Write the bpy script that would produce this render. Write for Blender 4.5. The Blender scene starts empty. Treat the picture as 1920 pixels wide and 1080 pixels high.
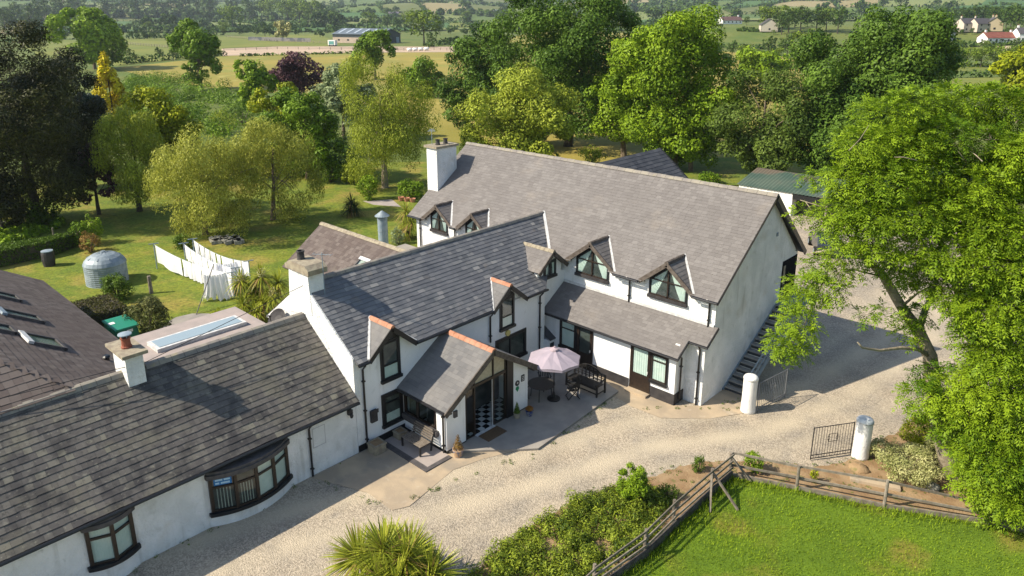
import bpy, math, random
import numpy as np
from mathutils import Vector, Matrix
rad = math.radians
C = bpy.context.scene.collection
scene = bpy.context.scene

# ------------------------------------------------------------------ camera
EYE = np.array([0.0, 0.0, 17.0])
FOC, PITCH, YAW, PY = 1368.7, rad(16.3766), rad(43.11), 427.9
cam_d = bpy.data.cameras.new('camera')
cam = bpy.data.objects.new('camera', cam_d)
C.objects.link(cam)
cam.location = EYE
cam.rotation_euler = (rad(90) - PITCH, 0, YAW)
cam_d.sensor_width = 36.0
cam_d.lens = 36.0 * FOC / 1920.0
cam_d.shift_y = -(540 - PY) / 1920.0
cam_d.clip_start = 0.1
cam_d.clip_end = 20000
scene.camera = cam

# ------------------------------------------------------------------ world, sun, exposure
SUN_EL = rad(40.5)
SUN_AZ = math.atan2(-0.95, -0.69)            # where the sun stands, measured from +X
world = bpy.data.worlds.new('World')
scene.world = world
world.use_nodes = True
wn = world.node_tree.nodes
sky = wn.new('ShaderNodeTexSky')
sky.sky_type = 'NISHITA'
sky.sun_disc = False
sky.sun_elevation = SUN_EL
sky.sun_rotation = math.pi / 2 - SUN_AZ
sky.air_density = 1.2
sky.dust_density = 1.0
wn['Background'].inputs['Strength'].default_value = 0.108
world.node_tree.links.new(sky.outputs[0], wn['Background'].inputs['Color'])
sun_d = bpy.data.lights.new('sun', 'SUN')
sun_d.energy = 4.8
sun_d.angle = rad(0.53)
sun_d.color = (1.0, 0.90, 0.735)
sun = bpy.data.objects.new('sun', sun_d)
C.objects.link(sun)
sd = Vector((math.cos(SUN_EL) * math.cos(SUN_AZ), math.cos(SUN_EL) * math.sin(SUN_AZ), math.sin(SUN_EL)))
sun.rotation_euler = sd.to_track_quat('Z', 'Y').to_euler()
sun.location = sd * 80
vs = scene.view_settings
vs.view_transform = 'Standard'
vs.look = 'None'
vs.exposure = 0.74
vs.gamma = 1.0
scene.cycles.max_bounces = 6
scene.cycles.diffuse_bounces = 3
scene.cycles.glossy_bounces = 2
scene.cycles.transmission_bounces = 3
scene.cycles.transparent_max_bounces = 8
scene.cycles.volume_bounces = 0
scene.cycles.caustics_reflective = False
scene.cycles.caustics_refractive = False

# ------------------------------------------------------------------ small helpers
rng = np.random.default_rng(7)
random.seed(7)
_r = np.array([math.cos(YAW), math.sin(YAW), 0])
_h = np.array([-math.sin(YAW), math.cos(YAW), 0])
_fw = _h * math.cos(PITCH) + np.array([0, 0, -math.sin(PITCH)])
_up = _h * math.sin(PITCH) + np.array([0, 0, math.cos(PITCH)])


def sst(t):
    t = np.clip(t, 0, 1); return t * t * (3 - 2 * t)


def hz(x, y):
    """height of the land: level round the farm, a low rise to the north-east, hills from 800 m out"""
    d = np.hypot(x, y)
    s = np.maximum(0, d - 750)
    w = np.minimum(1, s / 900)
    az = np.arctan2(x, y)                       # 0 along +Y, positive to the right
    rise = 10.0 * sst((d - 395) / 110) * sst((az + .62) / .16)
    return (s * 0.034 * np.minimum(1, s / 700) + w * 7 * np.sin(x * .0052 + 1.3) * np.cos(y * .0061 + .4)
            + w * 4 * np.sin(x * .011 + y * .008) + rise)


def sight(px, py):
    return _fw + (px - 960) / FOC * _r + (PY - py) / FOC * _up


def gp(px, py, z=0.0):
    """the point of the land (or of the level z) seen at this place of the survey photo"""
    d = sight(px, py)
    if d[2] < -1e-4:
        P = EYE + d * (z - EYE[2]) / d[2]
        if math.hypot(P[0], P[1]) < 385:
            return P
    t = 330.0
    while t < 6000:
        P = EYE + d * t
        if P[2] < hz(P[0], P[1]):
            P[2] = hz(P[0], P[1])
            return P
        t += 3
    return P


def hv(py, base):
    """height above base of the photo row py, at base's distance"""
    b = np.array(base, float)
    D = math.hypot(b[0], b[1])
    d = sight(960, py)
    # use the depth along the view, roll-free camera
    dep = np.dot(b - EYE, _h)
    tt = dep / np.dot(d, _h)
    return EYE[2] + d[2] * tt - b[2]


def mpp(base):
    return np.dot(np.array(base, float) - EYE, _fw) / FOC


ORG = {}


def tag(o, label=None, cat=None, group=None, kind=None):
    if label: o['label'] = label
    if cat: o['category'] = cat
    if group: o['group'] = group
    if kind: o['kind'] = kind
    return o


def thing(name, label, cat, loc=(0, 0, 0), group=None):
    o = bpy.data.objects.new(name, None)
    o.empty_display_size = 0.3
    C.objects.link(o)
    o.location = loc
    ORG[o.name] = np.array(loc, float)
    return tag(o, label, cat, group)


def dup(root, loc, rotz=None, scale=None, label=None, group=None):
    r = root.copy()
    C.objects.link(r)
    r.location = loc
    if rotz is not None: r.rotation_euler = (0, 0, rotz)
    if scale is not None: r.scale = scale if hasattr(scale, '__len__') else (scale,) * 3
    if label: r['label'] = label
    if group: r['group'] = group
    for ch in list(root.children):
        c = ch.copy(); C.objects.link(c); c.parent = r
        for g in list(ch.children):
            d = g.copy(); C.objects.link(d); d.parent = c
    return r


def link_mesh(name, verts, faces, tint, m, parent=None, origin=None, smooth=False, quads=False):
    verts = np.asarray(verts, dtype=np.float64).reshape(-1, 3)
    if parent is not None:
        org = ORG[parent.name]
    elif origin is not None:
        org = np.array(origin, float)
    else:
        org = np.array([verts[:, 0].mean(), verts[:, 1].mean(), verts[:, 2].min()])
    me = bpy.data.meshes.new(name)
    v = (verts - org).astype(np.float32)
    if quads:
        n = len(faces)
        me.vertices.add(len(v)); me.vertices.foreach_set('co', v.ravel())
        me.loops.add(n * 4); me.loops.foreach_set('vertex_index', np.asarray(faces, np.int32).ravel())
        me.polygons.add(n)
        me.polygons.foreach_set('loop_start', np.arange(0, n * 4, 4, dtype=np.int32))
        me.polygons.foreach_set('loop_total', np.full(n, 4, np.int32))
        me.update(calc_edges=True)
    else:
        me.from_pydata([tuple(map(float, p)) for p in v], [], faces)
        me.update()
    if tint is not None:
        at = me.attributes.new('tint', 'FLOAT', 'FACE')
        at.data.foreach_set('value', np.asarray(tint, np.float32))
    if smooth:
        me.polygons.foreach_set('use_smooth', np.ones(len(me.polygons), bool))
    me.materials.append(m)
    o = bpy.data.objects.new(name, me)
    C.objects.link(o)
    if parent is not None:
        o.parent = parent
    else:
        o.location = org
    ORG[o.name] = org
    return o


class MB:
    """collects the pieces of ONE part"""
    def __init__(s):
        s.v, s.f, s.t = [], [], []

    def add(s, vs_, fs, t=0.5):
        n = len(s.v)
        s.v += [tuple(p) for p in vs_]
        for f in fs:
            s.f.append(tuple(i + n for i in f)); s.t.append(t)
        return s

    def box(s, x0, x1, y0, y1, z0, z1, t=0.5):
        v = [(x0, y0, z0), (x1, y0, z0), (x1, y1, z0), (x0, y1, z0), (x0, y0, z1), (x1, y0, z1), (x1, y1, z1), (x0, y1, z1)]
        return s.add(v, [(3, 2, 1, 0), (4, 5, 6, 7), (0, 1, 5, 4), (1, 2, 6, 5), (2, 3, 7, 6), (3, 0, 4, 7)], t)

    def obox(s, c, ax, half, t=0.5):
        c = np.array(c, float); a, b, d = [np.array(k, float) * h for k, h in zip(ax, half)]
        v = [c - a - b - d, c + a - b - d, c + a + b - d, c - a + b - d, c - a - b + d, c + a - b + d, c + a + b + d, c - a + b + d]
        return s.add(v, [(3, 2, 1, 0), (4, 5, 6, 7), (0, 1, 5, 4), (1, 2, 6, 5), (2, 3, 7, 6), (3, 0, 4, 7)], t)

    def beam(s, p0, p1, w, h, up=(0, 0, 1), t=0.5):
        p0, p1 = np.array(p0, float), np.array(p1, float)
        d = p1 - p0; L = np.linalg.norm(d)
        if L < 1e-6: return s
        d /= L
        up = np.array(up, float)
        if abs(np.dot(d, up)) > .98: up = np.array([1., 0, 0])
        a = np.cross(d, up); a /= np.linalg.norm(a); b = np.cross(a, d)
        return s.obox((p0 + p1) / 2, (d, a, b), (L / 2, w / 2, h / 2), t)

    def poly(s, pts, t=0.5):
        return s.add(pts, [tuple(range(len(pts)))], t)

    def prism(s, pts, vec, t=0.5):
        n = len(pts); vec = np.array(vec, float)
        v = [np.array(p, float) for p in pts]
        v += [p + vec for p in v]
        fs = [tuple(reversed(range(n))), tuple(range(n, 2 * n))]
        fs += [(i, (i + 1) % n, n + (i + 1) % n, n + i) for i in range(n)]
        return s.add(v, fs, t)

    def tube(s, pts, radii, n=7, t=0.5, caps=True):
        pts = [np.array(p, float) for p in pts]
        if not hasattr(radii, '__len__'): radii = [radii] * len(pts)
        base = len(s.v); prev = None
        for i, p in enumerate(pts):
            d = pts[min(i + 1, len(pts) - 1)] - pts[max(i - 1, 0)]
            d = d / (np.linalg.norm(d) + 1e-9)
            if prev is None:
                a = np.cross(d, (0, 0, 1.)) if abs(d[2]) < .9 else np.cross(d, (1., 0, 0))
            else:
                a = prev - d * np.dot(prev, d)
            a /= np.linalg.norm(a) + 1e-9; b = np.cross(d, a); prev = a
            for k in range(n):
                q = 2 * math.pi * k / n
                s.v.append(tuple(p + radii[i] * (math.cos(q) * a + math.sin(q) * b)))
        for i in range(len(pts) - 1):
            for k in range(n):
                k2 = (k + 1) % n
                s.f.append((base + i * n + k, base + i * n + k2, base + (i + 1) * n + k2, base + (i + 1) * n + k)); s.t.append(t)
        if caps:
            s.f.append(tuple(base + k for k in reversed(range(n)))); s.t.append(t)
            s.f.append(tuple(base + (len(pts) - 1) * n + k for k in range(n))); s.t.append(t)
        return s

    def lathe(s, c, prof, n=16, t=0.5):
        c = np.array(c, float)
        base = len(s.v)
        for r_, z in prof:
            for k in range(n):
                q = 2 * math.pi * k / n
                s.v.append((c[0] + r_ * math.cos(q), c[1] + r_ * math.sin(q), c[2] + z))
        for i in range(len(prof) - 1):
            for k in range(n):
                k2 = (k + 1) % n
                s.f.append((base + i * n + k, base + i * n + k2, base + (i + 1) * n + k2, base + (i + 1) * n + k)); s.t.append(t)
        s.f.append(tuple(base + k for k in reversed(range(n)))); s.t.append(t)
        s.f.append(tuple(base + (len(prof) - 1) * n + k for k in range(n))); s.t.append(t)
        return s

    def build(s, name, m, parent=None, origin=None, smooth=False):
        return link_mesh(name, s.v, s.f, s.t, m, parent, origin, smooth)


# ------------------------------------------------------------------ materials
def mat(name, c1, c2=None, nscale=3.0, detail=5, lo=.35, hi=.65, rough=.75, spec=.3, metallic=0, ramp=None, tint=0,
        bump=0, bscale=40, stains=(), speckle=None, transl=None, track=None, coat=0, stretch=None):
    m = bpy.data.materials.new(name); m.use_nodes = True
    N, L = m.node_tree.nodes, m.node_tree.links
    b = N['Principled BSDF']
    b.inputs['Roughness'].default_value = rough
    b.inputs['Specular IOR Level'].default_value = spec
    b.inputs['Metallic'].default_value = metallic
    b.inputs['Coat Weight'].default_value = coat
    geo = N.new('ShaderNodeNewGeometry')
    pos = geo.outputs['Position']
    if stretch:
        mp = N.new('ShaderNodeMapping'); mp.inputs['Scale'].default_value = stretch
        L.new(pos, mp.inputs['Vector']); pos = mp.outputs[0]

    def noise(sc, det=4, st=None):
        n = N.new('ShaderNodeTexNoise'); n.inputs['Scale'].default_value = sc; n.inputs['Detail'].default_value = det
        if st:
            mq = N.new('ShaderNodeMapping'); mq.inputs['Scale'].default_value = st
            L.new(pos, mq.inputs['Vector']); L.new(mq.outputs[0], n.inputs['Vector'])
        else:
            L.new(pos, n.inputs['Vector'])
        return n.outputs['Fac']

    def rmp(src, lo_, hi_):
        r_ = N.new('ShaderNodeMapRange'); r_.inputs[1].default_value = lo_; r_.inputs[2].default_value = hi_
        r_.interpolation_type = 'SMOOTHSTEP'
        L.new(src, r_.inputs[0]); return r_.outputs[0]

    def mix(fac, a, c, mode='MIX'):
        x = N.new('ShaderNodeMix'); x.data_type = 'RGBA'; x.blend_type = mode
        if isinstance(fac, (int, float)): x.inputs[0].default_value = fac
        else: L.new(fac, x.inputs[0])
        for k, q in ((6, a), (7, c)):
            if isinstance(q, tuple): x.inputs[k].default_value = (*q[:3], 1)
            else: L.new(q, x.inputs[k])
        return x.outputs[2]
    col = c1
    if ramp or tint:
        at = N.new('ShaderNodeAttribute'); at.attribute_name = 'tint'
    if ramp:
        cr = N.new('ShaderNodeValToRGB'); e = cr.color_ramp.elements
        while len(e) < len(ramp): e.new(.5)
        for el, (p_, c_) in zip(e, ramp):
            el.position = p_; el.color = (*c_, 1)
        L.new(at.outputs['Fac'], cr.inputs[0]); col = cr.outputs[0]
        if c2: col = mix(rmp(noise(nscale, detail), lo, hi), col, mix(.5, col, c2))
    elif c2:
        col = mix(rmp(noise(nscale, detail), lo, hi), c1, c2)
    for c_, sc, lo_, hi_, amt, *st_ in stains:
        f = rmp(noise(sc, 6, st_[0] if st_ else None), lo_, hi_)
        k = N.new('ShaderNodeMath'); k.operation = 'MULTIPLY'; k.inputs[1].default_value = amt; L.new(f, k.inputs[0])
        col = mix(k.outputs[0], col, c_)
    if speckle:
        sc, amt = speckle
        vo = N.new('ShaderNodeTexVoronoi'); vo.inputs['Scale'].default_value = sc; L.new(pos, vo.inputs['Vector'])
        bw = N.new('ShaderNodeSeparateColor'); L.new(vo.outputs['Color'], bw.inputs[0])
        k = N.new('ShaderNodeMapRange'); k.inputs[3].default_value = 1 - amt; k.inputs[4].default_value = 1 + amt
        L.new(bw.outputs[0], k.inputs[0])
        x = N.new('ShaderNodeVectorMath'); x.operation = 'SCALE'
        if isinstance(col, tuple):
            rg = N.new('ShaderNodeRGB'); rg.outputs[0].default_value = (*col, 1); col = rg.outputs[0]
        L.new(col, x.inputs[0]); L.new(k.outputs[0], x.inputs['Scale']); col = x.outputs[0]
    if track:
        at2 = N.new('ShaderNodeAttribute'); at2.attribute_name = 'worn'
        col = mix(at2.outputs['Fac'], col, track)
    if tint and not ramp:
        k = N.new('ShaderNodeMapRange'); k.inputs[3].default_value = 1 - tint; k.inputs[4].default_value = 1 + tint
        L.new(at.outputs['Fac'], k.inputs[0])
        x = N.new('ShaderNodeVectorMath'); x.operation = 'SCALE'
        if isinstance(col, tuple):
            rg = N.new('ShaderNodeRGB'); rg.outputs[0].default_value = (*col, 1); col = rg.outputs[0]
        L.new(col, x.inputs[0]); L.new(k.outputs[0], x.inputs['Scale']); col = x.outputs[0]
    if isinstance(col, tuple): b.inputs['Base Color'].default_value = (*col, 1)
    else: L.new(col, b.inputs['Base Color'])
    if bump:
        bn = N.new('ShaderNodeBump'); bn.inputs['Strength'].default_value = bump; bn.inputs['Distance'].default_value = .05
        L.new(noise(bscale, 3), bn.inputs['Height']); L.new(bn.outputs[0], b.inputs['Normal'])
    if transl:
        tr = N.new('ShaderNodeBsdfTranslucent'); ms = N.new('ShaderNodeMixShader'); ms.inputs[0].default_value = transl
        if isinstance(col, tuple): tr.inputs[0].default_value = (*col, 1)
        else: L.new(col, tr.inputs[0])
        L.new(b.outputs[0], ms.inputs[1]); L.new(tr.outputs[0], ms.inputs[2])
        L.new(ms.outputs[0], N['Material Output'].inputs[0])
    return m


def glass_mat():
    m = bpy.data.materials.new('window_glass'); m.use_nodes = True
    N, L = m.node_tree.nodes, m.node_tree.links
    N.remove(N['Principled BSDF'])
    tr = N.new('ShaderNodeBsdfTransparent'); tr.inputs[0].default_value = (.80, .88, .86, 1)
    gl = N.new('ShaderNodeBsdfGlossy'); gl.inputs['Roughness'].default_value = .02
    lw = N.new('ShaderNodeLayerWeight'); pw = N.new('ShaderNodeMath'); pw.operation = 'POWER'; pw.inputs[1].default_value = 3.0
    fr = N.new('ShaderNodeMapRange'); fr.inputs[3].default_value = .07; fr.inputs[4].default_value = .8
    L.new(lw.outputs['Facing'], pw.inputs[0]); L.new(pw.outputs[0], fr.inputs[0])
    ms = N.new('ShaderNodeMixShader')
    L.new(fr.outputs[0], ms.inputs[0]); L.new(tr.outputs[0], ms.inputs[1]); L.new(gl.outputs[0], ms.inputs[2])
    L.new(ms.outputs[0], N['Material Output'].inputs[0])
    return m


def leafmat(name, dark, light, transl=.22, rough=.5, patch=None):
    mid = tuple((a + b) / 2 for a, b in zip(dark, light))
    return mat(name, light, c2=patch, nscale=.35, detail=3, lo=.45, hi=.62, rough=rough, spec=.12,
               ramp=[(0, dark), (.5, mid), (1, light)], transl=transl)


GLASS = glass_mat()
M_WHITE = mat('white_roughcast', (.80, .80, .79), (.68, .69, .68), nscale=1.2, bump=1.0, bscale=13, rough=.85,
              stains=[((.46, .46, .42), 2.3, .58, .76, .45), ((.28, .30, .26), 7, .66, .78, .45), ((.50, .44, .34), .7, .60, .75, .3), ((.34, .33, .29), 2.6, .56, .74, .38, (1, 1, .12))])
M_SMOOTH = mat('white_render', (.82, .82, .82), (.76, .77, .77), nscale=.8, rough=.7, bump=.05, bscale=30,
               stains=[((.52, .53, .50), 1.9, .60, .78, .4), ((.40, .39, .35), 6, .68, .8, .4), ((.34, .33, .29), 2.6, .56, .74, .28, (1, 1, .12))])
M_BLACK = mat('black_paint', (.012, .013, .015), rough=.38, spec=.5)
M_BROWN = mat('dark_brown_frame', (.018, .012, .009), (.030, .019, .013), nscale=8, rough=.42, spec=.5)
M_BARGE = mat('weathered_brown_board', (.075, .060, .050), (.12, .10, .085), nscale=6, rough=.7)
M_PLINTH = mat('plinth_paint', (.030, .028, .030), (.05, .046, .046), nscale=3, rough=.6)
M_PIPE = mat('black_pipe', (.012, .012, .014), rough=.35, spec=.5)
M_LEAD = mat('pale_flashing', (.62, .62, .61), (.48, .48, .47), nscale=6, rough=.6)
M_MAINROOF = mat('brown_grey_shingle', (.2, .2, .2), c2=(.135, .123, .118), nscale=.6, rough=.85,
                 ramp=[(0, (.146, .134, .128)), (.5, (.168, .155, .148)), (1, (.192, .178, .170))],
                 stains=[((.235, .205, .175), .8, .55, .75, .4), ((.11, .10, .098), 1.7, .60, .8, .3), ((.25, .235, .22), 7, .62, .75, .35)])
M_SLATE = mat('blue_grey_slate', (.2, .2, .2), c2=(.15, .15, .16), nscale=.5, rough=.6, spec=.4,
              ramp=[(0, (.095, .097, .104)), (.35, (.125, .127, .134)), (.7, (.158, .158, .162)), (.92, (.205, .200, .196)), (1, (.28, .27, .255))],
              stains=[((.20, .16, .12), 1.4, .60, .78, .45), ((.06, .068, .08), .9, .55, .72, .5), ((.22, .21, .19), 8, .64, .76, .5)])
M_OLDSLATE = mat('mossy_old_slate', (.2, .2, .2), c2=(.13, .115, .105), nscale=.45, rough=.8,
                 ramp=[(0, (.064, .059, .057)), (.4, (.094, .087, .081)), (.8, (.128, .118, .105)), (.95, (.165, .154, .126)), (1, (.20, .188, .145))],
                 stains=[((.165, .153, .110), .9, .48, .68, .55), ((.034, .032, .034), 1.3, .50, .68, .7), ((.24, .225, .18), 4.5, .58, .72, .55), ((.03, .03, .03), 7, .58, .70, .5), ((.26, .245, .19), 12, .64, .74, .6)])
M_BROWNTILE = mat('brown_roof_tile', (.2, .2, .2), c2=(.10, .075, .065), nscale=.4, rough=.85,
                  ramp=[(0, (.085, .066, .060)), (.5, (.118, .094, .085)), (1, (.15, .125, .112))],
                  stains=[((.17, .15, .12), 1.3, .6, .75, .35)])
M_PORCHROOF = mat('grey_composite_slate', (.2, .2, .2), c2=(.19, .18, .17), nscale=.9, rough=.75,
                  ramp=[(0, (.120, .118, .120)), (.5, (.142, .139, .138)), (1, (.168, .163, .160))])
M_DARKROOF = mat('charcoal_slate', (.2, .2, .2), rough=.6, ramp=[(0, (.055, .055, .06)), (1, (.095, .093, .098))])
M_RIDGE = mat('stone_ridge', (.20, .18, .165), (.27, .245, .20), nscale=2.5, rough=.85, stains=[((.30, .26, .13), 4, .6, .75, .4)])
M_TERRA = mat('terracotta_ridge', (.37, .165, .095), (.44, .22, .14), nscale=3, rough=.7)
M_CAPSTONE = mat('lichen_concrete', (.24, .20, .15), (.33, .29, .21), nscale=5, rough=.9, bump=.3, bscale=25)
M_POT = mat('chimney_pot_clay', (.23, .065, .035), (.30, .10, .06), nscale=6, rough=.75)
M_DARKPOT = mat('sooty_pot', (.035, .033, .035), (.07, .065, .06), nscale=6, rough=.7)
M_ZINC = mat('galvanised_steel', (.19, .235, .265), (.27, .315, .345), nscale=2.5, rough=.55, metallic=.2, spec=.4)
M_GREYMETAL = mat('grey_painted_steel', (.20, .26, .31), (.27, .32, .36), nscale=5, rough=.5, spec=.4)
M_ROOM = mat('room_dark', (.055, .06, .06), (.10, .105, .10), nscale=2, rough=.9)  # tone of an unlit room, its shade put into the colour
M_CURTAIN = mat('pale_curtain', (.70, .76, .72), (.78, .81, .77), nscale=3, rough=.9)
M_BLIND = mat('vertical_blind', (.52, .53, .47), (.42, .43, .39), nscale=3, rough=.8)
M_GRAVEL = mat('drive_gravel', (.375, .315, .238), (.295, .255, .202), nscale=.55, detail=8, rough=.95,
               speckle=(23, .38), bump=.8, bscale=24, track=(.52, .44, .318),
               stains=[((.25, .22, .185), 1.1, .54, .70, .6), ((.27, .22, .16), .33, .56, .72, .5), ((.42, .36, .27), 2.6, .58, .74, .5)])
M_CONCRETE = mat('worn_concrete', (.44, .345, .235), (.33, .265, .19), nscale=.9, rough=.9, bump=.15, bscale=20,
                 stains=[((.22, .20, .17), .7, .52, .66, .55), ((.52, .46, .36), 2.2, .6, .75, .5)])
M_GREYSLAB = mat('grey_patio_slab', (.30, .275, .24), (.24, .22, .20), nscale=1.3, rough=.9, bump=.12, bscale=25)
M_TILEPAD = mat('pinkish_paving', (.36, .31, .28), (.31, .27, .25), nscale=2, rough=.85)
M_DARKTILE = mat('dark_edging', (.07, .065, .065), (.10, .09, .09), nscale=6, rough=.8)
M_SOIL = mat('dry_soil', (.23, .145, .075), (.31, .215, .12), nscale=1.7, rough=1, bump=.6, bscale=14, stains=[((.10, .12, .03), 2.2, .58, .7, .6)])
M_LAND = mat('rough_grass', (.085, .125, .022), (.125, .145, .03), nscale=.05, rough=1, stains=[((.05, .085, .018), .3, .5, .7, .6)], bump=.4, bscale=2)
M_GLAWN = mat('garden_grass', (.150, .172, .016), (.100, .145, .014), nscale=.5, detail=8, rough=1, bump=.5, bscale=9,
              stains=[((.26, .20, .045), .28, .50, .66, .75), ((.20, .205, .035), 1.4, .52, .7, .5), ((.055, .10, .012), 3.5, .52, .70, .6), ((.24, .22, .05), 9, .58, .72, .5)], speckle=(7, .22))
M_FLAWN = mat('lush_lawn', (.11, .18, .010), (.085, .145, .008), nscale=.6, rough=1, bump=.5, bscale=20,
              stains=[((.22, .17, .035), .35, .52, .70, .75), ((.045, .09, .006), 3.5, .55, .7, .5)])
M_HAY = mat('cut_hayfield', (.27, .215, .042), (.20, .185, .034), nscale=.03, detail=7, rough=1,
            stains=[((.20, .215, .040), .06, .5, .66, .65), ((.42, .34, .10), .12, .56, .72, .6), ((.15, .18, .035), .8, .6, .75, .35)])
M_PADDOCK = mat('paddock_grass', (.165, .175, .030), (.125, .15, .024), nscale=.03, rough=1, stains=[((.11, .15, .025), .1, .5, .7, .5)])
M_SAND = mat('arena_sand', (.46, .34, .24), (.38, .29, .21), nscale=.1, rough=1)
M_WOOD = mat('weathered_timber', (.16, .135, .105), (.23, .20, .16), nscale=6, rough=.9, tint=.25)
M_BENCHWOOD = mat('grey_bench_slats', (.15, .125, .10), (.20, .17, .14), nscale=9, rough=.8)
M_BLACKWOOD = mat('black_stained_wood', (.016, .015, .015), (.028, .026, .025), nscale=9, rough=.5)
M_WHITEPAINT = mat('white_lime_wash', (.80, .79, .76), (.72, .71, .68), nscale=2.2, rough=.8, bump=.35, bscale=12,
                   stains=[((.38, .40, .40), 3.5, .60, .74, .45)])
M_IRON = mat('black_iron', (.02, .02, .022), rough=.5, spec=.4)
M_LINEN = mat('white_linen', (.88, .88, .91), (.84, .84, .88), nscale=1.5, rough=.9, transl=.25)
M_BARK = mat('grey_brown_bark', (.19, .15, .105), (.11, .085, .06), nscale=5, rough=.95, bump=.6, bscale=14)
M_PALEBARK = mat('pale_ash_bark', (.33, .28, .20), (.22, .185, .13), nscale=4, rough=.95, bump=.5, bscale=12, stains=[((.12, .11, .06), 2.5, .6, .72, .5)])
M_DARKBARK = mat('dark_bark', (.05, .042, .033), (.08, .068, .05), nscale=5, rough=.95)
# ------------------------------------------------------------------ the land
def build_land():
    radii = np.concatenate([[0.01], np.arange(15, 120, 15), np.arange(120, 700, 20), np.arange(700, 2500, 60), np.arange(2500, 5300, 120)])
    az = np.linspace(0, 2 * math.pi, 181)[:-1]
    R, A = np.meshgrid(radii, az, indexing='ij')
    X, Y = R * np.cos(A), R * np.sin(A)
    v = np.stack([X, Y, hz(X, Y)], -1).reshape(-1, 3)
    n = len(az); f = []
    for i in range(len(radii) - 1):
        for k in range(n):
            f.append((i * n + k, (i + 1) * n + k, (i + 1) * n + (k + 1) % n, i * n + (k + 1) % n))
    return link_mesh('land', v, f, None, M_LAND, origin=(0, 0, 0), smooth=True, quads=True)


tag(build_land(), kind='structure')


def sheet(name, pts, z, m, over=None):
    """a thin sheet of ground; pts are world points"""
    v = [(p[0], p[1], z if over is None else hz(p[0], p[1]) + over) for p in pts]
    o = link_mesh(name, v, [tuple(range(len(v)))], None, m, origin=(v[0][0], v[0][1], 0))
    if o.data.polygons[0].normal.z < 0: o.data.flip_normals()
    return tag(o, kind='structure')


def inside(poly, x, y):
    c = np.zeros(x.shape, bool); n = len(poly)
    for i in range(n):
        x1, y1 = poly[i][:2]; x2, y2 = poly[(i + 1) % n][:2]
        k = ((y1 > y) != (y2 > y)) & (x < (x2 - x1) * (y - y1) / (y2 - y1 + 1e-12) + x1)
        c ^= k
    return c


def seg_dist(line, x, y):
    d = np.full(x.shape, 1e9)
    for (x1, y1), (x2, y2) in zip(line[:-1], line[1:]):
        L2 = (x2 - x1) ** 2 + (y2 - y1) ** 2
        t = np.clip(((x - x1) * (x2 - x1) + (y - y1) * (y2 - y1)) / L2, 0, 1)
        d = np.minimum(d, np.hypot(x - x1 - t * (x2 - x1), y - y1 - t * (y2 - y1)))
    return d


P2 = lambda *pp: [tuple(gp(*p)[:2]) for p in pp]
DRIVE_EDGE0 = P2((885, 1076), (1000, 985), (1075, 945), (1120, 926), (1190, 905), (1235, 890), (1290, 872), (1372, 866), (1450, 868), (1530, 878), (1600, 862), (1640, 835), (1700, 800), (1745, 770))


DRIVE_EDGE = []
for (xa, ya), (xb, yb) in zip(DRIVE_EDGE0[:-1], DRIVE_EDGE0[1:]):
    for q in np.linspace(0, 1, 8)[:-1]:
        DRIVE_EDGE.append((xa + (xb - xa) * q + rng.uniform(-.09, .09), ya + (yb - ya) * q + rng.uniform(-.09, .09)))
DRIVE_EDGE.append(DRIVE_EDGE0[-1])


def build_drive():
    poly = [(-24, -12), (-12.0, -12), (-12.8, 3.4)] + [(x + .7, y - .6) for x, y in DRIVE_EDGE0] + [(-1.5, 36), (3, 50), (2, 70), (-27, 70), (-27, 37), (-24, 36)]
    st = .3
    xs = np.arange(-28, 5, st); ys = np.arange(-13, 72, st)
    X, Y = np.meshgrid(xs, ys, indexing='ij')
    X = X + rng.uniform(-.05, .05, X.shape); Y = Y + rng.uniform(-.05, .05, Y.shape)
    Z = .012 + .012 * np.sin(X * 2.1 + Y) * np.cos(Y * 1.7 - X * .6) * .6 + rng.uniform(0, .006, X.shape)
    mid = P2((300, 1075), (560, 985), (800, 935), (1000, 880), (1200, 815), (1400, 790), (1560, 730), (1700, 640), (1740, 560))
    m = np.array(mid)
    d = np.gradient(m, axis=0); d /= np.linalg.norm(d, axis=1)[:, None]
    nrm = np.stack([-d[:, 1], d[:, 0]], 1)
    worn = np.zeros(X.shape)
    for off, wd, a in ((.95, .55, .8), (-.95, .55, .8), (2.6, .5, .4), (-2.4, .4, .35)):
        dd = seg_dist([tuple(p) for p in m + nrm * off], X, Y)
        worn = np.maximum(worn, a * np.exp(-(dd / wd) ** 2))
    worn *= .75 + .35 * np.sin(X * .9 + Y * .7) * np.sin(Y * 1.3)
    idx = np.arange(X.size).reshape(X.shape)
    cx = (X[:-1, :-1] + X[1:, 1:]) / 2; cy = (Y[:-1, :-1] + Y[1:, 1:]) / 2
    k = inside(poly, cx, cy)
    q = np.stack([idx[:-1, :-1], idx[1:, :-1], idx[1:, 1:], idx[:-1, 1:]], -1)[k]
    used, inv = np.unique(q, return_inverse=True)
    v = np.stack([X, Y, Z], -1).reshape(-1, 3)[used]
    o = link_mesh('gravel_drive', v, inv.reshape(-1, 4), None, M_GRAVEL, origin=(0, 0, 0), smooth=True, quads=True)
    at = o.data.attributes.new('worn', 'FLOAT', 'POINT')
    at.data.foreach_set('value', np.clip(worn.ravel()[used], 0, 1).astype(np.float32))
    tag(o, kind='structure')


build_drive()
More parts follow.
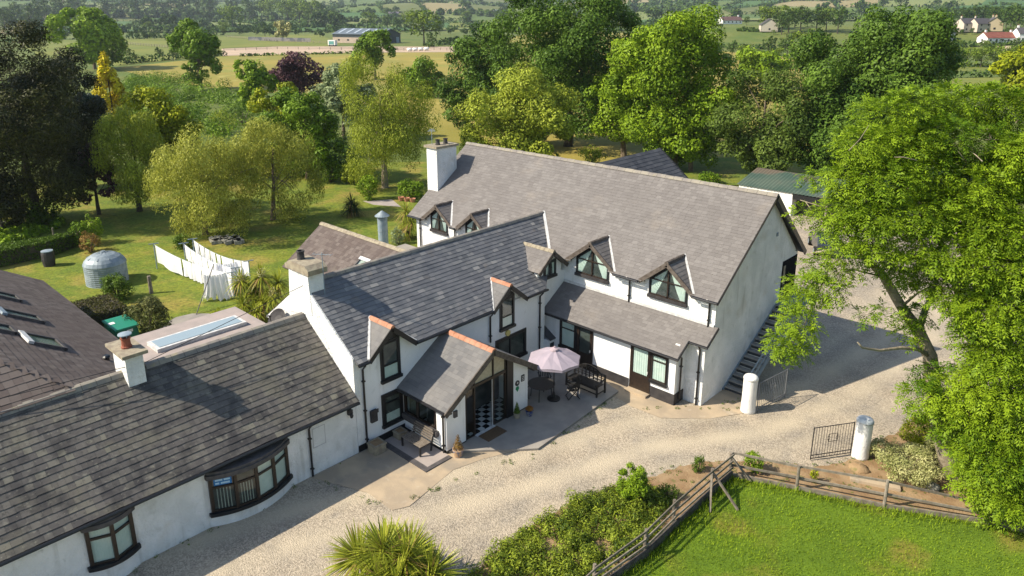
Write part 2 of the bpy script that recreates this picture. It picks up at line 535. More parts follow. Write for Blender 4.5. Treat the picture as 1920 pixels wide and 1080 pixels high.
# soil bed between drive and fence, and under the ash
sheet('soil_bed', DRIVE_EDGE[::-1] + P2((900, 1120), (1130, 1100), (1213, 1040), (1266, 985), (1330, 935), (1372, 893), (1497, 917), (1660, 952), (1846, 980), (1960, 1010), (1960, 760)), .046, M_SOIL)
LAWN = P2((1100, 1140), (1130, 1098), (1210, 1040), (1268, 988), (1332, 935), (1372, 896), (1497, 920), (1660, 955), (1846, 985), (1960, 1015)) + [(6, 14), (-6, 9)]
sheet('front_lawn', LAWN[:-2] + [(14, 28), (24, 8), (10, -14), (-9, -12), (-10.5, 4)], .010, M_FLAWN)
GARDEN = [(-24, -6), (-24, 50), (-45, 58), (-66, 56), (-82, 40), (-90, 20), (-86, -6)]
sheet('garden_lawn', GARDEN, .004, M_GLAWN)
sheet('concrete_apron', [(-22.0, 12.3)] + P2((690, 925), (735, 958), (768, 950), (850, 882), (905, 862), (968, 846)) + [(-17.2, 19.3), (-19.3, 19.6), (-22.0, 16.5)], .030, M_CONCRETE)
sheet('gable_apron', P2((1150, 742), (1182, 762), (1240, 785), (1330, 786), (1400, 775)) + [(-12.3, 29.4), (-13.85, 29.6), (-13.85, 27.2), (-14.8, 26.4), (-19.5, 26.4)], .028, M_CONCRETE)
ps = MB(); ps.prism([(-19.42, 16.95, .02), (-17.2, 19.25, .02), (-16.9, 19.6, .02), (-17.25, 25.7, .02), (-19.6, 26.4, .02), (-22.3, 26.4, .02), (-22.0, 21.8, .02), (-19.5, 21.8, .02)], (0, 0, .09))
tag(ps.build('patio', M_GREYSLAB, origin=(-18, 22, 0)), kind='structure')
pd = MB(); pd.box(-21.95, -19.25, 15.75, 16.85, .034, .06)
tag(pd.build('paved_pad', M_TILEPAD, origin=(-20, 16, 0)), kind='structure')
pe = MB(); pe.box(-22.0, -19.05, 15.5, 15.75, .034, .066); pe.box(-19.25, -19.05, 15.75, 16.85, .034, .066)
tag(pe.build('pad_edging', M_DARKTILE, origin=(-20, 15.6, 0)), kind='structure')
sheet('garden_path', P2((300, 612), (330, 595), (360, 588), (395, 588), (400, 604), (350, 606), (310, 628)), .009, M_GREYSLAB)
sheet('rockery_path', P2((680, 377), (735, 374), (752, 388), (700, 384)), .009, M_TILEPAD)
# hayfields, paddock, riding arena
sheet('hay_field', P2((215, 128), (430, 104), (640, 100), (850, 97), (1000, 60), (1200, 62), (1340, 95), (1500, 110), (1530, 160), (1535, 300), (1300, 318), (1090, 305), (820, 262), (700, 200), (560, 178), (420, 168), (300, 152)), 0, M_HAY, over=.05)
sheet('shaded_meadow', P2((1260, 300), (1550, 290), (1560, 345), (1300, 350)), 0, M_GLAWN, over=.08)
sheet('paddock', P2((20, 72), (150, 76), (600, 64), (640, 84), (420, 103), (220, 124), (80, 108)), 0, M_PADDOCK, over=.05)
sheet('riding_arena', P2((415, 92), (520, 87), (860, 88), (862, 98), (640, 99), (418, 105)), 0, M_SAND, over=.09)
sheet('right_meadow', P2((1770, 148), (1960, 142), (1960, 172), (1775, 170)), 0, M_PADDOCK, over=.05)
sheet('rough_strip', P2((1770, 127), (1960, 124), (1960, 133), (1775, 134)), 0, M_PADDOCK, over=.05)
sheet('pale_field', P2((1340, 47), (1490, 60), (1490, 86), (1350, 86)), 0, M_PADDOCK, over=.15)
sheet('stubble_field', P2((1868, 89), (1935, 86), (1935, 97), (1875, 98)), 0, M_SAND, over=.15)
sheet('bare_field', P2((0, 44), (130, 44), (125, 56), (0, 54)), 0, M_SAND, over=.1)
sheet('mid_field', P2((840, 40), (960, 38), (960, 58), (850, 60)), 0, M_PADDOCK, over=.1)

# ------------------------------------------------------------------ roofs and walls
def unit(a):
    a = np.array(a, float); return a / np.linalg.norm(a)


def slope_piece(mb, O, U, S, L, u0, u1, tw=.30, e=.22, th=.014, notches=(), seed=1, deck=.10, jit=.15, slates=True, brk=()):
    """one roof slope: deck plus courses of slates. O = eave corner, U along eave, S up the slope; u0(v), u1(v) its ends"""
    O, U, S = np.array(O, float), unit(U), unit(S)
    N = np.cross(U, S)
    if N[2] < 0: N = -N
    g = np.random.default_rng(seed)
    f0 = u0 if callable(u0) else (lambda v: u0)
    f1 = u1 if callable(u1) else (lambda v: u1)
    pts = [(f0(0), 0)]
    for c, h, d in sorted(notches):
        pts += [(c - h, 0), (c, d), (c + h, 0)]
    pts += [(f1(0), 0)] + [(f1(q), q) for q in brk] + [(f1(L), L)]
    if abs(f1(L) - f0(L)) > .01: pts.append((f0(L), L))
    W = [O + U * a + S * b - N * .004 for a, b in pts]
    mb.prism(W, -N * deck, t=.12)
    if not slates: return
    nrow = int(math.ceil(L / e))
    for i in range(nrow):
        v0 = i * e; v1 = min(v0 + e * 1.25, L)
        vm = min(v0 + e * .5, L)
        a, b = f0(vm), f1(vm)
        u = a - g.uniform(0, tw)
        while u < b:
            w = tw * g.uniform(1 - jit, 1 + jit)
            ua, ub = max(u, a), min(u + w - .006, b)
            u += w
            if ub - ua < .03: continue
            um = (ua + ub) / 2
            if any(abs(um - c) < h * (1 - vm / d) for c, h, d in notches if vm < d): continue
            lift = th + g.uniform(0, .006)
            vl = v0 - .012 + g.uniform(-.007, .007) + .010 * math.sin(um * 1.1 + i * .9) + (-.03 if g.random() < .012 else 0)
            p0, p1 = O + U * ua + S * vl, O + U * ub + S * vl
            p2, p3 = O + U * ub + S * v1, O + U * ua + S * v1
            mb.add([p0 + N * lift, p1 + N * (lift + g.uniform(-.002, .003)), p2 + N * .003, p3 + N * .003, p0, p1],
                   [(0, 1, 2, 3), (4, 5, 1, 0)], t=float(g.random()))


def ridge_tiles(mb, p0, p1, w=.16, step=.45, drop=.09):
    p0, p1 = np.array(p0, float), np.array(p1, float)
    L = np.linalg.norm(p1 - p0); d = (p1 - p0) / L
    s = np.cross(d, (0, 0, 1.)); s /= np.linalg.norm(s)
    n = max(1, int(round(L / step)))
    for i in range(n):
        a = p0 + d * (L * i / n); b = p0 + d * (L * (i + 1) / n - .012)
        z = np.array([0, 0, 1.])
        k = .012 * (i % 2)
        prof = [s * w - z * drop, s * w * .55 + z * (.015), z * (.045 + k), -s * w * .55 + z * .015, -s * w - z * drop]
        va = [a + q for q in prof]; vb = [b + q for q in prof]
        mb.add(va + vb, [(j, j + 1, j + 6, j + 5) for j in range(4)] + [(0, 1, 2, 3, 4), (9, 8, 7, 6, 5)], t=random.random())


def fr_x(pos):   # wall facing +X: a = Y
    return lambda a, n, z: (pos + n, a, z)


def fr_y(pos):   # wall facing -Y: a = X
    return lambda a, n, z: (a, pos - n, z)


def pbox(mb, P, a0, a1, n0, n1, z0, z1, t=.5):
    v = [P(a0, n0, z0), P(a1, n0, z0), P(a1, n1, z0), P(a0, n1, z0), P(a0, n0, z1), P(a1, n0, z1), P(a1, n1, z1), P(a0, n1, z1)]
    mb.add(v, [(3, 2, 1, 0), (4, 5, 6, 7), (0, 1, 5, 4), (1, 2, 6, 5), (2, 3, 7, 6), (3, 0, 4, 7)], t)


def curtain(par, P, a0, a1, z0, z1, n, m=None, name='curtain', wave=.018, step=.06, taper=0):
    mb = MB(); k = max(2, int(abs(a1 - a0) / step)); vs_ = []
    for i in range(k + 1):
        a = a0 + (a1 - a0) * i / k; nn = n + wave * (i % 2)
        ab = a0 + (a1 - a0) * (i / k) * (1 - taper)
        vs_ += [P(ab, nn, z0), P(a, nn, z1)]
    mb.add(vs_, [(2 * i, 2 * i + 2, 2 * i + 3, 2 * i + 1) for i in range(k)])
    return mb.build(name, m or M_CURTAIN, par)


def window(par, P, a0, a1, z0, z1, mull=(), trans=None, sur=.10, fr=.05, sill=True, cur='sides', fm=None, sm=None, name='window', flat=False, open_light=None):
    """surround, frame, dark backing, curtains, glass. P maps (along, out, up)"""
    fm = fm or M_BROWN; sm = sm or M_BLACK
    mb = MB()
    pbox(mb, P, a0 - sur, a0, .0, .05, z0 - sur * .6, z1 + sur)
    pbox(mb, P, a1, a1 + sur, .0, .05, z0 - sur * .6, z1 + sur)
    pbox(mb, P, a0, a1, .0, .05, z1, z1 + sur)
    w = mb.build(name, sm, par)
    sub = par if flat else w
    fb = MB()
    pbox(fb, P, a0, a0 + fr, .004, .075, z0, z1); pbox(fb, P, a1 - fr, a1, .004, .075, z0, z1)
    pbox(fb, P, a0 + fr, a1 - fr, .004, .075, z1 - fr, z1); pbox(fb, P, a0 + fr, a1 - fr, .004, .075, z0, z0 + fr)
    for q in mull:
        c = a0 + (a1 - a0) * q; pbox(fb, P, c - fr * .55, c + fr * .55, .004, .079, z0 + fr, z1 - fr)
    if trans is not None:
        ed = [a0] + [a0 + (a1 - a0) * q for q in mull] + [a1]
        for l, r in zip(ed[:-1], ed[1:]):
            zt = z0 + (z1 - z0) * trans; pbox(fb, P, l + fr * .9, r - fr * .9, .004, .071, zt - fr * .5, zt + fr * .5)
    fb.build('window_frame', fm, sub)
    ib = MB(); pbox(ib, P, a0 + .01, a1 - .01, .001, .006, z0 + .01, z1 - .01); ib.build('dark_backing', M_ROOM, sub)  # thin dark panel on the wall; the room's shade is in its colour
    wd = a1 - a0
    if cur == 'sides':
        curtain(sub, P, a0 + fr, a0 + fr + wd * .30, z0 + fr, z1 - fr, .012, taper=.35)
        curtain(sub, P, a1 - fr, a1 - fr - wd * .26, z0 + fr, z1 - fr, .012, taper=.35)
    elif cur == 'full':
        curtain(sub, P, a0 + fr, a1 - fr, z0 + fr, z1 - fr, .012)
    elif cur == 'low':
        curtain(sub, P, a0 + fr, a1 - fr, z0 + fr, z0 + (z1 - z0) * .35, .012, wave=.004)
    elif cur == 'blind':
        for k in range(7):
            c = a0 + wd * (.2 + .1 * k); curtain(sub, P, c, c + .035, z0 + fr, z1 - fr, .014, m=M_BLIND, name='blind_slat', step=.05)
    gb = MB(); gb.poly([P(a0 + fr, .05, z0 + fr), P(a1 - fr, .05, z0 + fr), P(a1 - fr, .05, z1 - fr), P(a0 + fr, .05, z1 - fr)]); gb.build('pane', GLASS, sub)
    if sill:
        sb = MB(); pbox(sb, P, a0 - sur * 1.25, a1 + sur * 1.25, .0, .13, z0 - .13, z0 - .001); sb.build('sill', sm, sub)
    return w


def downpipe(par, x, y, z0, z1, kick=(0, 0)):
    mb = MB(); mb.tube([(x + kick[0], y + kick[1], z1 + .12), (x, y, z1 - .12), (x, y, z0)], .042, 8)
    for z in np.arange(z0 + .3, z1 - .2, 1.3): mb.box(x - .06, x + .06, y - .06, y + .06, z, z + .05)
    return mb.build('downpipe', M_PIPE, par)


def gutter(par, p0, p1, r=.062):
    mb = MB(); mb.tube([p0, p1], r, 8); return mb.build('gutter', M_PIPE, par)


def pot(par, c, h=.45, r=.14, m=None, cowl=False):
    mb = MB(); mb.lathe(c, [(r * 1.05, 0), (r * 1.05, .06), (r * .9, .08), (r * .82, h - .08), (r * .98, h - .06), (r, h), (r * .75, h), (r * .72, h - .15)], 14)
    o = mb.build('chimney_pot', m or M_POT, par)
    if cowl:
        cb = MB(); cb.lathe((c[0], c[1], c[2] + h + .10), [(.02, -.02), (r * 1.35, .0), (r * 1.3, .03), (.03, .07)], 16)
        for k in range(3):
            q = k * 2.1; cb.tube([(c[0] + r * .8 * math.cos(q), c[1] + r * .8 * math.sin(q), c[2] + h - .02), (c[0] + r * .9 * math.cos(q), c[1] + r * .9 * math.sin(q), c[2] + h + .11)], .012, 5)
        cb.build('cowl', M_GREYMETAL, par)
    return o


def aerial(par, base, h, yaw, n=6, L=.9):
    mb = MB(); b = np.array(base, float); mb.tube([b, b + (0, 0, h)], .018, 6)
    d = np.array([math.cos(yaw), math.sin(yaw), 0]); s = np.array([-d[1], d[0], 0])
    c = b + (0, 0, h - .08); mb.tube([c - d * L / 2, c + d * L / 2], .012, 5)
    for k in range(n):
        p = c + d * (-L / 2 + L * k / (n - 1)); w = .25 - .02 * k
        mb.tube([p - s * w, p + s * w], .007, 4)
    return mb.build('aerial', M_GREYMETAL, par)


def dormer(house, P, facing, ac, half, za, zf, zw, slope, rm, seed, win=None, front=.28, ridge_m=None, wall_t=.24, z_wall=4.9, flash=(1,)):
    """gabled wall dormer. zw = main roof height in the wall plane, slope = its pitch"""
    nb = -(za - zw) / slope; nf = min(front, -(zf - zw) / slope)
    d = MB()
    apex = za - .14
    hw = half - .16
    zl = apex - hw * (za - zf) / half
    pts = [P(ac - hw, .0, z_wall), P(ac + hw, .0, z_wall), P(ac + hw, .0, zl), P(ac, .0, apex), P(ac - hw, .0, zl)]
    vec = np.array(P(ac, -wall_t, 0)) - np.array(P(ac, 0, 0))
    d.prism(pts, vec)
    D = d.build('dormer', M_SMOOTH, house)
    rf = MB()
    inn = unit(np.array(P(ac, -1, 0)) - np.array(P(ac, 0, 0)))
    for sgn in (-1, 1):
        O = np.array(P(ac + sgn * half, front, zf)); ap = np.array(P(ac, front, za))
        S = ap - O; L = np.linalg.norm(S)
        lf, lb = front - nf, front - nb
        slope_piece(rf, O, inn, S, L, 0, lambda v, a=lf, b=lb, L=L: a + (b - a) * min(1, v / L), tw=.24, e=.2, th=.012, seed=seed + sgn, deck=.07)
    rf.build('dormer_roof', rm, D)
    bb = MB()
    for sgn in (-1, 1):
        p0 = np.array(P(ac + sgn * (half + .02), front + .012, zf - .10)); p1 = np.array(P(ac, front + .012, za - .09))
        bb.beam(p0, p1, .045, .2, up=(0, 0, 1))
    bb.build('bargeboard', M_BARGE if rm is M_MAINROOF else M_BLACK, D)
    rt = MB(); ridge_tiles(rt, P(ac, front + .03, za + .03), P(ac, nb + .02, za + .03), w=.13, step=.3)
    rt.build('ridge_tile', ridge_m or M_RIDGE, D)
    fl = MB()
    for sgn in flash:
        a = np.array(P(ac + sgn * (half + .03), nf, zf + .035)); b = np.array(P(ac, nb - .05, za + .05))
        fl.beam(a, b, .10, .03, up=(0, 0, 1))
    fl.build('flashing', M_LEAD, D)
    if win: win(D)
    return D


def gable_window(D, P, c, hw, z0, zt, k, trans=.55, bar=.07):
    """window that follows the gable: upright sides, sloping head, one mullion, one transom"""
    zs = zt - k * hw                      # where the sloping head meets the side
    fb = MB()
    up = np.array(P(0, 0, 1.)) - np.array(P(0, 0, 0))
    for s in (-1, 1):
        pbox(fb, P, c + s * hw - (0 if s > 0 else .09), c + s * hw + (.09 if s > 0 else 0), 0, .06, z0 - .05, zs)
        a = np.array(P(c + s * (hw + .05), .032, zs + .01)); b = np.array(P(c, .032, zt + .03)); fb.beam(a, b, .058, .13, up=up)
    fb.build('window_surround', M_BLACK, D)
    fb = MB()
    pbox(fb, P, c - bar / 2, c + bar / 2, .004, .07, z0, zt - .06); pbox(fb, P, c - hw, c + hw, .004, .07, z0, z0 + bar)
    zz = z0 + (zt - z0) * trans
    for s in (-1, 1): pbox(fb, P, min(c + s * bar / 2, c + s * hw), max(c + s * bar / 2, c + s * hw), .004, .066, zz - .025, zz + .025)
    fb.build('window_frame', M_BROWN, D)
    ib = MB(); ib.prism([P(c - hw, .002, z0), P(c + hw, .002, z0), P(c + hw, .002, zs), P(c, .002, zt), P(c - hw, .002, zs)], np.array(P(0, .004, 0)) - np.array(P(0, 0, 0))); ib.build('dark_backing', M_ROOM, D)
    for s in (-1, 1):
        n = 12; vv = []
        for i in range(n + 1):
            q = i / n; w_ = .022 * (i % 2)
            at_ = c + s * (hw - .03 - q * (hw - .10)); zh = zt - .06 - k * abs(at_ - c)
            ab = c + s * (hw - .03 - q * hw * .28); am = c + s * (hw - .03 - q * hw * .50); zm = z0 + (zs - z0) * .62
            vv += [P(ab, .012 + w_, z0 + bar), P(am, .012 + w_, zm), P(at_, .012 + w_, max(zh, zm + .05))]
        cb = MB(); cb.add(vv, [(3 * i + j, 3 * i + 3 + j, 3 * i + 4 + j, 3 * i + 1 + j) for i in range(n) for j in range(2)]); cb.build('curtain', M_CURTAIN, D)
    for s in (-1, 1):
        gb = MB(); gb.poly([P(c + s * bar / 2, .05, z0 + bar), P(c + s * hw, .05, z0 + bar), P(c + s * hw, .05, zs), P(c + s * bar / 2, .05, zt - .05)]); gb.build('pane', GLASS, D)
    sb = MB(); pbox(sb, P, c - hw - .12, c + hw + .12, 0, .14, z0 - .15, z0 - .001); sb.build('sill', M_PLINTH, D)


# ------------------------------------------------------------------ the long gabled house
HX0, HX1, HY, HYR = -34.3, -13.83, 27.93, 36.55
RY, RZ, EZ = 32.77, 8.86, 4.98
SL = (RZ - EZ) / (RY - 27.60)
mh = thing('gabled_house', 'long two-storey white house with brown-grey shingle roof, dormers and an outside stair gable', 'house', (HX1, HY, 0))
w = MB()
w.box(HX0, HX1, HY, HY + .3, 0, EZ - .12); w.box(HX0, HX1, HYR - .3, HYR, 0, 5.2)
for x in (HX0 + .3, HX1):
    w.prism([(x, HY + .3, 0), (x, HYR - .3, 0), (x, HYR - .3, 5.35), (x, RY, RZ - .22), (x, HY + .3, EZ + .07)], (-.3, 0, 0))
w.prism([(HX1, 27.23, 0), (HX1, HY, 0), (HX1, HY, 3.5), (HX1, 27.23, 3.0)], (-.28, 0, 0))
w.box(-14.77, HX1 - .28, 27.23, 27.5, 0, 2.92)
w.build('wall', M_WHITE, mh)
lw = MB(); lw.box(-22.42, -14.77, 26.43, 26.68, 0, 2.46); lw.box(-15.0, -14.77, 26.68, 27.23, 0, 2.9)
lw.build('lean_to_wall', M_SMOOTH, mh)
pl = MB(); pl.box(-17.15 + 1.12, -14.745, 26.40, 26.43, 0, .56); pl.box(-14.77, -14.742, 26.43, 27.2, 0, .56); pl.build('plinth', M_PLINTH, mh)
pl = MB(); pl.box(-19.36, -17.2, 26.40, 26.43, 0, .5); pl.build('plinth', M_PLINTH, mh)
DM = [(-32.14, 1.33, 6.02), (-29.07, 1.33, 6.06), (-20.62, 1.50, 6.16), (-16.27, 1.42, 6.16)]
ef = MB()
S = np.array([0, RY - 27.6, RZ - EZ]); Ls = np.linalg.norm(S)
nt = []
zwall = EZ + SL * (HY - 27.6)
for ac, hf, za in DM:
    nt.append((ac - (-34.7), hf - .12, ((za - EZ) / SL) / math.cos(math.atan(SL)) - .25))
slope_piece(ef, (-34.7, 27.6, EZ), (1, 0, 0), S, Ls, 0, 21.1, tw=.32, e=.19, th=.012, notches=nt, seed=11)
S2 = np.array([0, RY - 36.95, RZ - 5.12])
slope_piece(ef, (-34.7, 36.95, 5.12), (1, 0, 0), S2, np.linalg.norm(S2), 0, 21.1, tw=.5, e=.4, seed=12)
ef.build('roof', M_MAINROOF, mh)
rt = MB(); ridge_tiles(rt, (-34.72, RY, RZ + .02), (-13.58, RY, RZ + .02), w=.17, step=.5); rt.build('ridge_tile', M_RIDGE, mh)
bg = MB()
bg.beam((-13.6, 27.55, EZ - .09), (-13.6, RY, RZ - .09), .03, .14); bg.beam((-13.58, RY, RZ - .14), (-13.58, 37.0, 5.0), .05, .26)
bg.build('bargeboard', M_BLACK, mh)
sf = MB(); sf.prism([(-13.83, RY, RZ - .28), (-13.83, 36.9, 5.02), (-13.63, 36.9, 5.02), (-13.63, RY, RZ - .28)], (0, 0, .03)); sf.build('soffit', M_BLACK, mh)
edges = [-34.7]
for ac, hf, za in DM: edges += [ac - hf, ac + hf]
edges.append(-13.6)
for k in range(0, len(edges), 2):
    gutter(mh, (edges[k], 27.53, EZ - .05), (edges[k + 1], 27.53, EZ - .05))
for x, z0, z1 in ((-18.35, 3.62, 4.85), (-14.12, 3.6, 4.85), (-33.9, 2.6, 4.85), (-30.72, 3.2, 4.85)):
    downpipe(mh, x, HY - .07, z0, z1, kick=(0, -.3))
downpipe(mh, -14.05, 27.16, .02, 2.88, kick=(0, -.15)); downpipe(mh, -14.68, 26.75, .25, 2.4, kick=(0, -.3))
PM = fr_y(HY)
for i, (ac, hf, za) in enumerate(DM):
    big = i >= 2

    def wfn(D, ac=ac, hf=hf, za=za, big=big):
        hw = .92 if big else .66
        gable_window(D, PM, ac, hw, 4.36 if big else 4.40, za - .30, (za - 5.01) / hf, trans=.52)
    dormer(mh, PM, 'y', ac, hf, za, 4.98 + .03, zwall, SL, M_MAINROOF, 30 + i, win=wfn, ridge_m=M_BARGE, z_wall=EZ - .12, flash=(1,), wall_t=.26)
# lean-to roof along the front
lr = MB()
S = np.array([0, HY - 26.15, 3.66 - 2.50]); Ll = np.linalg.norm(S)
slope_piece(lr, (-22.42, 26.15, 2.50), (1, 0, 0), S, Ll, 0, 7.86, tw=.30, e=.17, th=.01, seed=41, deck=.09)
k = (27.02 - 26.15) / (HY - 26.15)
slope_piece(lr, (-14.56, 27.02, 2.50 + k * 1.16), (1, 0, 0), S, Ll * (1 - k), 0, .93, tw=.30, e=.17, th=.01, seed=42, deck=.09)
lr.build('lean_to_roof', M_MAINROOF, mh)
gutter(mh, (-22.4, 26.10, 2.45), (-14.5, 26.10, 2.45), .055); gutter(mh, (-14.5, 26.98, 3.01), (-13.6, 26.98, 3.01), .05)
vg = MB(); vg.beam((-14.52, 26.12, 2.47), (-14.52, 27.0, 3.04), .04, .12); vg.build('verge_board', M_BLACK, mh); vg = MB(); vg.beam((-13.62, 27.0, 3.05), (-13.62, HY, 3.65), .04, .12); vg.build('verge_board', M_BLACK, mh)
ld = MB(); ld.beam((-22.4, HY - .03, 3.70), (-13.85, HY - .03, 3.70), .05, .12); ld.build('flashing', M_LEAD, mh)
PL = fr_y(26.43)
window(mh, PL, -21.32, -20.42, .92, 2.28, trans=.72, cur='full', sur=.09)


def glazed_door(par, P, a0, a1, z0, z1, cur='full'):
    d = MB(); pbox(d, P, a0 - .09, a0, 0, .05, z0, z1 + .09); pbox(d, P, a1, a1 + .09, 0, .05, z0, z1 + .09); pbox(d, P, a0, a1, 0, .05, z1, z1 + .09)
    pbox(d, P, a0, a1, .004, .045, z0, z0 + .82)
    for q0, q1 in ((a0, a0 + .07), (a1 - .07, a1)): pbox(d, P, q0, q1, .004, .06, z0 + .82, z1)
    pbox(d, P, a0 + .07, a1 - .07, .004, .06, z1 - .07, z1)
    D = d.build('door', M_BROWN, par)
    ib = MB(); pbox(ib, P, a0 + .03, a1 - .03, .001, .006, z0 + .8, z1 - .02); ib.build('dark_backing', M_ROOM, D)
    if cur: curtain(D, P, a0 + .07, a1 - .07, z0 + .84, z1 - .07, .014)
    gb = MB(); gb.poly([P(a0 + .07, .046, z0 + .82), P(a1 - .07, .046, z0 + .82), P(a1 - .07, .046, z1 - .07), P(a0 + .07, .046, z1 - .07)]); gb.build('pane', GLASS, D)
    hb = MB(); pbox(hb, P, a1 - .055, a1 - .02, .06, .10, z0 + .98, z0 + 1.1); hb.build('handle', M_LEAD, D)
    return D


glazed_door(mh, PL, -20.22, -19.42, .12, 2.28, cur=None)
glazed_door(mh, PL, -17.05, -16.12, .12, 2.28)
window(mh, PL, -15.98, -15.2, .92, 2.2, trans=.78, cur='full', sur=.07)
st = MB(); st.box(-17.15, -16.0, 26.05, 26.43, 0.03, .13); st.build('doorstep', M_CONCRETE, mh)
# big end chimney
ch = MB(); ch.box(-34.8, -33.85, 29.35, 31.0, 4.6, 9.0); chm = ch.build('chimney', M_WHITE, mh)
cc = MB(); cc.box(-34.92, -33.73, 29.23, 31.12, 9.0, 9.14); cc.build('chimney_cap', M_CAPSTONE, chm)
pot(chm, (-34.3, 29.85, 9.14), .34, .15, M_DARKPOT); pot(chm, (-34.3, 30.5, 9.14), .34, .15, M_DARKPOT)
aerial(chm, (-34.55, 29.6, 9.14), 1.0, 2.4, n=7, L=1.0)
# upper door above the stair: flat black panel, the recess's shade in its colour
gd = MB(); PX = fr_x(HX1)
pbox(gd, PX, 34.75, 36.5, .004, .03, 2.86, 5.0); gdo = gd.build('dark_upper_doorway', mat('matt_black', (.010, .010, .011), rough=.95, spec=.05), mh)
gf = MB(); pbox(gf, PX, 34.85, 35.05, .03, .06, 3.75, 4.75); pbox(gf, PX, 34.85, 35.05, .03, .06, 2.95, 3.6); gf.build('door_panel', M_CAPSTONE, gdo)
bo = MB(); pbox(bo, PX, 33.6, 33.75, .002, .05, 6.6, 6.78); bo.build('junction_box', M_GREYMETAL, mh)
# rear wing behind the ridge
rw = thing('rear_wing', 'charcoal slate roofed wing showing above the long ridge', 'house wing', (-28, 45.4, 0))
b = MB(); b.box(-31.2, -24.8, 36.6, 45.3, 0, 5.0); b.prism([(-31.2, 45.3, 5.0), (-24.8, 45.3, 5.0), (-28, 45.3, 7.5)], (0, -.3, 0)); b.build('wall', M_WHITE, rw)
b = MB()
for sg in (-1, 1):
    O = np.array([-28 + sg * 3.5, 34.2, 4.9]); S = np.array([-sg * 3.5, 0, 2.75])
    slope_piece(b, O, (0, 1, 0), S, np.linalg.norm(S), 0, 11.4, tw=.5, e=.3, th=.018, seed=50 + sg)
b.build('roof', M_DARKROOF, rw)
b = MB(); b.beam((-28, 45.62, 7.6), (-24.45, 45.62, 4.82), .04, .2); b.beam((-28, 45.62, 7.6), (-31.55, 45.62, 4.82), .04, .2); b.build('bargeboard', M_BLACK, rw)

# ------------------------------------------------------------------ the middle slate house
XM, XB, MY0, MY1, MRX, MRZ, MEZ = -22.08, -28.55, 14.55, 25.98, -25.33, 6.50, 3.98
SM = (MRZ - MEZ) / (21.83 - 25.33) * -1
ms_ = thing('slate_house', 'white middle house with blue-grey slate roof and narrow terracotta-ridged dormers', 'house', (XM, MY0, 0))
w = MB(); w.box(XM - .3, XM, MY0 + .3, MY1, 0, MEZ - .02); w.box(XB, XB + .3, MY0, MY1, 0, 4)
w.box(XM - .64, XM - .34, MY1, 27.93, 0, 4.3); w.box(XM - .64, XM - .3, MY1 - .3, MY1, 0, 4.2)
w.build('wall', M_SMOOTH, ms_)
w = MB(); zt = lambda x: MEZ + SM * (-21.83 - x)
w.prism([(XM, MY0, 0), (XM, MY0, zt(XM) - .03), (MRX, MY0, MRZ - .02), (XB, MY0, 4.1), (XB, MY0, 0)], (0, .3, 0)); w.build('gable_wall', M_WHITE, ms_)
pb = MB(); pb.box(XM, XM + .02, MY0, 16.91, 0, .30); pb.build('plinth', M_BLACK, ms_)
S = np.array([-3.5, 0, MRZ - MEZ]); Lm = np.linalg.norm(S)
DS = [(16.32, 1.18, 5.02, 3.92), (23.22, 1.16, 4.88, 3.86)]
nt = [(a - 14.62, h - .1, ((za - MEZ) / SM) / math.cos(math.atan(SM)) - .2) for a, h, za, zf in DS]
rf = MB()
slope_piece(rf, (-21.83, 14.62, MEZ), (0, 1, 0), S, Lm, 0, lambda v: 11.2 + max(0, (v - .75)) * 1.25, tw=.30, e=.205, th=.018, notches=nt, seed=61, jit=.35)
S2 = np.array([3.5, 0, MRZ - MEZ])
slope_piece(rf, (-28.83, 14.62, MEZ), (0, 1, 0), S2, Lm, 0, 13.6, tw=.5, e=.35, seed=62)
rf.build('roof', M_SLATE, ms_)
rt = MB(); ridge_tiles(rt, (MRX, 15.2, MRZ + .02), (MRX, 29.55, MRZ + .02), w=.17, step=.45); rt.build('ridge_tile', M_RIDGE, ms_)
vf = MB(); vf.beam((MRX, 29.62, MRZ + .05), (-23.25, 27.75, 5.1), .14, .05); vf.beam((MRX + .05, 28.4, MRZ - .02), (MRX + .05, 29.6, MRZ + .02), .05, .03); vf.build('flashing', M_LEAD, ms_)
for y0, y1 in ((14.6, 15.14), (17.5, 22.06), (24.38, 25.85)): gutter(ms_, (-21.76, y0, MEZ - .06), (-21.76, y1, MEZ - .06))
PMX = fr_x(XM)
downpipe(ms_, XM + .07, 14.93, .15, 3.7, kick=(.2, 0)); downpipe(ms_, XM + .07, 25.55, .3, 3.7, kick=(.2, 0)); downpipe(ms_, XM + .07, 22.05, 2.3, 3.7, kick=(.2, 0))
for i, (a, h, za, zf) in enumerate(DS):
    def wfn(D, a=a, za=za, i=i):
        window(D, PMX, a - .40, a + .40, 2.72, za - .72, trans=.38, sur=.10, cur='low', flat=True, fm=M_BLACK)
        hb = MB(); hb.prism([PMX(a - .5, .003, za - .60), PMX(a + .5, .003, za - .60), PMX(a, .003, za - .2)], (.03, 0, 0)); hb.build('gable_light', M_BLACK, D)
    dormer(ms_, PMX, 'x', a, h, za, zf + .06, zt(XM), SM, M_PORCHROOF, 70 + i, win=wfn, ridge_m=M_TERRA, z_wall=MEZ - .02, flash=(-1, 1), wall_t=.28)
# small dormer in the link to the long house
PK = fr_x(XM - .34)


def wfn(D):
    window(D, PK, 26.32, 27.12, 4.28, 5.0, mull=(.5,), sur=.08, cur='sides', flat=True, fm=M_BLACK)


dormer(ms_, PK, 'x', 26.72, 1.10, 5.62, 4.72, 4.35, .72, M_MAINROOF, 77, win=wfn, ridge_m=M_CAPSTONE, z_wall=4.3, flash=(-1,), wall_t=.28)
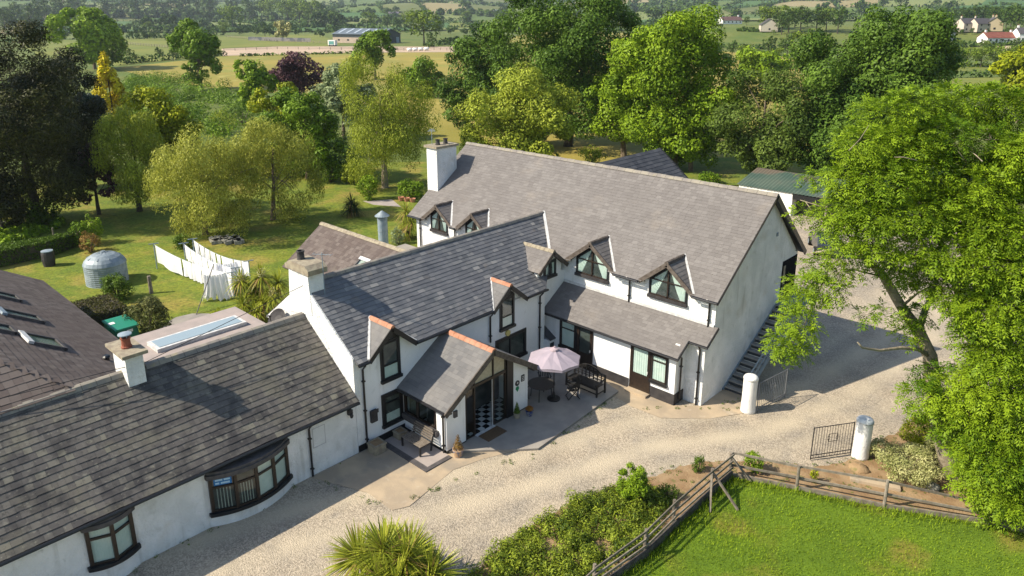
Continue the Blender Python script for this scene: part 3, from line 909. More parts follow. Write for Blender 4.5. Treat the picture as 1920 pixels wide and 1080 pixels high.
# window beside the porch, dark door behind the parasol
window(ms_, PMX, 15.9, 16.72, .70, 1.95, trans=.74, sur=.13, cur='low', fm=M_BLACK)
window(ms_, PMX, 22.55, 24.45, .95, 2.1, mull=(.45,), sur=.12, cur=None, fm=M_BLACK)
lb = MB(); pbox(lb, PMX, 15.18, 15.48, .002, .12, 1.1, 1.62); pbox(lb, PMX, 15.15, 15.51, .12, .16, 1.5, 1.66); lb.build('letter_box', M_PLINTH, ms_)
yb = MB(); yb.tube([(XM + .002, 23.25, 2.38), (XM + .09, 23.25, 2.38)], .15, 16); yb.build('alarm_disc', mat('yellowed_plastic', (.55, .46, .16), rough=.5), ms_)
# gable chimney
ch = MB(); ch.prism([(-26.5, 14.53, 4.9), (-24.75, 14.53, 5.2), (-24.86, 14.53, 6.98), (-26.28, 14.53, 6.98)], (0, .7, 0)); chm = ch.build('chimney', M_WHITE, ms_)
ds = MB(); ds.prism([(-26.42, 14.44, 6.92), (-24.66, 14.44, 6.92), (-24.64, 14.44, 7.14), (-24.9, 14.44, 7.30), (-26.05, 14.44, 7.30), (-26.42, 14.44, 7.10)], (0, .9, 0)); ds.build('chimney_cap', M_CAPSTONE, chm)
pot(chm, (-25.85, 14.88, 7.24), .42, .17, M_DARKPOT)
aerial(chm, (-24.6, 15.1, 5.8), 2.0, .6, n=5, L=.8)
# satellite dish on the gable
di = MB(); cth = np.array([-26.9, 14.1, 4.55]); ax = unit((.15, -.75, .55)); a1 = unit(np.cross(ax, (0, 0, 1))); a2 = np.cross(a1, ax)
rings = [(0, -.10), (.2, -.085), (.36, -.04), (.46, 0), (.47, .01)]
vv = []; ff = []
for i, (r_, d_) in enumerate(rings):
    for k in range(18):
        q = k * math.pi / 9; vv.append(cth + ax * d_ + r_ * (math.cos(q) * a1 + math.sin(q) * a2))
for i in range(len(rings) - 1):
    for k in range(18): ff.append((i * 18 + k, i * 18 + (k + 1) % 18, (i + 1) * 18 + (k + 1) % 18, (i + 1) * 18 + k))
di.add(vv, ff); di.tube([cth - a2 * .4, cth + ax * .42], .018, 6); di.tube([cth - ax * .1, (-26.9, 14.55, 4.35)], .03, 6); di.obox(cth + ax * .45, (ax, a1, a2), (.06, .04, .04))
dsh = di.build('satellite_dish', M_PLINTH); tag(dsh, 'dark grey satellite dish on the white gable beside its chimney', 'satellite dish')
# little cellar hatch in the corner
ce = thing('cellar_hatch', 'small white corner hatch with a sloping black lid beside the patio', 'hatch', (-21.6, 26.2, 0))
b = MB(); b.box(-22.4, -21.75, 25.99, 26.42, 0, 1.1); b.build('wall', M_SMOOTH, ce)
b = MB(); b.prism([(-22.42, 25.99, 1.62), (-21.68, 25.99, 1.18), (-21.68, 25.99, 1.12), (-22.42, 25.99, 1.56)], (0, .43, 0)); b.build('lid', M_DARKROOF, ce)
b = MB(); b.box(-21.75, -21.73, 26.05, 26.35, .55, .95); b.build('hatch_door', M_BLACK, ce)

# ------------------------------------------------------------------ entrance porch
po = thing('entrance_porch', 'glazed gabled entrance porch with grey slates and bright terracotta ridge', 'porch', (-19.4, 19.3, 0))
FX, PY0, PY1, PRY = -19.4, 16.91, 21.74, 19.28
PRZ, PE0, PE1 = 3.86, 2.12, 2.16
w = MB()
rz = lambda y: (PE0 + (PRZ - PE0) * (y - 16.60) / (PRY - 16.60) if y < PRY else PE1 + (PRZ - PE1) * (21.99 - y) / (21.99 - PRY)) - .13
w.prism([(FX, PY0, .14), (FX, 17.95, .14), (FX, 17.95, rz(17.95)), (FX, PY0, rz(PY0))], (-.28, 0, 0))
w.build('wall', M_SMOOTH, po); w = MB()
w.prism([(FX, 20.78, .14), (FX, PY1, .14), (FX, PY1, rz(PY1)), (FX, 20.78, rz(20.78))], (-.28, 0, 0))
w.box(XM + .001, FX - .28, PY1 - .25, PY1, .14, 2.1)
w.build('wall', M_SMOOTH, po)
w = MB(); w.box(-20.0, FX - .28, PY0, PY0 + .25, .14, rz(PY0) - .02); w.box(XM + .001, -20.0, PY0, PY0 + .25, .14, .62); w.build('side_wall', M_SMOOTH, po)
b = MB(); b.box(FX - .29, FX + .02, 20.8, PY1 + .02, 0, .14); b.build('plinth', M_BLACK, po)
b = MB(); b.box(FX - .29, FX + .02, PY0 - .02, 17.93, 0, .14); b.box(XM + .02, FX - .29, PY0 - .02, PY0 + .25, 0, .14); b.build('plinth', M_BLACK, po)
b = MB(); b.box(XM + .02, -19.86, PY0 - .16, PY0 + .02, .62, .86); b.build('sill', M_DARKTILE, po)
fr = MB()
for x in (-22.0, -21.2, -20.08): fr.box(x - .06, x + .06, PY0 + .0, PY0 + .09, .86, 2.1)
fr.box(-22.0, -20.0, PY0, PY0 + .09, 2.0, 2.14); fr.box(-22.0, -20.0, PY0, PY0 + .09, .86, .93)
for y, wd in ((17.99, .09), (18.52, .07), (19.62, .07), (20.36, .06)): fr.box(FX - .14, FX - .03, y - wd / 2, y + wd / 2, .02, rz(y) - .02)
fr.box(FX - .14, FX - .02, 17.95, 20.4, 2.33, 2.45)
fr.box(FX - .14, FX - .03, 17.95, 18.5, .02, .14); fr.box(FX - .14, FX - .03, 19.65, 20.4, .02, .14)
fr.build('window_frame', M_BROWN, po)
b = MB(); b.box(FX - .2, FX + .03, 20.40, 20.78, .02, rz(20.6) - .02); b.build('black_pilaster', M_BLACK, po)
for q in ([(FX - .08, 18.03, .14), (FX - .08, 18.49, .14), (FX - .08, 18.49, 2.33), (FX - .08, 18.03, 2.33)],
          [(FX - .08, 19.66, .14), (FX - .08, 20.33, .14), (FX - .08, 20.33, 2.33), (FX - .08, 19.66, 2.33)],
          [(x, PY0 + .045, z) for x, z in ((-21.94, .93), (-21.26, .93), (-21.26, 2.0), (-21.94, 2.0))],
          [(x, PY0 + .045, z) for x, z in ((-21.14, .93), (-20.14, .93), (-20.14, 2.0), (-21.14, 2.0))]):
    g = MB(); g.poly(q); g.build('pane', GLASS, po)
M_CREAM = mat('cream_gable_glass', (.36, .33, .24), (.42, .385, .285), nscale=9, rough=.25, spec=.5)
for y0, y1 in ((18.03, 18.49), (18.56, 19.58), (19.66, 20.33)):
    t0, t1 = rz(y0) - .03, rz(y1) - .03
    pts = [(FX - .08, y0, 2.45), (FX - .08, y1, 2.45), (FX - .08, y1, t1)] + ([(FX - .08, PRY, rz(PRY) - .05)] if y0 < PRY < y1 else []) + [(FX - .08, y0, t0)]
    g = MB(); g.poly(pts); g.build('gable_pane', M_CREAM, po)
dd = MB(); dd.box(FX - .75, FX - .12, 18.56, 18.60, .08, 2.3); dd.build('open_door', M_BROWN, po)
hd = MB(); hd.box(FX - .10, FX - .04, 19.57, 19.60, .06, 2.3); hd.build('door_edge', M_LEAD, po)
ck = bpy.data.materials.new('checker_tiles'); ck.use_nodes = True
cn = ck.node_tree.nodes.new('ShaderNodeTexChecker'); cn.inputs['Scale'].default_value = 3.6
cn.inputs['Color1'].default_value = (.62, .62, .6, 1); cn.inputs['Color2'].default_value = (.012, .012, .012, 1)
gg = ck.node_tree.nodes.new('ShaderNodeNewGeometry'); ck.node_tree.links.new(gg.outputs['Position'], cn.inputs['Vector'])
ck.node_tree.links.new(cn.outputs['Color'], ck.node_tree.nodes['Principled BSDF'].inputs['Base Color']); ck.node_tree.nodes['Principled BSDF'].inputs['Roughness'].default_value = .2
b = MB(); b.box(XM + .01, FX - .12, 17.17, 21.48, .02, .13); b.build('checker_floor', ck, po)
b = MB()
b.box(-20.95, -20.9, 17.2, 18.5, .131, 2.3); b.box(-20.95, -20.9, 19.75, 21.45, .131, 2.3); b.box(-20.95, -20.9, 18.5, 19.75, 2.1, 2.3)
for q in np.linspace(18.55, 19.7, 7): b.box(-20.94, -20.91, q - .015, q + .015, .131, 2.1)
for q in np.linspace(.2, 2.0, 9): b.box(-20.935, -20.915, 18.5, 19.75, q - .012, q + .012)
b.build('inner_screen', M_ROOM, po)
b = MB(); b.box(XM + .01, XM + .05, 17.2, 21.4, .131, 2.15); b.build('inner_wall', M_CREAM, po)
b = MB(); b.box(FX - .05, FX + .12, 18.5, 19.6, .112, .135); b.build('threshold', M_LEAD, po)
rf = MB()
S = np.array([0, PRY - 16.60, PRZ - PE0]); Lp = np.linalg.norm(S); slope_piece(rf, (XM + .0, 16.60, PE0), (1, 0, 0), S, Lp, 0, 3.05, tw=.25, e=.2, th=.012, seed=81)
S = np.array([0, PRY - 21.99, PRZ - PE1]); slope_piece(rf, (XM + .0, 21.99, PE1), (1, 0, 0), S, np.linalg.norm(S), 0, 3.05, tw=.25, e=.2, th=.012, seed=82)
rf.build('roof', M_PORCHROOF, po)
b = MB(); ridge_tiles(b, (XM + .05, PRY, PRZ + .03), (FX + .38, PRY, PRZ + .03), w=.16, step=.33); b.build('ridge_tile', M_TERRA, po)
b = MB(); b.beam((FX + .37, 16.55, PE0 - .12), (FX + .37, PRY, PRZ - .10), .05, .24); b.beam((FX + .37, 22.03, PE1 - .12), (FX + .37, PRY, PRZ - .10), .05, .24); b.build('bargeboard', M_BARGE, po)
b = MB(); b.box(FX, FX + .36, 16.62, 16.92, 1.96, 2.0); b.box(FX, FX + .36, 21.72, 22.0, 2.0, 2.04); b.build('soffit', M_BARGE, po)
gutter(po, (XM + .1, 16.54, PE0 - .04), (FX + .3, 16.54, PE0 - .04), .055); downpipe(po, FX - .12, PY0 - .07, .05, 2.0, kick=(0, -.25))
b = MB(); b.box(FX + .002, FX + .08, 17.28, 17.46, 1.5, 1.78); b.build('wall_lamp', M_DARKTILE, po)
b = MB(); b.tube([(FX + .002, 21.05, 1.55), (FX + .03, 21.05, 1.55)], .13, 16); b.build('round_plaque', M_BLACK, po)
b = MB(); b.box(FX + .002, FX + .03, 21.3, 21.5, 1.52, 1.82); b.build('square_plaque', M_PLINTH, po)
b = MB()
for q in range(3): b.box(FX + .03, FX + .034, 21.33, 21.47, 1.57 + q * .08, 1.60 + q * .08)
b.tube([(FX + .03, 21.05, 1.57), (FX + .034, 21.05, 1.57)], .05, 10); b.build('plaque_lettering', M_LEAD, po)
b = MB(); b.prism([(FX + .002, 20.95, 1.28), (FX + .002, 21.05, 1.14), (FX + .002, 21.15, 1.28), (FX + .002, 21.12, 1.38), (FX + .002, 20.98, 1.38)], (.03, 0, 0)); b.build('green_badge', mat('green_enamel', (.01, .22, .09), rough=.35), po)
dm = MB(); dm.box(-19.28, -18.68, 18.55, 19.65, .112, .135); tag(dm.build('doormat', mat('brown_coir', (.10, .06, .035), (.14, .09, .05), nscale=20, rough=1)), 'brown coir doormat outside the glazed porch door', 'doormat')

# ------------------------------------------------------------------ the low cottage
WX, WEZ, WRX, WRZ = -22.08, 2.46, -25.45, 5.10
SW = (WRZ - WEZ) / (-21.83 + 25.45)
co = thing('low_cottage', 'single-storey white cottage with mossy old slate roof and two bow windows', 'cottage', (WX, 5, 0))
w = MB(); w.box(WX - .35, WX, -8, 14.53, 0, WEZ - .03); w.box(-28.9, -28.6, -8, 14.53, 0, 2.5)
w.prism([(WX, -8, 0), (WX, -8, WEZ), (WRX, -8, WRZ - .1), (-28.9, -8, 2.5), (-28.9, -8, 0)], (0, .35, 0)); w.build('wall', M_WHITE, co)
rf = MB(); S = np.array([WRX + 21.80, 0, WRZ - WEZ]); Lw = np.linalg.norm(S)
slope_piece(rf, (-21.80, -8, WEZ), (0, 1, 0), S, Lw, 0, 22.53, tw=.225, e=.235, th=.022, seed=91, jit=.35)
S2 = np.array([3.65, 0, WRZ - WEZ]); slope_piece(rf, (-29.1, -8, WEZ), (0, 1, 0), S2, Lw, 0, 22.53, tw=.5, e=.4, seed=92)
rf.build('roof', M_OLDSLATE, co)
b = MB(); ridge_tiles(b, (WRX, 8.2, WRZ + .02), (WRX, 14.5, WRZ + .02), w=.2, step=.45, drop=.12); b.build('ridge_tile', M_RIDGE, co); b = MB(); ridge_tiles(b, (WRX, -8, WRZ + .02), (WRX, 7.5, WRZ + .02), w=.2, step=.45, drop=.12); b.build('ridge_tile', M_RIDGE, co)
gutter(co, (-21.74, -8, WEZ - .06), (-21.74, 14.5, WEZ - .06)); downpipe(co, WX + .07, 12.39, .05, 2.2, kick=(.2, 0))
ch = MB(); ch.box(-26.05, -24.9, 7.43, 8.01, 4.2, 5.83); chm = ch.build('chimney', M_WHITE, co)
b = MB(); b.box(-26.3, -24.72, 7.3, 8.14, 5.83, 5.95); b.build('chimney_cap', M_CAPSTONE, chm)
pot(chm, (-25.45, 7.72, 5.95), .38, .17, M_POT, cowl=True)
b = MB()
for y0, y1, z0, z1 in ((12.55, 13.1, 1.95, 1.97), (12.55, 13.1, 1.15, 1.17), (12.55, 12.57, 1.15, 1.97), (13.08, 13.1, 1.15, 1.97)): b.box(WX, WX + .012, y0, y1, z0, z1)
b.build('sealed_opening', mat('grey_outline', (.45, .45, .46)), co)
b = MB(); b.box(WX + .003, WX + .12, 14.12, 14.32, 1.92, 2.1); b.lathe((WX + .16, 14.22, 1.8), [(.05, 0), (.08, .1), (.05, .16)], 8); b.build('flood_lamp', M_PLINTH, co)


def bow(y0, y1, z0, z1, bulge, n, kinds):
    c, h = (y0 + y1) / 2, (y1 - y0) / 2
    fn = lambda y, ex=0: bulge * max(0, 1 - ((y - c) / (h + ex)) ** 2)
    K = 14; ys = np.linspace(y0, y1, K + 1)

    def arc(mb, za, zb, add, ex=0.0):
        yy = np.linspace(y0 - ex, y1 + ex, K + 1); pts = []
        pts = [(WX + .001, y0 - ex, za)] + [(WX + .02 + fn(y, ex) + add, y, za) for y in yy] + [(WX + .001, y1 + ex, za)]
        mb.prism(pts, (0, 0, zb - za))
    bb = MB(); arc(bb, 0, z0 - .12, -.02, .12); bw_ = bb.build('bow_base', M_WHITE, co)
    sb = MB(); arc(sb, z0 - .12, z0, .12, .14); w0 = sb.build('bow_window', M_BLACK, co)
    hb = MB(); arc(hb, z1, z1 + .16, .12, .14)
    nn = 8
    hb.prism([(WX + .001, y0 - .1, z1 + .16)] + [(WX + .10 + fn(y, .1), y, z1 + .16) for y in np.linspace(y0 - .1, y1 + .1, nn)] + [(WX + .001, y1 + .1, z1 + .16)], (0, 0, .10)); hb.build('bow_head', M_DARKTILE, w0)
    fb = MB(); ib = MB(); gb = MB()
    edges = np.linspace(y0, y1, n + 1)
    for y in edges: x = WX + fn(y); fb.box(x - .02, x + .09, y - .055, y + .055, z0, z1)
    for k, (l, r) in enumerate(zip(edges[:-1], edges[1:])):
        pl_, pr_ = np.array([WX + fn(l) + .04, l, 0]), np.array([WX + fn(r) + .04, r, 0])
        zt_ = z0 + (z1 - z0) * .70
        for zz, t_ in ((z0 + .03, .06), (zt_, .07), (z1 - .03, .06)): fb.beam(pl_ + (0, 0, zz), pr_ + (0, 0, zz), .07, t_)
        d = (pr_ - pl_)
        Pq = lambda a, nn_, z, pl_=pl_, d=d: tuple(pl_ + d * a + np.array([nn_ - .03, 0, z]))
        gb.poly([Pq(.08, .03, z0 + .04), Pq(.92, .03, z0 + .04), Pq(.92, .03, z1 - .04), Pq(.08, .03, z1 - .04)])
        ib.poly([Pq(0, -.05, z0), Pq(1, -.05, z0), Pq(1, -.05, z1), Pq(0, -.05, z1)])
        kd = kinds[k]
        if kd == 'b':
            for q in range(5): curtain(w0, Pq, .25 + q * .13, .29 + q * .13, z0 + .05, zt_ - .05, -.02, m=M_BLIND, name='blind_slat', step=.02)
        elif kd == 'c':
            curtain(w0, Pq, .06, .94, z0 + .05, z1 - .05, -.03, step=.05, wave=.008)
        if kd == 'b' and k == 0:
            pb_ = MB(); pb_.poly([Pq(.14, .045, zt_ + .07), Pq(.86, .045, zt_ + .07), Pq(.86, .045, z1 - .08), Pq(.14, .045, z1 - .08)]); pb_.build('blue_notice', mat('blue_print', (.015, .16, .42), rough=.4), w0)
            pt = MB()
            for q0, q1, zz in ((.2, .5, .26), (.55, .8, .26), (.2, .36, .14), (.42, .78, .14)): pt.poly([Pq(q0, .048, zt_ + zz - .03), Pq(q1, .048, zt_ + zz - .03), Pq(q1, .048, zt_ + zz + .04), Pq(q0, .048, zt_ + zz + .04)])
            pt.build('notice_lettering', mat('pale_print', (.4, .6, .75), rough=.4), w0)
    fb.build('window_frame', M_BROWN, w0); ib.build('dark_backing', M_ROOM, w0); gb.build('pane', GLASS, w0)


bow(8.55, 11.4, .58, 1.92, .48, 4, 'bbcc')
bow(4.75, 6.0, .78, 2.1, .26, 2, 'cc')
# overhead wires along the cottage ridge
ow = MB()
pp = [(-30, -6, 6.2), (-25.6, 3.5, 5.5), (-24.9, 8.1, 5.45), (-25.2, 14.5, 6.4)]
ow.tube(pp, .012, 5); tag(ow.build('overhead_cable', M_IRON), 'thin black cable strung over the old slate roof', 'cable')

# ------------------------------------------------------------------ back buildings
an = thing('rear_annex', 'brown-roofed rear annex with one tilted skylight behind the slate house', 'annex', (-33, 22.8, 0))
b = MB(); b.box(-36.75, -28.6, 20.35, 25.4, 0, 3.0); b.prism([(-36.75, 20.35, 3.0), (-36.75, 25.4, 3.0), (-36.75, 22.87, 4.85)], (.3, 0, 0)); b.build('wall', M_WHITE, an)
b = MB()
for y0 in (20.05, 25.69):
    S = np.array([0, 22.87 - y0, 5.0 - 2.95]); slope_piece(b, (-37.0, y0, 2.95), (1, 0, 0), S, np.linalg.norm(S), 0, 10.6, tw=.26, e=.22, seed=int(y0))
b.build('roof', M_BROWNTILE, an)
b = MB(); ridge_tiles(b, (-37.02, 22.87, 5.02), (-27.6, 22.87, 5.02), w=.18); b.build('ridge_tile', M_CAPSTONE, an)


def skylight(par, c, U, S, w_, l_, m=None, name='skylight', top=None):
    c = np.array(c, float); U, S = unit(U), unit(S); N = np.cross(U, S); N = N if N[2] > 0 else -N
    mb = MB()
    mb.obox(c + U * (w_ / 2) + N * .06, (U, S, N), (.05, l_ / 2, .07)); mb.obox(c - U * (w_ / 2) + N * .06, (U, S, N), (.05, l_ / 2, .07))
    mb.obox(c + S * (l_ / 2) + N * .06, (U, S, N), (w_ / 2 + .05, .06, .07)); mb.obox(c - S * (l_ / 2) + N * .06, (U, S, N), (w_ / 2 + .05, .06, .07))
    o = mb.build(name, m or M_DARKTILE, par)
    hb = MB(); hb.obox(c + S * (l_ / 2 + .02) + N * .10, (U, S, N), (w_ / 2 + .08, .10, .05)); hb.build('flashing', top or M_LEAD, o)
    ib = MB(); ib.obox(c + N * .03, (U, S, N), (w_ / 2 - .05, l_ / 2 - .05, .015)); ib.build('blind', mat('pale_blind', (.45, .45, .40), rough=.8), o)
    gb = MB(); q = [c + U * a * (w_ / 2 - .05) + S * b_ * (l_ / 2 - .05) + N * .10 for a, b_ in ((-1, -1), (1, -1), (1, 1), (-1, 1))]; gb.poly(q); gb.build('pane', GLASS, o)


Sa = unit((0, 2.82, 2.05))
skylight(an, (-31.2, 21.35, 2.95 + 1.30 * 2.05 / 2.82), (1, 0, 0), Sa, .75, 1.1)
fl = thing('metal_flue', 'tall grey steel flue with a conical cap behind the annex', 'flue', (-38.2, 28.2, 0))
b = MB(); b.tube([(-38.2, 28.2, 0), (-38.2, 28.2, 4.05)], .33, 18); b.build('pipe', M_GREYMETAL, fl)
b = MB(); b.lathe((-38.2, 28.2, 4.12), [(.49, 0), (.50, .03), (.06, .36)], 18)
for k in range(4): b.tube([(-38.2 + .3 * math.cos(k * 1.57), 28.2 + .3 * math.sin(k * 1.57), 3.95), (-38.2 + .38 * math.cos(k * 1.57), 28.2 + .38 * math.sin(k * 1.57), 4.14)], .02, 5)
b.build('rain_cap', M_ZINC, fl)
b = MB()
for z in (.9, 2.0, 3.1, 3.9): b.tube([(-38.2, 28.2, z), (-38.2, 28.2, z + .05)], .345, 18)
b.build('band', M_ZINC, fl)
fr_ = thing('flat_roof_extension', 'grey flat-roofed infill with a small dome light by the dormers', 'extension', (-31, 26.6, 0))
b = MB(); b.box(-35.4, -28.6, 25.45, 27.9, 0, 2.7); b.build('wall', M_WHITE, fr_); b = MB(); b.box(-35.5, -28.6, 25.42, 27.92, 2.702, 2.85); b.build('roof', M_GREYSLAB, fr_)
b = MB(); b.lathe((-31.8, 26.6, 2.85), [(.5, 0), (.5, .1), (.3, .22), (.05, .26)], 14); b.build('dome_light', M_LEAD, fr_)
fe = thing('flat_roof_block', 'low block with pale flat roof and long blue-white rooflight behind the cottage', 'extension', (-31, 12.5, 0))
b = MB(); b.box(-33.2, -28.95, 9.9, 15.2, 0, 2.75); b.build('wall', M_WHITE, fe); b = MB(); b.box(-33.3, -28.9, 9.8, 15.3, 2.752, 2.95); b.build('roof', mat('pinkish_felt', (.36, .30, .275), (.30, .26, .24), nscale=1.5, rough=.95), fe)
b = MB(); b.box(-31.9, -30.75, 10.5, 14.6, 2.952, 3.12); rl = b.build('rooflight', M_LEAD, fe)
b = MB(); b.box(-31.75, -30.9, 10.65, 14.45, 3.122, 3.14); b.build('pane', mat('blue_rooflight_glass', (.27, .34, .38), rough=.12, spec=.6), rl)
bh = thing('brown_roof_house', 'low house with brown tiled roof and several skylights at the left edge', 'house', (-36, 5, 0))
b = MB(); b.box(-45.2, -29.4, -2, 9.6, 0, 2.5); b.prism([(-45.2, 9.6, 2.5), (-45.2, -2, 2.5), (-45.2, 3.8, 6.0)], (.3, 0, 0)); b.build('wall', M_WHITE, bh)
b = MB(); S = np.array([0, -6.2, 3.75]); Lb = np.linalg.norm(S)
slope_piece(b, (-45.6, 10.1, 2.6), (1, 0, 0), S, Lb, 0, lambda v: 17.2 + v * .63 if v < 4.86 else 20.26 - (v - 4.86) * .94, tw=.30, e=.30, th=.02, seed=96, brk=(4.86,))
Sh = np.array([-2.3, 0, 1.29]); Lh = np.linalg.norm(Sh)
slope_piece(b, (-25.3, 1.8, 5.08), (0, 1, 0), Sh, Lh, lambda v: v / Lh * 2.1, lambda v: 4.26 - v / Lh * 2.16, tw=.3, e=.3, th=.02, seed=98)
S = np.array([0, 6.2, 3.75]); slope_piece(b, (-45.6, -2.3, 2.6), (1, 0, 0), S, Lb, 0, 17.0, tw=.6, e=.6, th=.02, seed=97)
b.build('roof', M_BROWNTILE, bh)
Sb = unit((0, -6.2, 3.75)); Ob = np.array([-45.6, 10.1, 2.6])
skylight(bh, Ob + np.array([14.75, 0, 0]) + Sb * (3.65 * 1.1687), (1, 0, 0), Sb, 1.25, 1.25)
skylight(bh, Ob + np.array([10.9, 0, 0]) + Sb * (3.45 * 1.1687), (1, 0, 0), Sb, .9, 1.5, top=M_GREYMETAL)
skylight(bh, Ob + np.array([7.3, 0, 0]) + Sb * (3.3 * 1.1687), (1, 0, 0), Sb, .9, 1.3, top=M_GREYMETAL)
skylight(bh, Ob + np.array([13.9, 0, 0]) + Sb * (4.9 * 1.1687), (1, 0, 0), Sb, .9, 1.2, top=M_GREYMETAL)
b = MB(); ridge_tiles(b, (-45.6, 3.9, 6.36), (-27.6, 3.9, 6.36), w=.18); b.build('ridge_tile', M_BARGE, bh)
b = MB(); b.lathe(tuple(Ob + np.array([15.6, 0, 0]) + Sb * 2.1), [(.12, 0), (.12, .12), (.16, .16), (.1, .22)], 10); b.build('roof_vent', M_BLACK, bh)

# shed with green roof, behind the long house
sh = thing('green_roof_shed', 'low white-ended shed with green corrugated roof beyond the long house', 'shed', (-24.3, 61.6, 0))
b = MB(); b.box(-29.3, -24.3, 61.6, 61.9, 0, 2.05); b.prism([(-24.3, 61.9, 0), (-24.3, 69.4, 0), (-24.3, 69.4, 2.0), (-24.3, 61.9, 2.0)], (-.3, 0, 0)); b.build('wall', M_WHITEPAINT, sh)
b = MB(); b.box(-24.29, -18.6, 62.6, 62.75, 0, 1.9); b.build('bay_dark_board', M_BLACK, sh)  # black board behind the posts, painted as the shade inside the open bay
b = MB(); b.box(-24.29, -18.5, 61.55, 61.65, 1.55, 2.0); b.build('fascia', M_BLACK, sh)
for x in (-21.4, -18.6):
    b = MB(); b.box(x - .08, x + .08, 61.7, 61.86, 0, 1.6); b.build('post', M_WOOD, sh)
M_GREENROOF = mat('green_corrugated_roof', (.050, .085, .066), (.080, .11, .085), nscale=.5, rough=.7, stains=[((.14, .095, .07), .25, .5, .62, .7)])
b = MB(); n = 70
for k in range(n):
    x0, x1 = -29.5 + 11.1 * k / n, -29.5 + 11.1 * (k + 1) / n; dz = .05 * (k % 2)
    b.add([(x0, 61.45, 2.06 + dz), (x1, 61.45, 2.11 - dz), (x1, 65.5, 3.0 + .05 - dz), (x0, 65.5, 3.0 + dz), (x0, 69.8, 2.05 + dz), (x1, 69.8, 2.1 - dz)], [(0, 1, 2, 3), (3, 2, 5, 4)])
b.build('roof', M_GREENROOF, sh)

# ------------------------------------------------------------------ outside stair and its gate
stt = thing('outside_stair', 'grey metal outside staircase climbing the white gable to an upper door', 'staircase', (-13.2, 29.4, 0))
n = 15; y0, y1, zt = 29.35, 34.6, 2.85
b = MB()
for i in range(n):
    y = y0 + (y1 - y0) * i / n; z = zt * (i + 1) / n
    b.box(-13.78, -12.75, y, y + .30, z - .05, z)
b.build('tread', mat('grey_step', (.30, .285, .26), (.24, .23, .215), nscale=4, rough=.8), stt)
b = MB()
for i in range(n):
    y = y0 + (y1 - y0) * i / n; z = zt * (i + 1) / n
    b.box(-13.76, -12.77, y + .012, y + .03, z - zt / n, z - .052)
b.build('riser', mat('dark_riser', (.05, .055, .06), rough=.8), stt)
b = MB()
for x in (-13.80, -12.72): b.beam((x, y0 - .1, .02), (x, y1, zt - .02), .05, .24)
b.box(-13.78, -12.7, 34.6, 36.6, 2.72, 2.86)
for y in (34.7, 36.5): b.box(-12.8, -12.7, y - .05, y + .05, 0, 2.72)
b.build('stringer', M_GREYMETAL, stt)
b = MB()
for dz in (.95, .5): b.tube([(-12.68, y0, dz + .1), (-12.68, y1, zt + dz), (-12.68, 36.6, zt + dz)], .034, 6)
for i in range(0, n + 1, 3):
    y = y0 + (y1 - y0) * i / n; z = zt * i / n; b.tube([(-12.68, y, z), (-12.68, y, z + 1.0)], .022, 6)
for i in range(40):
    y = y0 + (y1 - y0) * i / 40; z = zt * i / 40; b.tube([(-12.68, y, z + .12), (-12.68, y, z + 1.0)], .009, 4, caps=False)
for y in (35.3, 36.0, 36.6): b.tube([(-12.68, y, zt), (-12.68, y, zt + .95)], .022, 6)
b.tube([(-12.68, 36.6, zt + .95), (-13.75, 36.6, zt + .95)], .025, 6)
b.build('handrail', M_GREYMETAL, stt)


def pillar(loc, label, h=1.78, r=.31):
    p = thing('gate_pillar', label, 'gate pillar', loc, 'round gate pillars')
    g = np.random.default_rng(int(abs(loc[0] * 10)))
    b = MB(); pr = [(r * 1.06, -.03), (r * 1.04, .1), (r * 1.0, .5), (r * .98, 1.0), (r * 1.0, h - .22), (r * .99, h - .18)]
    b.lathe(loc, pr, 20); b.build('shaft', M_WHITEPAINT, p, smooth=True)
    b = MB(); b.lathe(loc, [(r * 1.04, h - .178), (r * 1.04, h - .12), (r * .92, h - .05), (r * .6, h), (.03, h + .015)], 20)
    b.build('cap', M_WHITEPAINT if loc[0] < -10 else mat('bluish_worn_cap', (.42, .47, .50), (.72, .72, .72), nscale=3, rough=.8), p, smooth=True)
    return p


pL = gp(1402, 771); pR = gp(1612, 857)
pillar((pL[0], pL[1], 0), 'round white-washed gate pillar beside the foot of the outside stair')
pillar((pR[0], pR[1], 0), 'round white-washed gate pillar with bluish worn cap beside the variegated bush')


def iron_gate(a, b_, label, m, h=1.5, closed_top=True):
    a, b_ = np.array(a, float), np.array(b_, float); d = b_ - a; L = np.linalg.norm(d); d /= L
    g = thing('iron_gate', label, 'gate', tuple(a), 'iron drive gates')
    f = MB(); z = np.array([0, 0, 1.])
    for q in (0, L): f.tube([a + d * q + z * .06, a + d * q + z * h], .022, 6)
    for zz in (.10, .24, h - .03): f.tube([a + z * zz, a + d * L + z * zz], .018, 6)
    f.build('frame', m, g)
    f = MB(); k = 15
    for i in range(1, k):
        q = L * i / k; f.tube([a + d * q + z * .10, a + d * q + z * (h - .03)], .0085, 4, caps=False)
    f.build('bars', m, g)
    f = MB(); c = a + d * L / 2 + z * (h * .62)
    for s1 in (-1, 1):
        f.tube([c + d * .2 * s1 - z * .17, c + d * .2 * s1 + z * .17], .011, 5)
        f.tube([c - d * .2 + z * .17 * s1, c + d * .2 + z * .17 * s1], .011, 5)
        pts = [c + d * s1 * (.2 + .06 * math.sin(t)) + z * (.1 * math.cos(t)) for t in np.linspace(0, 6.28, 9)]
        f.tube(pts, .008, 4)
    f.build('scroll_panel', m, g)


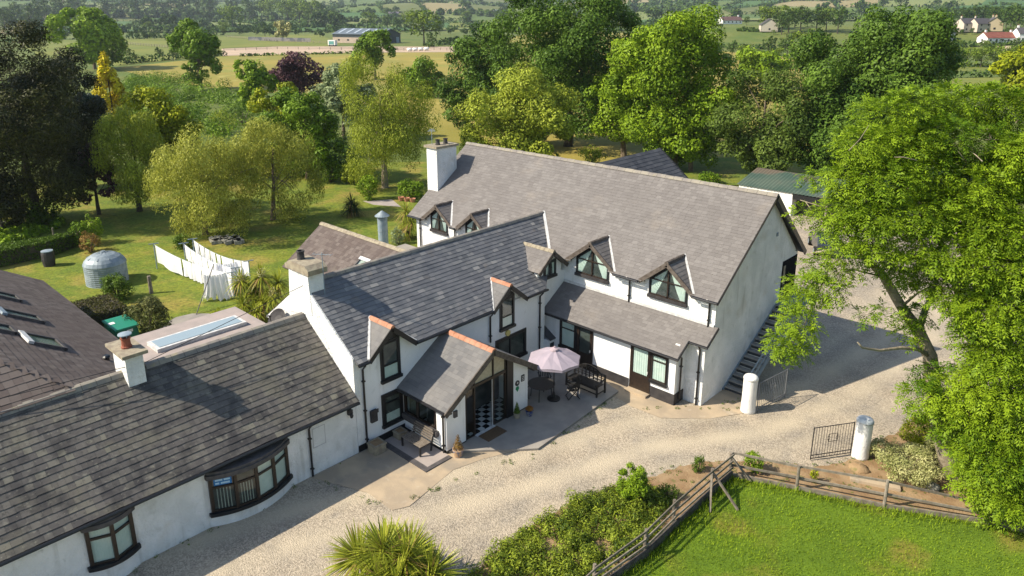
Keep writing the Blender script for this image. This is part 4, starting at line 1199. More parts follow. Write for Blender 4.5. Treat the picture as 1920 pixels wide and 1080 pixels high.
g0 = gp(1519, 864)
iron_gate((g0[0], g0[1], 0), (pR[0] - .34, pR[1] - .1, 0), 'open black iron gate with square scroll, hung on the worn pillar', M_IRON)
g1 = np.array([pL[0] + .36, pL[1] + .12, 0])
iron_gate(tuple(g1), tuple(g1 + np.array([.35, 2.1, 0])), 'pale iron gate folded back beside the stair pillar', mat('pale_grey_iron', (.16, .165, .17), rough=.5))

# ------------------------------------------------------------------ patio furniture
pz = .112
pa = thing('parasol', 'dusty lilac octagonal parasol open over the patio table', 'parasol', (-18.98, 23.06, pz))
c0 = np.array([-18.98, 23.06, 0]); R8 = 1.22
b = MB(); b.lathe((c0[0], c0[1], pz), [(.30, 0), (.30, .05), (.08, .09), (.05, .35)], 16); b.build('base', M_BLACKWOOD, pa)
b = MB(); b.tube([c0 + (0, 0, pz + .1), c0 + (0, 0, 2.58)], .024, 8); b.build('pole', M_BLACKWOOD, pa)
b = MB(); apx = c0 + (0, 0, 2.62)
for k in range(8):
    q0, q1 = k * math.pi / 4 + .2, (k + 1) * math.pi / 4 + .2
    e0 = c0 + (R8 * math.cos(q0), R8 * math.sin(q0), 2.14); e1 = c0 + (R8 * math.cos(q1), R8 * math.sin(q1), 2.14)
    m0, m1 = (apx * .5 + e0 * .5) + (0, 0, .03), (apx * .5 + e1 * .5) + (0, 0, .03)
    mid = (e0 + e1) / 2 * .985 + c0 * .015; mm = (m0 + m1) / 2 - (0, 0, .035)
    mid = np.array([mid[0], mid[1], 2.16])
    b.add([apx, m0, m1, e0, e1, mid, mm, e0 - (0, 0, .10), e1 - (0, 0, .10)], [(0, 1, 6), (0, 6, 2), (1, 3, 5, 6), (6, 5, 4, 2), (3, 7, 8, 4)], t=random.random())
b.build('canopy', mat('lilac_canvas', (.45, .385, .445), (.385, .335, .39), nscale=1.2, rough=.9, transl=.2), pa)
b = MB()
for k in range(8):
    q0 = k * math.pi / 4 + .2; b.tube([apx - (0, 0, .03), c0 + (R8 * math.cos(q0), R8 * math.sin(q0), 2.12)], .009, 4)
b.build('rib', M_BLACKWOOD, pa)
b = MB(); b.lathe(tuple(apx), [(.20, -.05), (.17, .02), (.04, .06), (.04, .12)], 10); b.build('vent_cap', mat('canvas_vent', (.40, .32, .35), rough=.9), pa)
ta = thing('patio_table', 'round black patio table under the lilac parasol', 'table', (-19.5, 22.8, pz))
tc = np.array([-19.5, 22.8, 0])
b = MB(); b.lathe((tc[0], tc[1], pz + .66), [(.60, 0), (.63, .02), (.63, .04), (.6, .045)], 24); b.build('table_top', mat('dark_mesh_top', (.035, .033, .032), (.06, .055, .05), nscale=30, rough=.5), ta)
for k in range(4):
    q = k * math.pi / 2 + .5; b = MB(); b.tube([tc + (.45 * math.cos(q), .45 * math.sin(q), pz + .66), tc + (.5 * math.cos(q), .5 * math.sin(q), pz)], .022, 6); b.build('leg', M_BLACKWOOD, ta)


def chair(loc, rz, label):
    t = thing('patio_chair', label, 'chair', (0, 0, 0), 'black patio chairs')
    b = MB()
    for k in range(6): b.box(-.22, .22, -.2 + k * .07, -.145 + k * .07, .42, .44)
    b.build('seat', M_BLACKWOOD, t)
    b = MB()
    for k in range(6): b.beam((-.21 + k * .084, .22, .46), (-.21 + k * .084, .34, .95), .045, .015)
    b.beam((-.24, .34, .95), (.24, .34, .95), .04, .05); b.build('backrest', M_BLACKWOOD, t)
    for s in (-1, 1):
        b = MB(); b.beam((s * .23, -.26, 0), (s * .23, .28, .62), .03, .03); b.build('leg', M_BLACKWOOD, t)
        b = MB(); b.beam((s * .23, .30, 0), (s * .23, -.22, .62), .03, .03); b.build('leg', M_BLACKWOOD, t)
        b = MB(); b.beam((s * .25, -.24, .64), (s * .25, .28, .66), .05, .025); b.build('armrest', M_BLACKWOOD, t)
    b = MB(); b.beam((-.23, -.24, .02), (.23, -.24, .02), .03, .03); b.beam((-.23, .28, .02), (.23, .28, .02), .03, .03); b.build('stretcher', M_BLACKWOOD, t)
    t.location = loc; t.rotation_euler = (0, 0, rz)


chair((-20.15, 22.25, pz), rad(140), 'black slatted chair on the porch side of the round table')
chair((-18.45, 23.75, pz), rad(-35), 'black folding chair between round table and ornate bench')
chair((-20.0, 23.6, pz), rad(55), 'black slatted chair on the house side of the round table')

lb_ = thing('ornate_bench', 'black arched-back ornate garden bench on the patio by the long house', 'bench', (-18.5, 24.8, pz))
x0, x1, yf, yb = -19.4, -17.62, 24.5, 25.12
b = MB()
for k in range(7): b.box(x0 + .04, x1 - .04, yf + .02 + k * .083, yf + .085 + k * .083, pz + .42, pz + .445)
b.box(x0, x1, yf - .01, yf + .015, pz + .33, pz + .43); b.build('seat', M_BLACKWOOD, lb_)
b = MB(); cx, hw = (x0 + x1) / 2, (x1 - x0) / 2
top = lambda x: pz + .88 + .22 * max(0, 1 - (abs(x - cx) / (hw * .62)) ** 2) ** .6
xs = np.linspace(x0, x1, 25)
for xa, xb in zip(xs[:-1], xs[1:]): b.beam((xa, yb, top(xa)), (xb + .004, yb, top(xb)), .05, .06)
for x in np.linspace(x0, x1, 9): b.beam((x, yb, pz + .45), (x, yb, top(x)), .04, .045)
for z in (.56, .68, .80, .92, 1.0):
    l = [x for x in np.linspace(x0, x1, 60) if top(x) > pz + z + .02]
    if l: b.beam((l[0], yb, pz + z), (l[-1], yb, pz + z), .025, .022)
b.build('backrest', M_BLACKWOOD, lb_)
for x in (x0, x1):
    for y in (yf, yb):
        b = MB(); b.box(x - .035, x + .035, y - .035, y + .035, pz, pz + (.62 if y == yf else .9)); b.build('leg', M_BLACKWOOD, lb_)
    b = MB(); b.beam((x, yf - .05, pz + .63), (x, yb, pz + .68), .08, .04); b.tube([(x - .04, yf - .05, pz + .60), (x + .04, yf - .05, pz + .60)], .05, 8); b.build('armrest', M_BLACKWOOD, lb_)
b = MB(); b.box(x0, x1, yf - .015, yf + .015, pz + .12, pz + .17)
for x in (x0, x1): b.box(x - .015, x + .015, yf, yb, pz + .12, pz + .17)
b.build('stretcher', M_BLACKWOOD, lb_)
wb = thing('slatted_bench', 'weathered wooden slatted bench against the porch side wall', 'bench', (-20.55, 16.3, .065))
x0, x1, yf, yb, z0 = -21.15, -19.95, 15.98, 16.62, .065
b = MB()
for k in range(6): b.box(x0, x1, yf + .0 + k * .095, yf + .075 + k * .095, z0 + .41, z0 + .435)
b.build('seat', M_BENCHWOOD, wb)
b = MB()
for k in range(5): b.beam((x0, yb - .04 + k * .035, z0 + .50 + k * .085), (x1, yb - .04 + k * .035, z0 + .50 + k * .085), .02, .07)
b.build('backrest', M_BENCHWOOD, wb)
for x in (x0 + .04, x1 - .04):
    b = MB(); b.box(x - .035, x + .035, yf, yf + .06, z0, z0 + .41); b.build('leg', M_IRON, wb)
    b = MB(); b.beam((x, yb - .05, z0), (x, yb + .12, z0 + .9), .06, .05); b.build('leg', M_IRON, wb)
b = MB()
for x in (x0 + .04, x1 - .04): b.box(x - .03, x + .03, yf + .02, yb, z0 + .36, z0 + .41)
b.build('seat_frame', M_IRON, wb)

# ------------------------------------------------------------------ leaves
def leaves(centers, radii, n, size, g, asp=.55, up=.35, shell=.62, droop=0., tintvar=.35, outward=1.1, jitter=.10):
    """n leaf-sized rhombi spread through ellipsoidal clumps -> verts(4n,3), tint(n)"""
    centers = np.asarray(centers, float).reshape(-1, 3); radii = np.asarray(radii, float).reshape(-1, 3)
    wgt = (radii.prod(1)) ** (2 / 3.); wgt /= wgt.sum()
    li = g.choice(len(centers), n, p=wgt)
    d = g.normal(size=(n, 3)); d /= np.linalg.norm(d, axis=1)[:, None]
    r = shell + (1 - shell) * np.sqrt(g.random(n)); r += g.normal(0, jitter, n) * .6
    p = centers[li] + d * radii[li] * r[:, None]
    nrm = d * outward + g.normal(size=(n, 3)) * .45; nrm[:, 2] += up
    nrm /= np.linalg.norm(nrm, axis=1)[:, None]
    a = g.normal(size=(n, 3)); a[:, 2] -= droop * 3
    a -= nrm * (a * nrm).sum(1)[:, None]; a /= np.linalg.norm(a, axis=1)[:, None] + 1e-9
    b = np.cross(nrm, a)
    s = size * g.uniform(.6, 1.35, n)[:, None]
    v = np.stack([p - a * s * .5, p + b * s * asp * .5 - a * s * .05, p + a * s * .55, p - b * s * asp * .5 - a * s * .05], 1)
    lt = g.normal(0, tintvar * .55, len(centers))
    t = np.clip(.5 + lt[li] + g.normal(0, tintvar * .5, n), 0, 1)
    return v.reshape(-1, 3), t


def leafmesh(name, v, t, m, parent=None, origin=None):
    n = len(v) // 4
    return link_mesh(name, v, np.arange(4 * n).reshape(-1, 4), t, m, parent, origin, quads=True)


def clumps(c, R, k, g, rmin=.28, rmax=.46, squash=.82, low=-.92, tuck=.66, fill=True, sub=7):
    """crown = boughs over an ellipsoid, each bough carrying smaller leaf clumps: uneven outline with gaps"""
    c, R = np.array(c, float), np.array(R, float); cs, rs = [], []
    nb = max(10, int(k / 2.6)); lobes = []; i = 0
    while len(lobes) < nb and i < 400:
        i += 1
        d = g.normal(size=3); d /= np.linalg.norm(d)
        if d[2] < low: continue
        f = g.uniform(rmin, rmax); q = d * (tuck + g.uniform(-.16, .12))
        if any(np.linalg.norm(q - o) < .36 for o, _ in lobes) and i < 300: continue
        lobes.append((q, f))
    for q, f in lobes:
        for _ in range(sub):
            d = g.normal(size=3) + q * 1.1; d[2] += .25; d /= np.linalg.norm(d)
            s = f * g.uniform(.34, .62); o = c + (q + d * f * .78) * R
            s3 = s * R.mean(); cs.append(o); rs.append(np.array([s3, s3, s3 * squash]) * g.uniform(.85, 1.2))
    if fill:
        for _ in range(max(3, k // 6)):
            d = g.normal(size=3) * .22; cs.append(c + d * R); rs.append(R * g.uniform(.34, .46))
    return cs, rs


def trunk_mesh(mb, base, top, r0, limbs, g, bend=.05):
    base, top = np.array(base, float), np.array(top, float); h = np.linalg.norm(top - base)
    pts = [base + (0, 0, -.15)] + [base + (top - base) * q + np.append(g.normal(0, bend * h * .5 * q * (1 - q) * 2, 2), 0) for q in np.linspace(.02, 1, 7)]
    mb.tube(pts, [r0 * 1.5, r0 * 1.3] + list(np.linspace(r0, r0 * .25, 6)), 8)
    for e in limbs:
        q = g.uniform(.3, .85); s = base + (top - base) * q; e = np.array(e, float)
        m1 = s * .5 + e * .5 + np.array([0, 0, .08 * h]) + g.normal(0, .03 * h, 3)
        mb.tube([s, m1, e], [r0 * .42 * (1.1 - q), r0 * .28 * (1.1 - q), r0 * .08], 6)


def tree(name, label, cat, base, crown, leaf_m, bark_m, seed, n=6000, leaf=.3, k=26, group=None, r0=None, clumpkw={}, leafkw={}, extra=(), lean=(0, 0)):
    """crown = (centre, radii) in world units"""
    g = np.random.default_rng(seed); base = np.array(base, float)
    cc_, R = np.array(crown[0], float), np.array(crown[1], float)
    t = thing(name, label, cat, tuple(base), group)
    cs, rs = clumps(cc_, R, k, g, **clumpkw)
    for (ec, er, ek) in extra:
        c2, r2 = clumps(ec, er, ek, g, **clumpkw); cs += c2; rs += r2
    mb = MB(); h = cc_[2] + R[2] - base[2]
    r0 = r0 or max(.08, .022 * h)
    lim = [cs[i] for i in g.choice(len(cs), min(9, len(cs)), replace=False)]
    trunk_mesh(mb, base, cc_ + np.array([lean[0], lean[1], R[2] * .45]), r0, lim, g)
    mb.build('trunk', bark_m, t)
    v, tt = leaves(cs, rs, n, leaf, g, **leafkw)
    v[:, 2] = np.maximum(v[:, 2], base[2] + .02)
    leafmesh('crown', v, tt, leaf_m, t)
    return t


def bush(name, label, base, R, leaf_m, seed, n=1500, leaf=.1, k=14, group=None, cat='shrub', h=None, leafkw={}, clumpkw={}):
    """a shrub sitting on base: stems + foliage"""
    g = np.random.default_rng(seed); base = np.array(base, float); R = np.array(R, float)
    t = thing(name, label, cat, tuple(base), group)
    H = R[2] * 1.9; cs, rs = [], []
    cs.append(base + (0, 0, H * .42)); rs.append(R * (.72, .72, .75))
    for _ in range(max(14, k * 2)):
        d = g.normal(size=3); d[2] = d[2] * .8 + .25; d /= np.linalg.norm(d)
        s = g.uniform(.20, .34); o = base + (0, 0, H * .45) + d * (R[0], R[1], H * .53) * g.uniform(.66, .86)
        cs.append(o); rs.append(np.array([R[0] * s, R[1] * s, H * .5 * s]) * g.uniform(.9, 1.2))
    mb = MB()
    for i in range(min(7, len(cs))): mb.tube([base + g.normal(0, .05, 3) * (1, 1, 0), (base + cs[i]) / 2 + g.normal(0, .06, 3), cs[i]], [R[0] * .05 + .012, R[0] * .03 + .008, .006], 5)
    mb.build('stems', M_BARK, t)
    v, tt = leaves(cs, rs, n, leaf, g, **leafkw); v[:, 2] = np.maximum(v[:, 2], base[2] + .02)
    leafmesh('foliage', v, tt, leaf_m, t)
    return t


L_ASH = leafmat('ash_leaf', (.070, .140, .007), (.255, .365, .018), transl=.24)
L_LIGHT = leafmat('fresh_leaf', (0.0805, 0.1495, 0.0080), (0.2702, 0.3910, 0.0207), transl=.18)
L_MID = leafmat('mid_green_leaf', (0.0598, 0.1207, 0.0080), (0.2012, 0.3105, 0.0207), transl=.18)
L_DARK = leafmat('sycamore_leaf', (0.0312, 0.0725, 0.0088), (0.1438, 0.2375, 0.0300), transl=.22)
L_DEEP = leafmat('yew_needle', (.008, .014, .004), (.052, .056, .011), transl=.03)
L_OLIVE = leafmat('birch_leaf', (0.1323, 0.1725, 0.0138), (0.4140, 0.4715, 0.0517), transl=.2)
L_WILLOW = leafmat('willow_leaf', (0.1610, 0.1782, 0.0184), (0.4715, 0.4830, 0.0805), transl=.2)
L_GOLD = leafmat('golden_conifer', (.36, .28, .008), (.74, .62, .02), transl=.2)
L_YGREEN = leafmat('yellow_green_leaf', (0.1265, 0.1667, 0.0069), (0.4140, 0.4485, 0.0184), transl=.2)
L_PURPLE = leafmat('copper_leaf', (0.0345, 0.0138, 0.0207), (0.1380, 0.0667, 0.0759), transl=.15)
L_SILVER = leafmat('silver_leaf', (0.1035, 0.1380, 0.0575), (0.3450, 0.4140, 0.2070), transl=.2)
L_HEDGE = leafmat('hedge_leaf', (0.0345, 0.0713, 0.0092), (0.1437, 0.2300, 0.0230), transl=.2)
L_FAR = leafmat('far_leaf', (0.0192, 0.0480, 0.0072), (0.0900, 0.1500, 0.0192), transl=.12)
L_FARLT = leafmat('far_light_leaf', (0.0633, 0.1092, 0.0115), (0.1840, 0.2530, 0.0230), transl=.1)
L_VARIEG = leafmat('variegated_leaf', (0.1600, 0.1900, 0.0400), (0.6200, 0.6000, 0.2800), transl=.2)
L_COVER = leafmat('ground_cover_leaf', (.045, .080, .009), (.27, .33, .03), transl=.15)
L_CORDY = leafmat('cordyline_blade', (0.0862, 0.1323, 0.0115), (0.4600, 0.4830, 0.0575), transl=.28, rough=.4)
L_DRY = leafmat('dry_blade', (0.1600, 0.1000, 0.0300), (0.3800, 0.2800, 0.1000), transl=.15)
L_CREAMFLOWER = leafmat('cream_flower', (0.3500, 0.3300, 0.1400), (0.6000, 0.5600, 0.3000), transl=.2)
L_GRASS = leafmat('grass_blade', (0.0805, 0.1380, 0.0069), (0.2990, 0.4025, 0.0161), transl=.18)
L_RED = leafmat('reddish_leaf', (0.1265, 0.0690, 0.0230), (0.3450, 0.2185, 0.0575), transl=.2)
# ------------------------------------------------------------------ the big ash at the right
def ash():
    g = np.random.default_rng(5)
    b0 = gp(1800, 900); root = thing('ash_tree', 'big bright green ash with pale leaning trunks beside the drive gate', 'tree', (b0[0], b0[1], 0))
    dep = float(np.dot(b0 - EYE, _h))

    def at(px, py, off=0.0):          # a point of the tree: same distance band as its root, off metres further
        d = sight(px, py); return EYE + d * ((dep + off) / np.dot(d, _h))
    mb = MB()
    B = np.array(b0)
    t1 = [B + (0, 0, -.1), at(1785, 875), at(1768, 820), at(1756, 770, .3), at(1748, 715, .5), at(1744, 668, .7), at(1722, 620, .9), at(1690, 575, 1.2), at(1658, 520, 1.5), at(1628, 487, 1.8), at(1596, 470, 2.2), at(1560, 468, 2.6), at(1520, 475, 3)]
    mb.tube(t1, [.50, .40, .33, .30, .28, .25, .21, .18, .16, .13, .10, .06, .025], 10)
    for pts, r in (
        ([at(1744, 668, .7), at(1722, 655, .2), at(1690, 652, -.2), at(1650, 657, -.5), at(1617, 652, -.8), at(1608, 642, -.9)], .085),
        ([at(1722, 620, .9), at(1735, 580, 1.2), at(1752, 545, 1.6), at(1760, 500, 2), at(1740, 440, 2.4)], .14),
        ([at(1690, 575, 1.2), at(1720, 550, .8), at(1750, 535, .5)], .06),
        ([at(1596, 470, 2.2), at(1560, 440, 2.2), at(1530, 405, 2.3), at(1510, 378, 2.4)], .05),
        ([at(1596, 470, 2.2), at(1555, 500, 1.8), at(1530, 560, 1.2), at(1505, 615, .8), at(1480, 655, .4)], .045),
        ([at(1658, 520, 1.5), at(1600, 505, 1.2), at(1555, 515, 1.0)], .04),
        ([at(1628, 487, 1.8), at(1590, 440, 1.6), at(1550, 390, 1.6), at(1500, 375, 1.7)], .05),
        ([B + (0.4, .3, 0), at(1835, 800, 1), at(1838, 700, 1.3), at(1820, 620, 1.8), at(1800, 560, 2.2), at(1810, 480, 2.6), at(1840, 400, 3), at(1860, 300, 3.4)], .30),
        ([at(1800, 560, 2.2), at(1770, 470, 2), at(1740, 400, 2), at(1700, 330, 2.2), at(1680, 280, 2.4)], .14),
        ([at(1810, 480, 2.6), at(1850, 360, 2), at(1870, 290, 1.6), at(1850, 240, 1.4)], .10),
        ([at(1835, 800, 1), at(1880, 760, .2), at(1905, 700, -.5), at(1920, 640, -.8)], .12),
        ([at(1785, 875), at(1830, 840, -.6), at(1880, 830, -1.4), at(1910, 800, -1.8)], .12),
        ([at(1740, 440, 2.4), at(1700, 380, 1.2), at(1660, 320, .8)], .07),
        ([at(1840, 400, 3), at(1800, 330, 1.6), at(1770, 300, 1.2)], .06),
    ):
        n = len(pts); mb.tube(pts, list(np.linspace(r, r * .25, n)), 7)
    for _ in range(30):
        px, py, off = g.uniform(1600, 1915), g.uniform(205, 560), g.uniform(-1.2, 1.8)
        p = at(px, py, off); d = g.normal(size=3); d[2] = abs(d[2]) * .5; d /= np.linalg.norm(d); l = g.uniform(.5, 1.1)
        mb.tube([p - d * l * .6, p + g.normal(0, .05, 3), p + d * l * .5 + g.normal(0, .08, 3)], [.018, .014, .005], 5)
    mb.build('trunk', M_PALEBARK, root, smooth=True)
    # clumps of foliage: place, radius in metres
    cl = []
    S = dep / FOC
    spec = [  # px, py, rx px, ry px, depth offset
        (1660, 215, 60, 42, 1.5), (1720, 195, 55, 40, 2.2), (1790, 190, 60, 42, 2.6), (1855, 195, 60, 55, 2.8), (1905, 215, 50, 70, 2.2), (1625, 270, 58, 46, .8), (1700, 265, 62, 48, .6), (1770, 255, 62, 50, .8), (1845, 275, 62, 54, .8), (1910, 300, 50, 60, 0.4),
        (1600, 335, 52, 40, .6), (1660, 335, 58, 45, -.2), (1740, 330, 50, 42, .2), (1830, 350, 60, 50, -.4), (1900, 385, 55, 60, -.8),
        (1590, 395, 55, 36, .6), (1650, 400, 62, 46, -.3), (1715, 395, 58, 46, -.6), (1790, 400, 55, 42, -.6), (1855, 430, 60, 52, -1.2),
        (1610, 440, 56, 32, .4), (1670, 455, 58, 36, -.2), (1760, 465, 50, 45, -1.0), (1820, 480, 60, 55, -1.4), (1895, 500, 55, 70, -1.8), (1700, 500, 35, 28, .3), (1745, 520, 35, 30, .2),
        (1800, 545, 55, 45, -1.0), (1865, 580, 62, 55, -1.9), (1910, 640, 50, 60, -2.2), (1840, 640, 48, 42, -1.2),
        (1770, 710, 55, 30, -.6), (1735, 745, 42, 28, -.5), (1800, 740, 60, 46, -1.2), (1860, 720, 60, 55, -1.9), (1910, 770, 45, 70, -2.4), (1770, 785, 45, 32, -.6), (1840, 800, 58, 46, -1.8), (1890, 850, 55, 60, -2.6), (1830, 850, 42, 34, -1.4), (1850, 905, 55, 40, -2.2), (1905, 925, 45, 45, -2.8), (1870, 950, 35, 22, -2.6), (1820, 770, 50, 40, -1.5), (1880, 790, 50, 50, -2.2), (1850, 860, 50, 50, -2.4), (1910, 880, 45, 55, -2.8), (1880, 920, 50, 40, -2.8), (1910, 720, 45, 55, -2.3), (1870, 670, 50, 45, -2), (1830, 590, 45, 40, -1.4), (1905, 560, 45, 50, -2), (1860, 510, 50, 45, -1.5), (1720, 300, 55, 40, .4), (1870, 330, 55, 50, 0), (1620, 370, 50, 36, .3), (1765, 370, 50, 40, -.3), (1840, 400, 55, 45, -.7), (1905, 440, 45, 55, -1.2), 
        (1530, 330, 28, 14, 2), (1508, 395, 14, 10, 2.4), (1545, 395, 18, 12, 2.2), (1500, 402, 16, 9, 2.4), (1560, 425, 28, 16, 1.8), (1545, 500, 40, 22, 1.5), (1520, 535, 42, 26, 1.2), (1500, 560, 30, 20, 1.0), (1555, 545, 32, 20, 1.0), (1570, 480, 30, 14, 1.4), (1500, 600, 34, 22, .7), (1470, 640, 32, 26, .4), (1485, 655, 30, 18, .4), (1510, 625, 20, 14, .5),
        (1690, 520, 22, 16, 1), (1715, 590, 26, 22, .6), (1700, 625, 20, 18, .5), (1625, 590, 18, 12, .4), (1660, 585, 34, 8, .4), (1640, 480, 40, 22, 1.2), (1600, 505, 24, 10, 1.2),
    ]
    for k in range(34):              # the far side of the crown, outside the photo
        spec.append((g.uniform(1940, 2120), g.uniform(220, 860), g.uniform(45, 62), g.uniform(40, 55), g.uniform(-1.5, 3.5)))
    V, T = [], []
    for i, (px, py, rx, ry, off) in enumerate(spec):
        c = at(px, py, off); a, b_ = rx * S, ry * S
        ns = max(14, int(rx * ry / 6.0))
        tl = g.normal(0, .20)
        # sprays: pinnate fronds, seven to nine leaflets each
        d = g.normal(size=(ns, 3)); d /= np.linalg.norm(d, axis=1)[:, None]
        rr = .5 + .5 * np.sqrt(g.random(ns))
        depth_r = (a + b_) / 2 * .9
        p = c + rr[:, None] * d * np.array([a, a * .9, b_ * .66])
        p += g.normal(0, .05, p.shape)
        out = d * .9 + g.normal(size=(ns, 3)) * .5; out[:, 2] -= .12
        out /= np.linalg.norm(out, axis=1)[:, None]
        upv = np.array([0, 0, 1.]) + d * .35 + g.normal(size=(ns, 3)) * .3
        side = np.cross(out, upv); side /= np.linalg.norm(side, axis=1)[:, None] + 1e-9
        nn = np.cross(side, out)
        L = g.uniform(.24, .40, ns)
        for j in range(9):
            if j == 8: q, sd_ = 1.0, 0
            else: q, sd_ = .25 + .24 * (j // 2), (-1, 1)[j % 2]
            st_ = p + out * (L * q)[:, None] - np.array([0, 0, 1.]) * (L * q * q * .35)[:, None]
            ld = out * .55 + side * sd_ * .8 - np.array([0, 0, .28]) + g.normal(size=(ns, 3)) * .12
            ld /= np.linalg.norm(ld, axis=1)[:, None]
            w = np.cross(ld, nn); w /= np.linalg.norm(w, axis=1)[:, None] + 1e-9
            ll = L * g.uniform(.36, .5, ns); ww = ll * .30
            v = np.stack([st_, st_ + ld * (ll * .45)[:, None] + w * (ww * .5)[:, None], st_ + ld * ll[:, None], st_ + ld * (ll * .45)[:, None] - w * (ww * .5)[:, None]], 1)
            V.append(v.reshape(-1, 3)); T.append(np.clip(.5 + tl + g.normal(0, .2, ns), 0, 1))
    leafmesh('crown', np.concatenate(V), np.concatenate(T), L_ASH, root)


ash()


# ------------------------------------------------------------------ spiky plants
def spiky(name, label, base, heads, L, nb, seed, w=.05, m=None, dry=.15, cat='palm', group=None, droop=.5, trunk_r=.07):
    g = np.random.default_rng(seed); base = np.array(base, float); t = thing(name, label, cat, tuple(base), group)
    tb = MB(); V, T, DV, DT, FV, FT = [], [], [], [], [], []
    for hd in heads:
        h = base + np.array(hd[:3], float)
        tb.tube([base + (0, 0, -.1), base * .5 + h * .5 + (hd[0] * .1, hd[1] * .1, 0), h], [trunk_r * 1.3, trunk_r, trunk_r * .8], 7)
        n = int(nb * (hd[3] if len(hd) > 3 else 1))
        az = g.uniform(0, 2 * math.pi, n); el = np.arcsin(np.clip(g.uniform(-.45, 1, n), -1, 1))
        d = np.stack([np.cos(az) * np.cos(el), np.sin(az) * np.cos(el), np.sin(el)], 1)
        sd_ = np.cross(d, (0, 0, 1.)); sd_ /= np.linalg.norm(sd_, axis=1)[:, None] + 1e-9
        ll = L * g.uniform(.75, 1.1, n)
        dr = droop * g.uniform(.3, 1.2, n) * np.cos(el)
        p0 = h + d * .04
        pts = []
        for q in (0, .4, .75, 1.0):
            c = p0 + d * (ll * q)[:, None]; c[:, 2] -= ll * dr * q * q; pts.append(c)
        ws = (.6, 1.0, .75, .06)
        dryk = (el < -.1) & (g.random(n) < .6) | (g.random(n) < dry * .4)
        tt = np.clip(.45 + .4 * np.sin(el) * .5 + g.normal(0, .22, n), 0, 1)
        for i in range(3):
            v = np.stack([pts[i] - sd_ * w * ws[i] / 2, pts[i] + sd_ * w * ws[i] / 2, pts[i + 1] + sd_ * w * ws[i + 1] / 2, pts[i + 1] - sd_ * w * ws[i + 1] / 2], 1)
            V.append(v[~dryk].reshape(-1, 3)); T.append(tt[~dryk]); DV.append(v[dryk].reshape(-1, 3)); DT.append(tt[dryk])
        if len(hd) > 4 and hd[4]:
            fv, ft = leaves([h + (0.1, 0, .25)], [[.25, .25, .35]], 350, .06, g); FV.append(fv); FT.append(ft)
    tb.build('trunk', M_BARK, t)
    leafmesh('blades', np.concatenate(V), np.concatenate(T), m or L_CORDY, t)
    if sum(map(len, DT)): leafmesh('dry_blades', np.concatenate(DV), np.concatenate(DT), L_DRY, t)
    if FV: leafmesh('flowers', np.concatenate(FV), np.concatenate(FT), L_CREAMFLOWER, t)
    return t


pc = gp(738, 1130)
spiky('cordyline_palm', 'large spiky yellow-green palm rising from the bottom edge of the photo', (pc[0], pc[1], 0),
      [(-1.15, -.35, 1.15), (-.45, .05, 1.55), (.30, .30, 1.5), (1.0, .65, 1.2), (0, -.5, 1.1), (.55, -.3, 1.15), (-.7, .6, 1.05), (1.3, .2, .85), (-.1, .75, 1.25)], 1.12, 260, 3, w=.045, droop=.26, dry=.22)
cb_ = gp(478, 600)
spiky('cordyline_palm', 'tall many-headed cordyline with cream flowers behind the slate house chimney', (cb_[0], cb_[1], 0),
      [(-.6, -.3, 2.3, 1, 1), (.3, .5, 2.6, 1, 1), (.9, 1.2, 2.2), (-.2, .3, 1.6), (.8, .2, 1.3), (1.2, .6, 1.6, 1, 1), (.2, -.7, 1.2), (1.0, -.4, .8), (-.7, .6, 1.2)], 1.0, 150, 8, w=.055, droop=.75, dry=.2)
cc2 = gp(660, 405)
spiky('cordyline_palm', 'dark solitary spiky palm on the shaded garden lawn', (cc2[0], cc2[1], 0), [(0, 0, 1.2), (.2, .2, .7), (-.2, 0, .5)], 1.1, 110, 9, w=.06, m=leafmat('dark_blade', (.012, .028, .010), (.05, .08, .025)), droop=.6)
cc3 = gp(764, 446)
spiky('cordyline_palm', 'yellowing spiky palm against the end of the dormered wall', (cc3[0], cc3[1], 0), [(0, 0, 2.1), (.3, .2, 1.4), (-.3, .1, 1.0), (.1, -.3, .6)], 1.15, 110, 10, w=.06, droop=.8, dry=.5)

# ------------------------------------------------------------------ foreground bed, lawn and fence
def scatter_poly(poly, n, g):
    poly = np.array(poly); lo, hi = poly.min(0), poly.max(0); out = np.zeros((0, 2))
    while len(out) < n:
        q = g.uniform(lo, hi, (n * 2, 2)); out = np.concatenate([out, q[inside([tuple(p) for p in poly], q[:, 0], q[:, 1])]])
    return out[:n]


def cover():
    g = np.random.default_rng(21)
    poly = P2((850, 1110), (890, 1074), (1000, 984), (1075, 944), (1122, 924), (1190, 912), (1240, 925), (1262, 960), (1225, 1010), (1150, 1065), (1090, 1110))
    n = 420; q = scatter_poly(poly, n, g)
    hgt = g.uniform(.22, .60, n) * (.8 + .4 * np.sin(q[:, 0] * 2.2) * np.sin(q[:, 1] * 1.9))
    w = g.uniform(.16, .34, n)
    cs = np.column_stack([q, hgt * .6]); rs = np.column_stack([w, w, hgt * .6])
    v, t = leaves(cs, rs, 60000, .085, g, asp=.38, tintvar=.6); v[:, 2] = np.maximum(v[:, 2], .02)
    o = leafmesh('ground_cover', v, t, L_COVER, origin=(q[:, 0].mean(), q[:, 1].mean(), 0)); tag(o, kind='stuff')


cover()


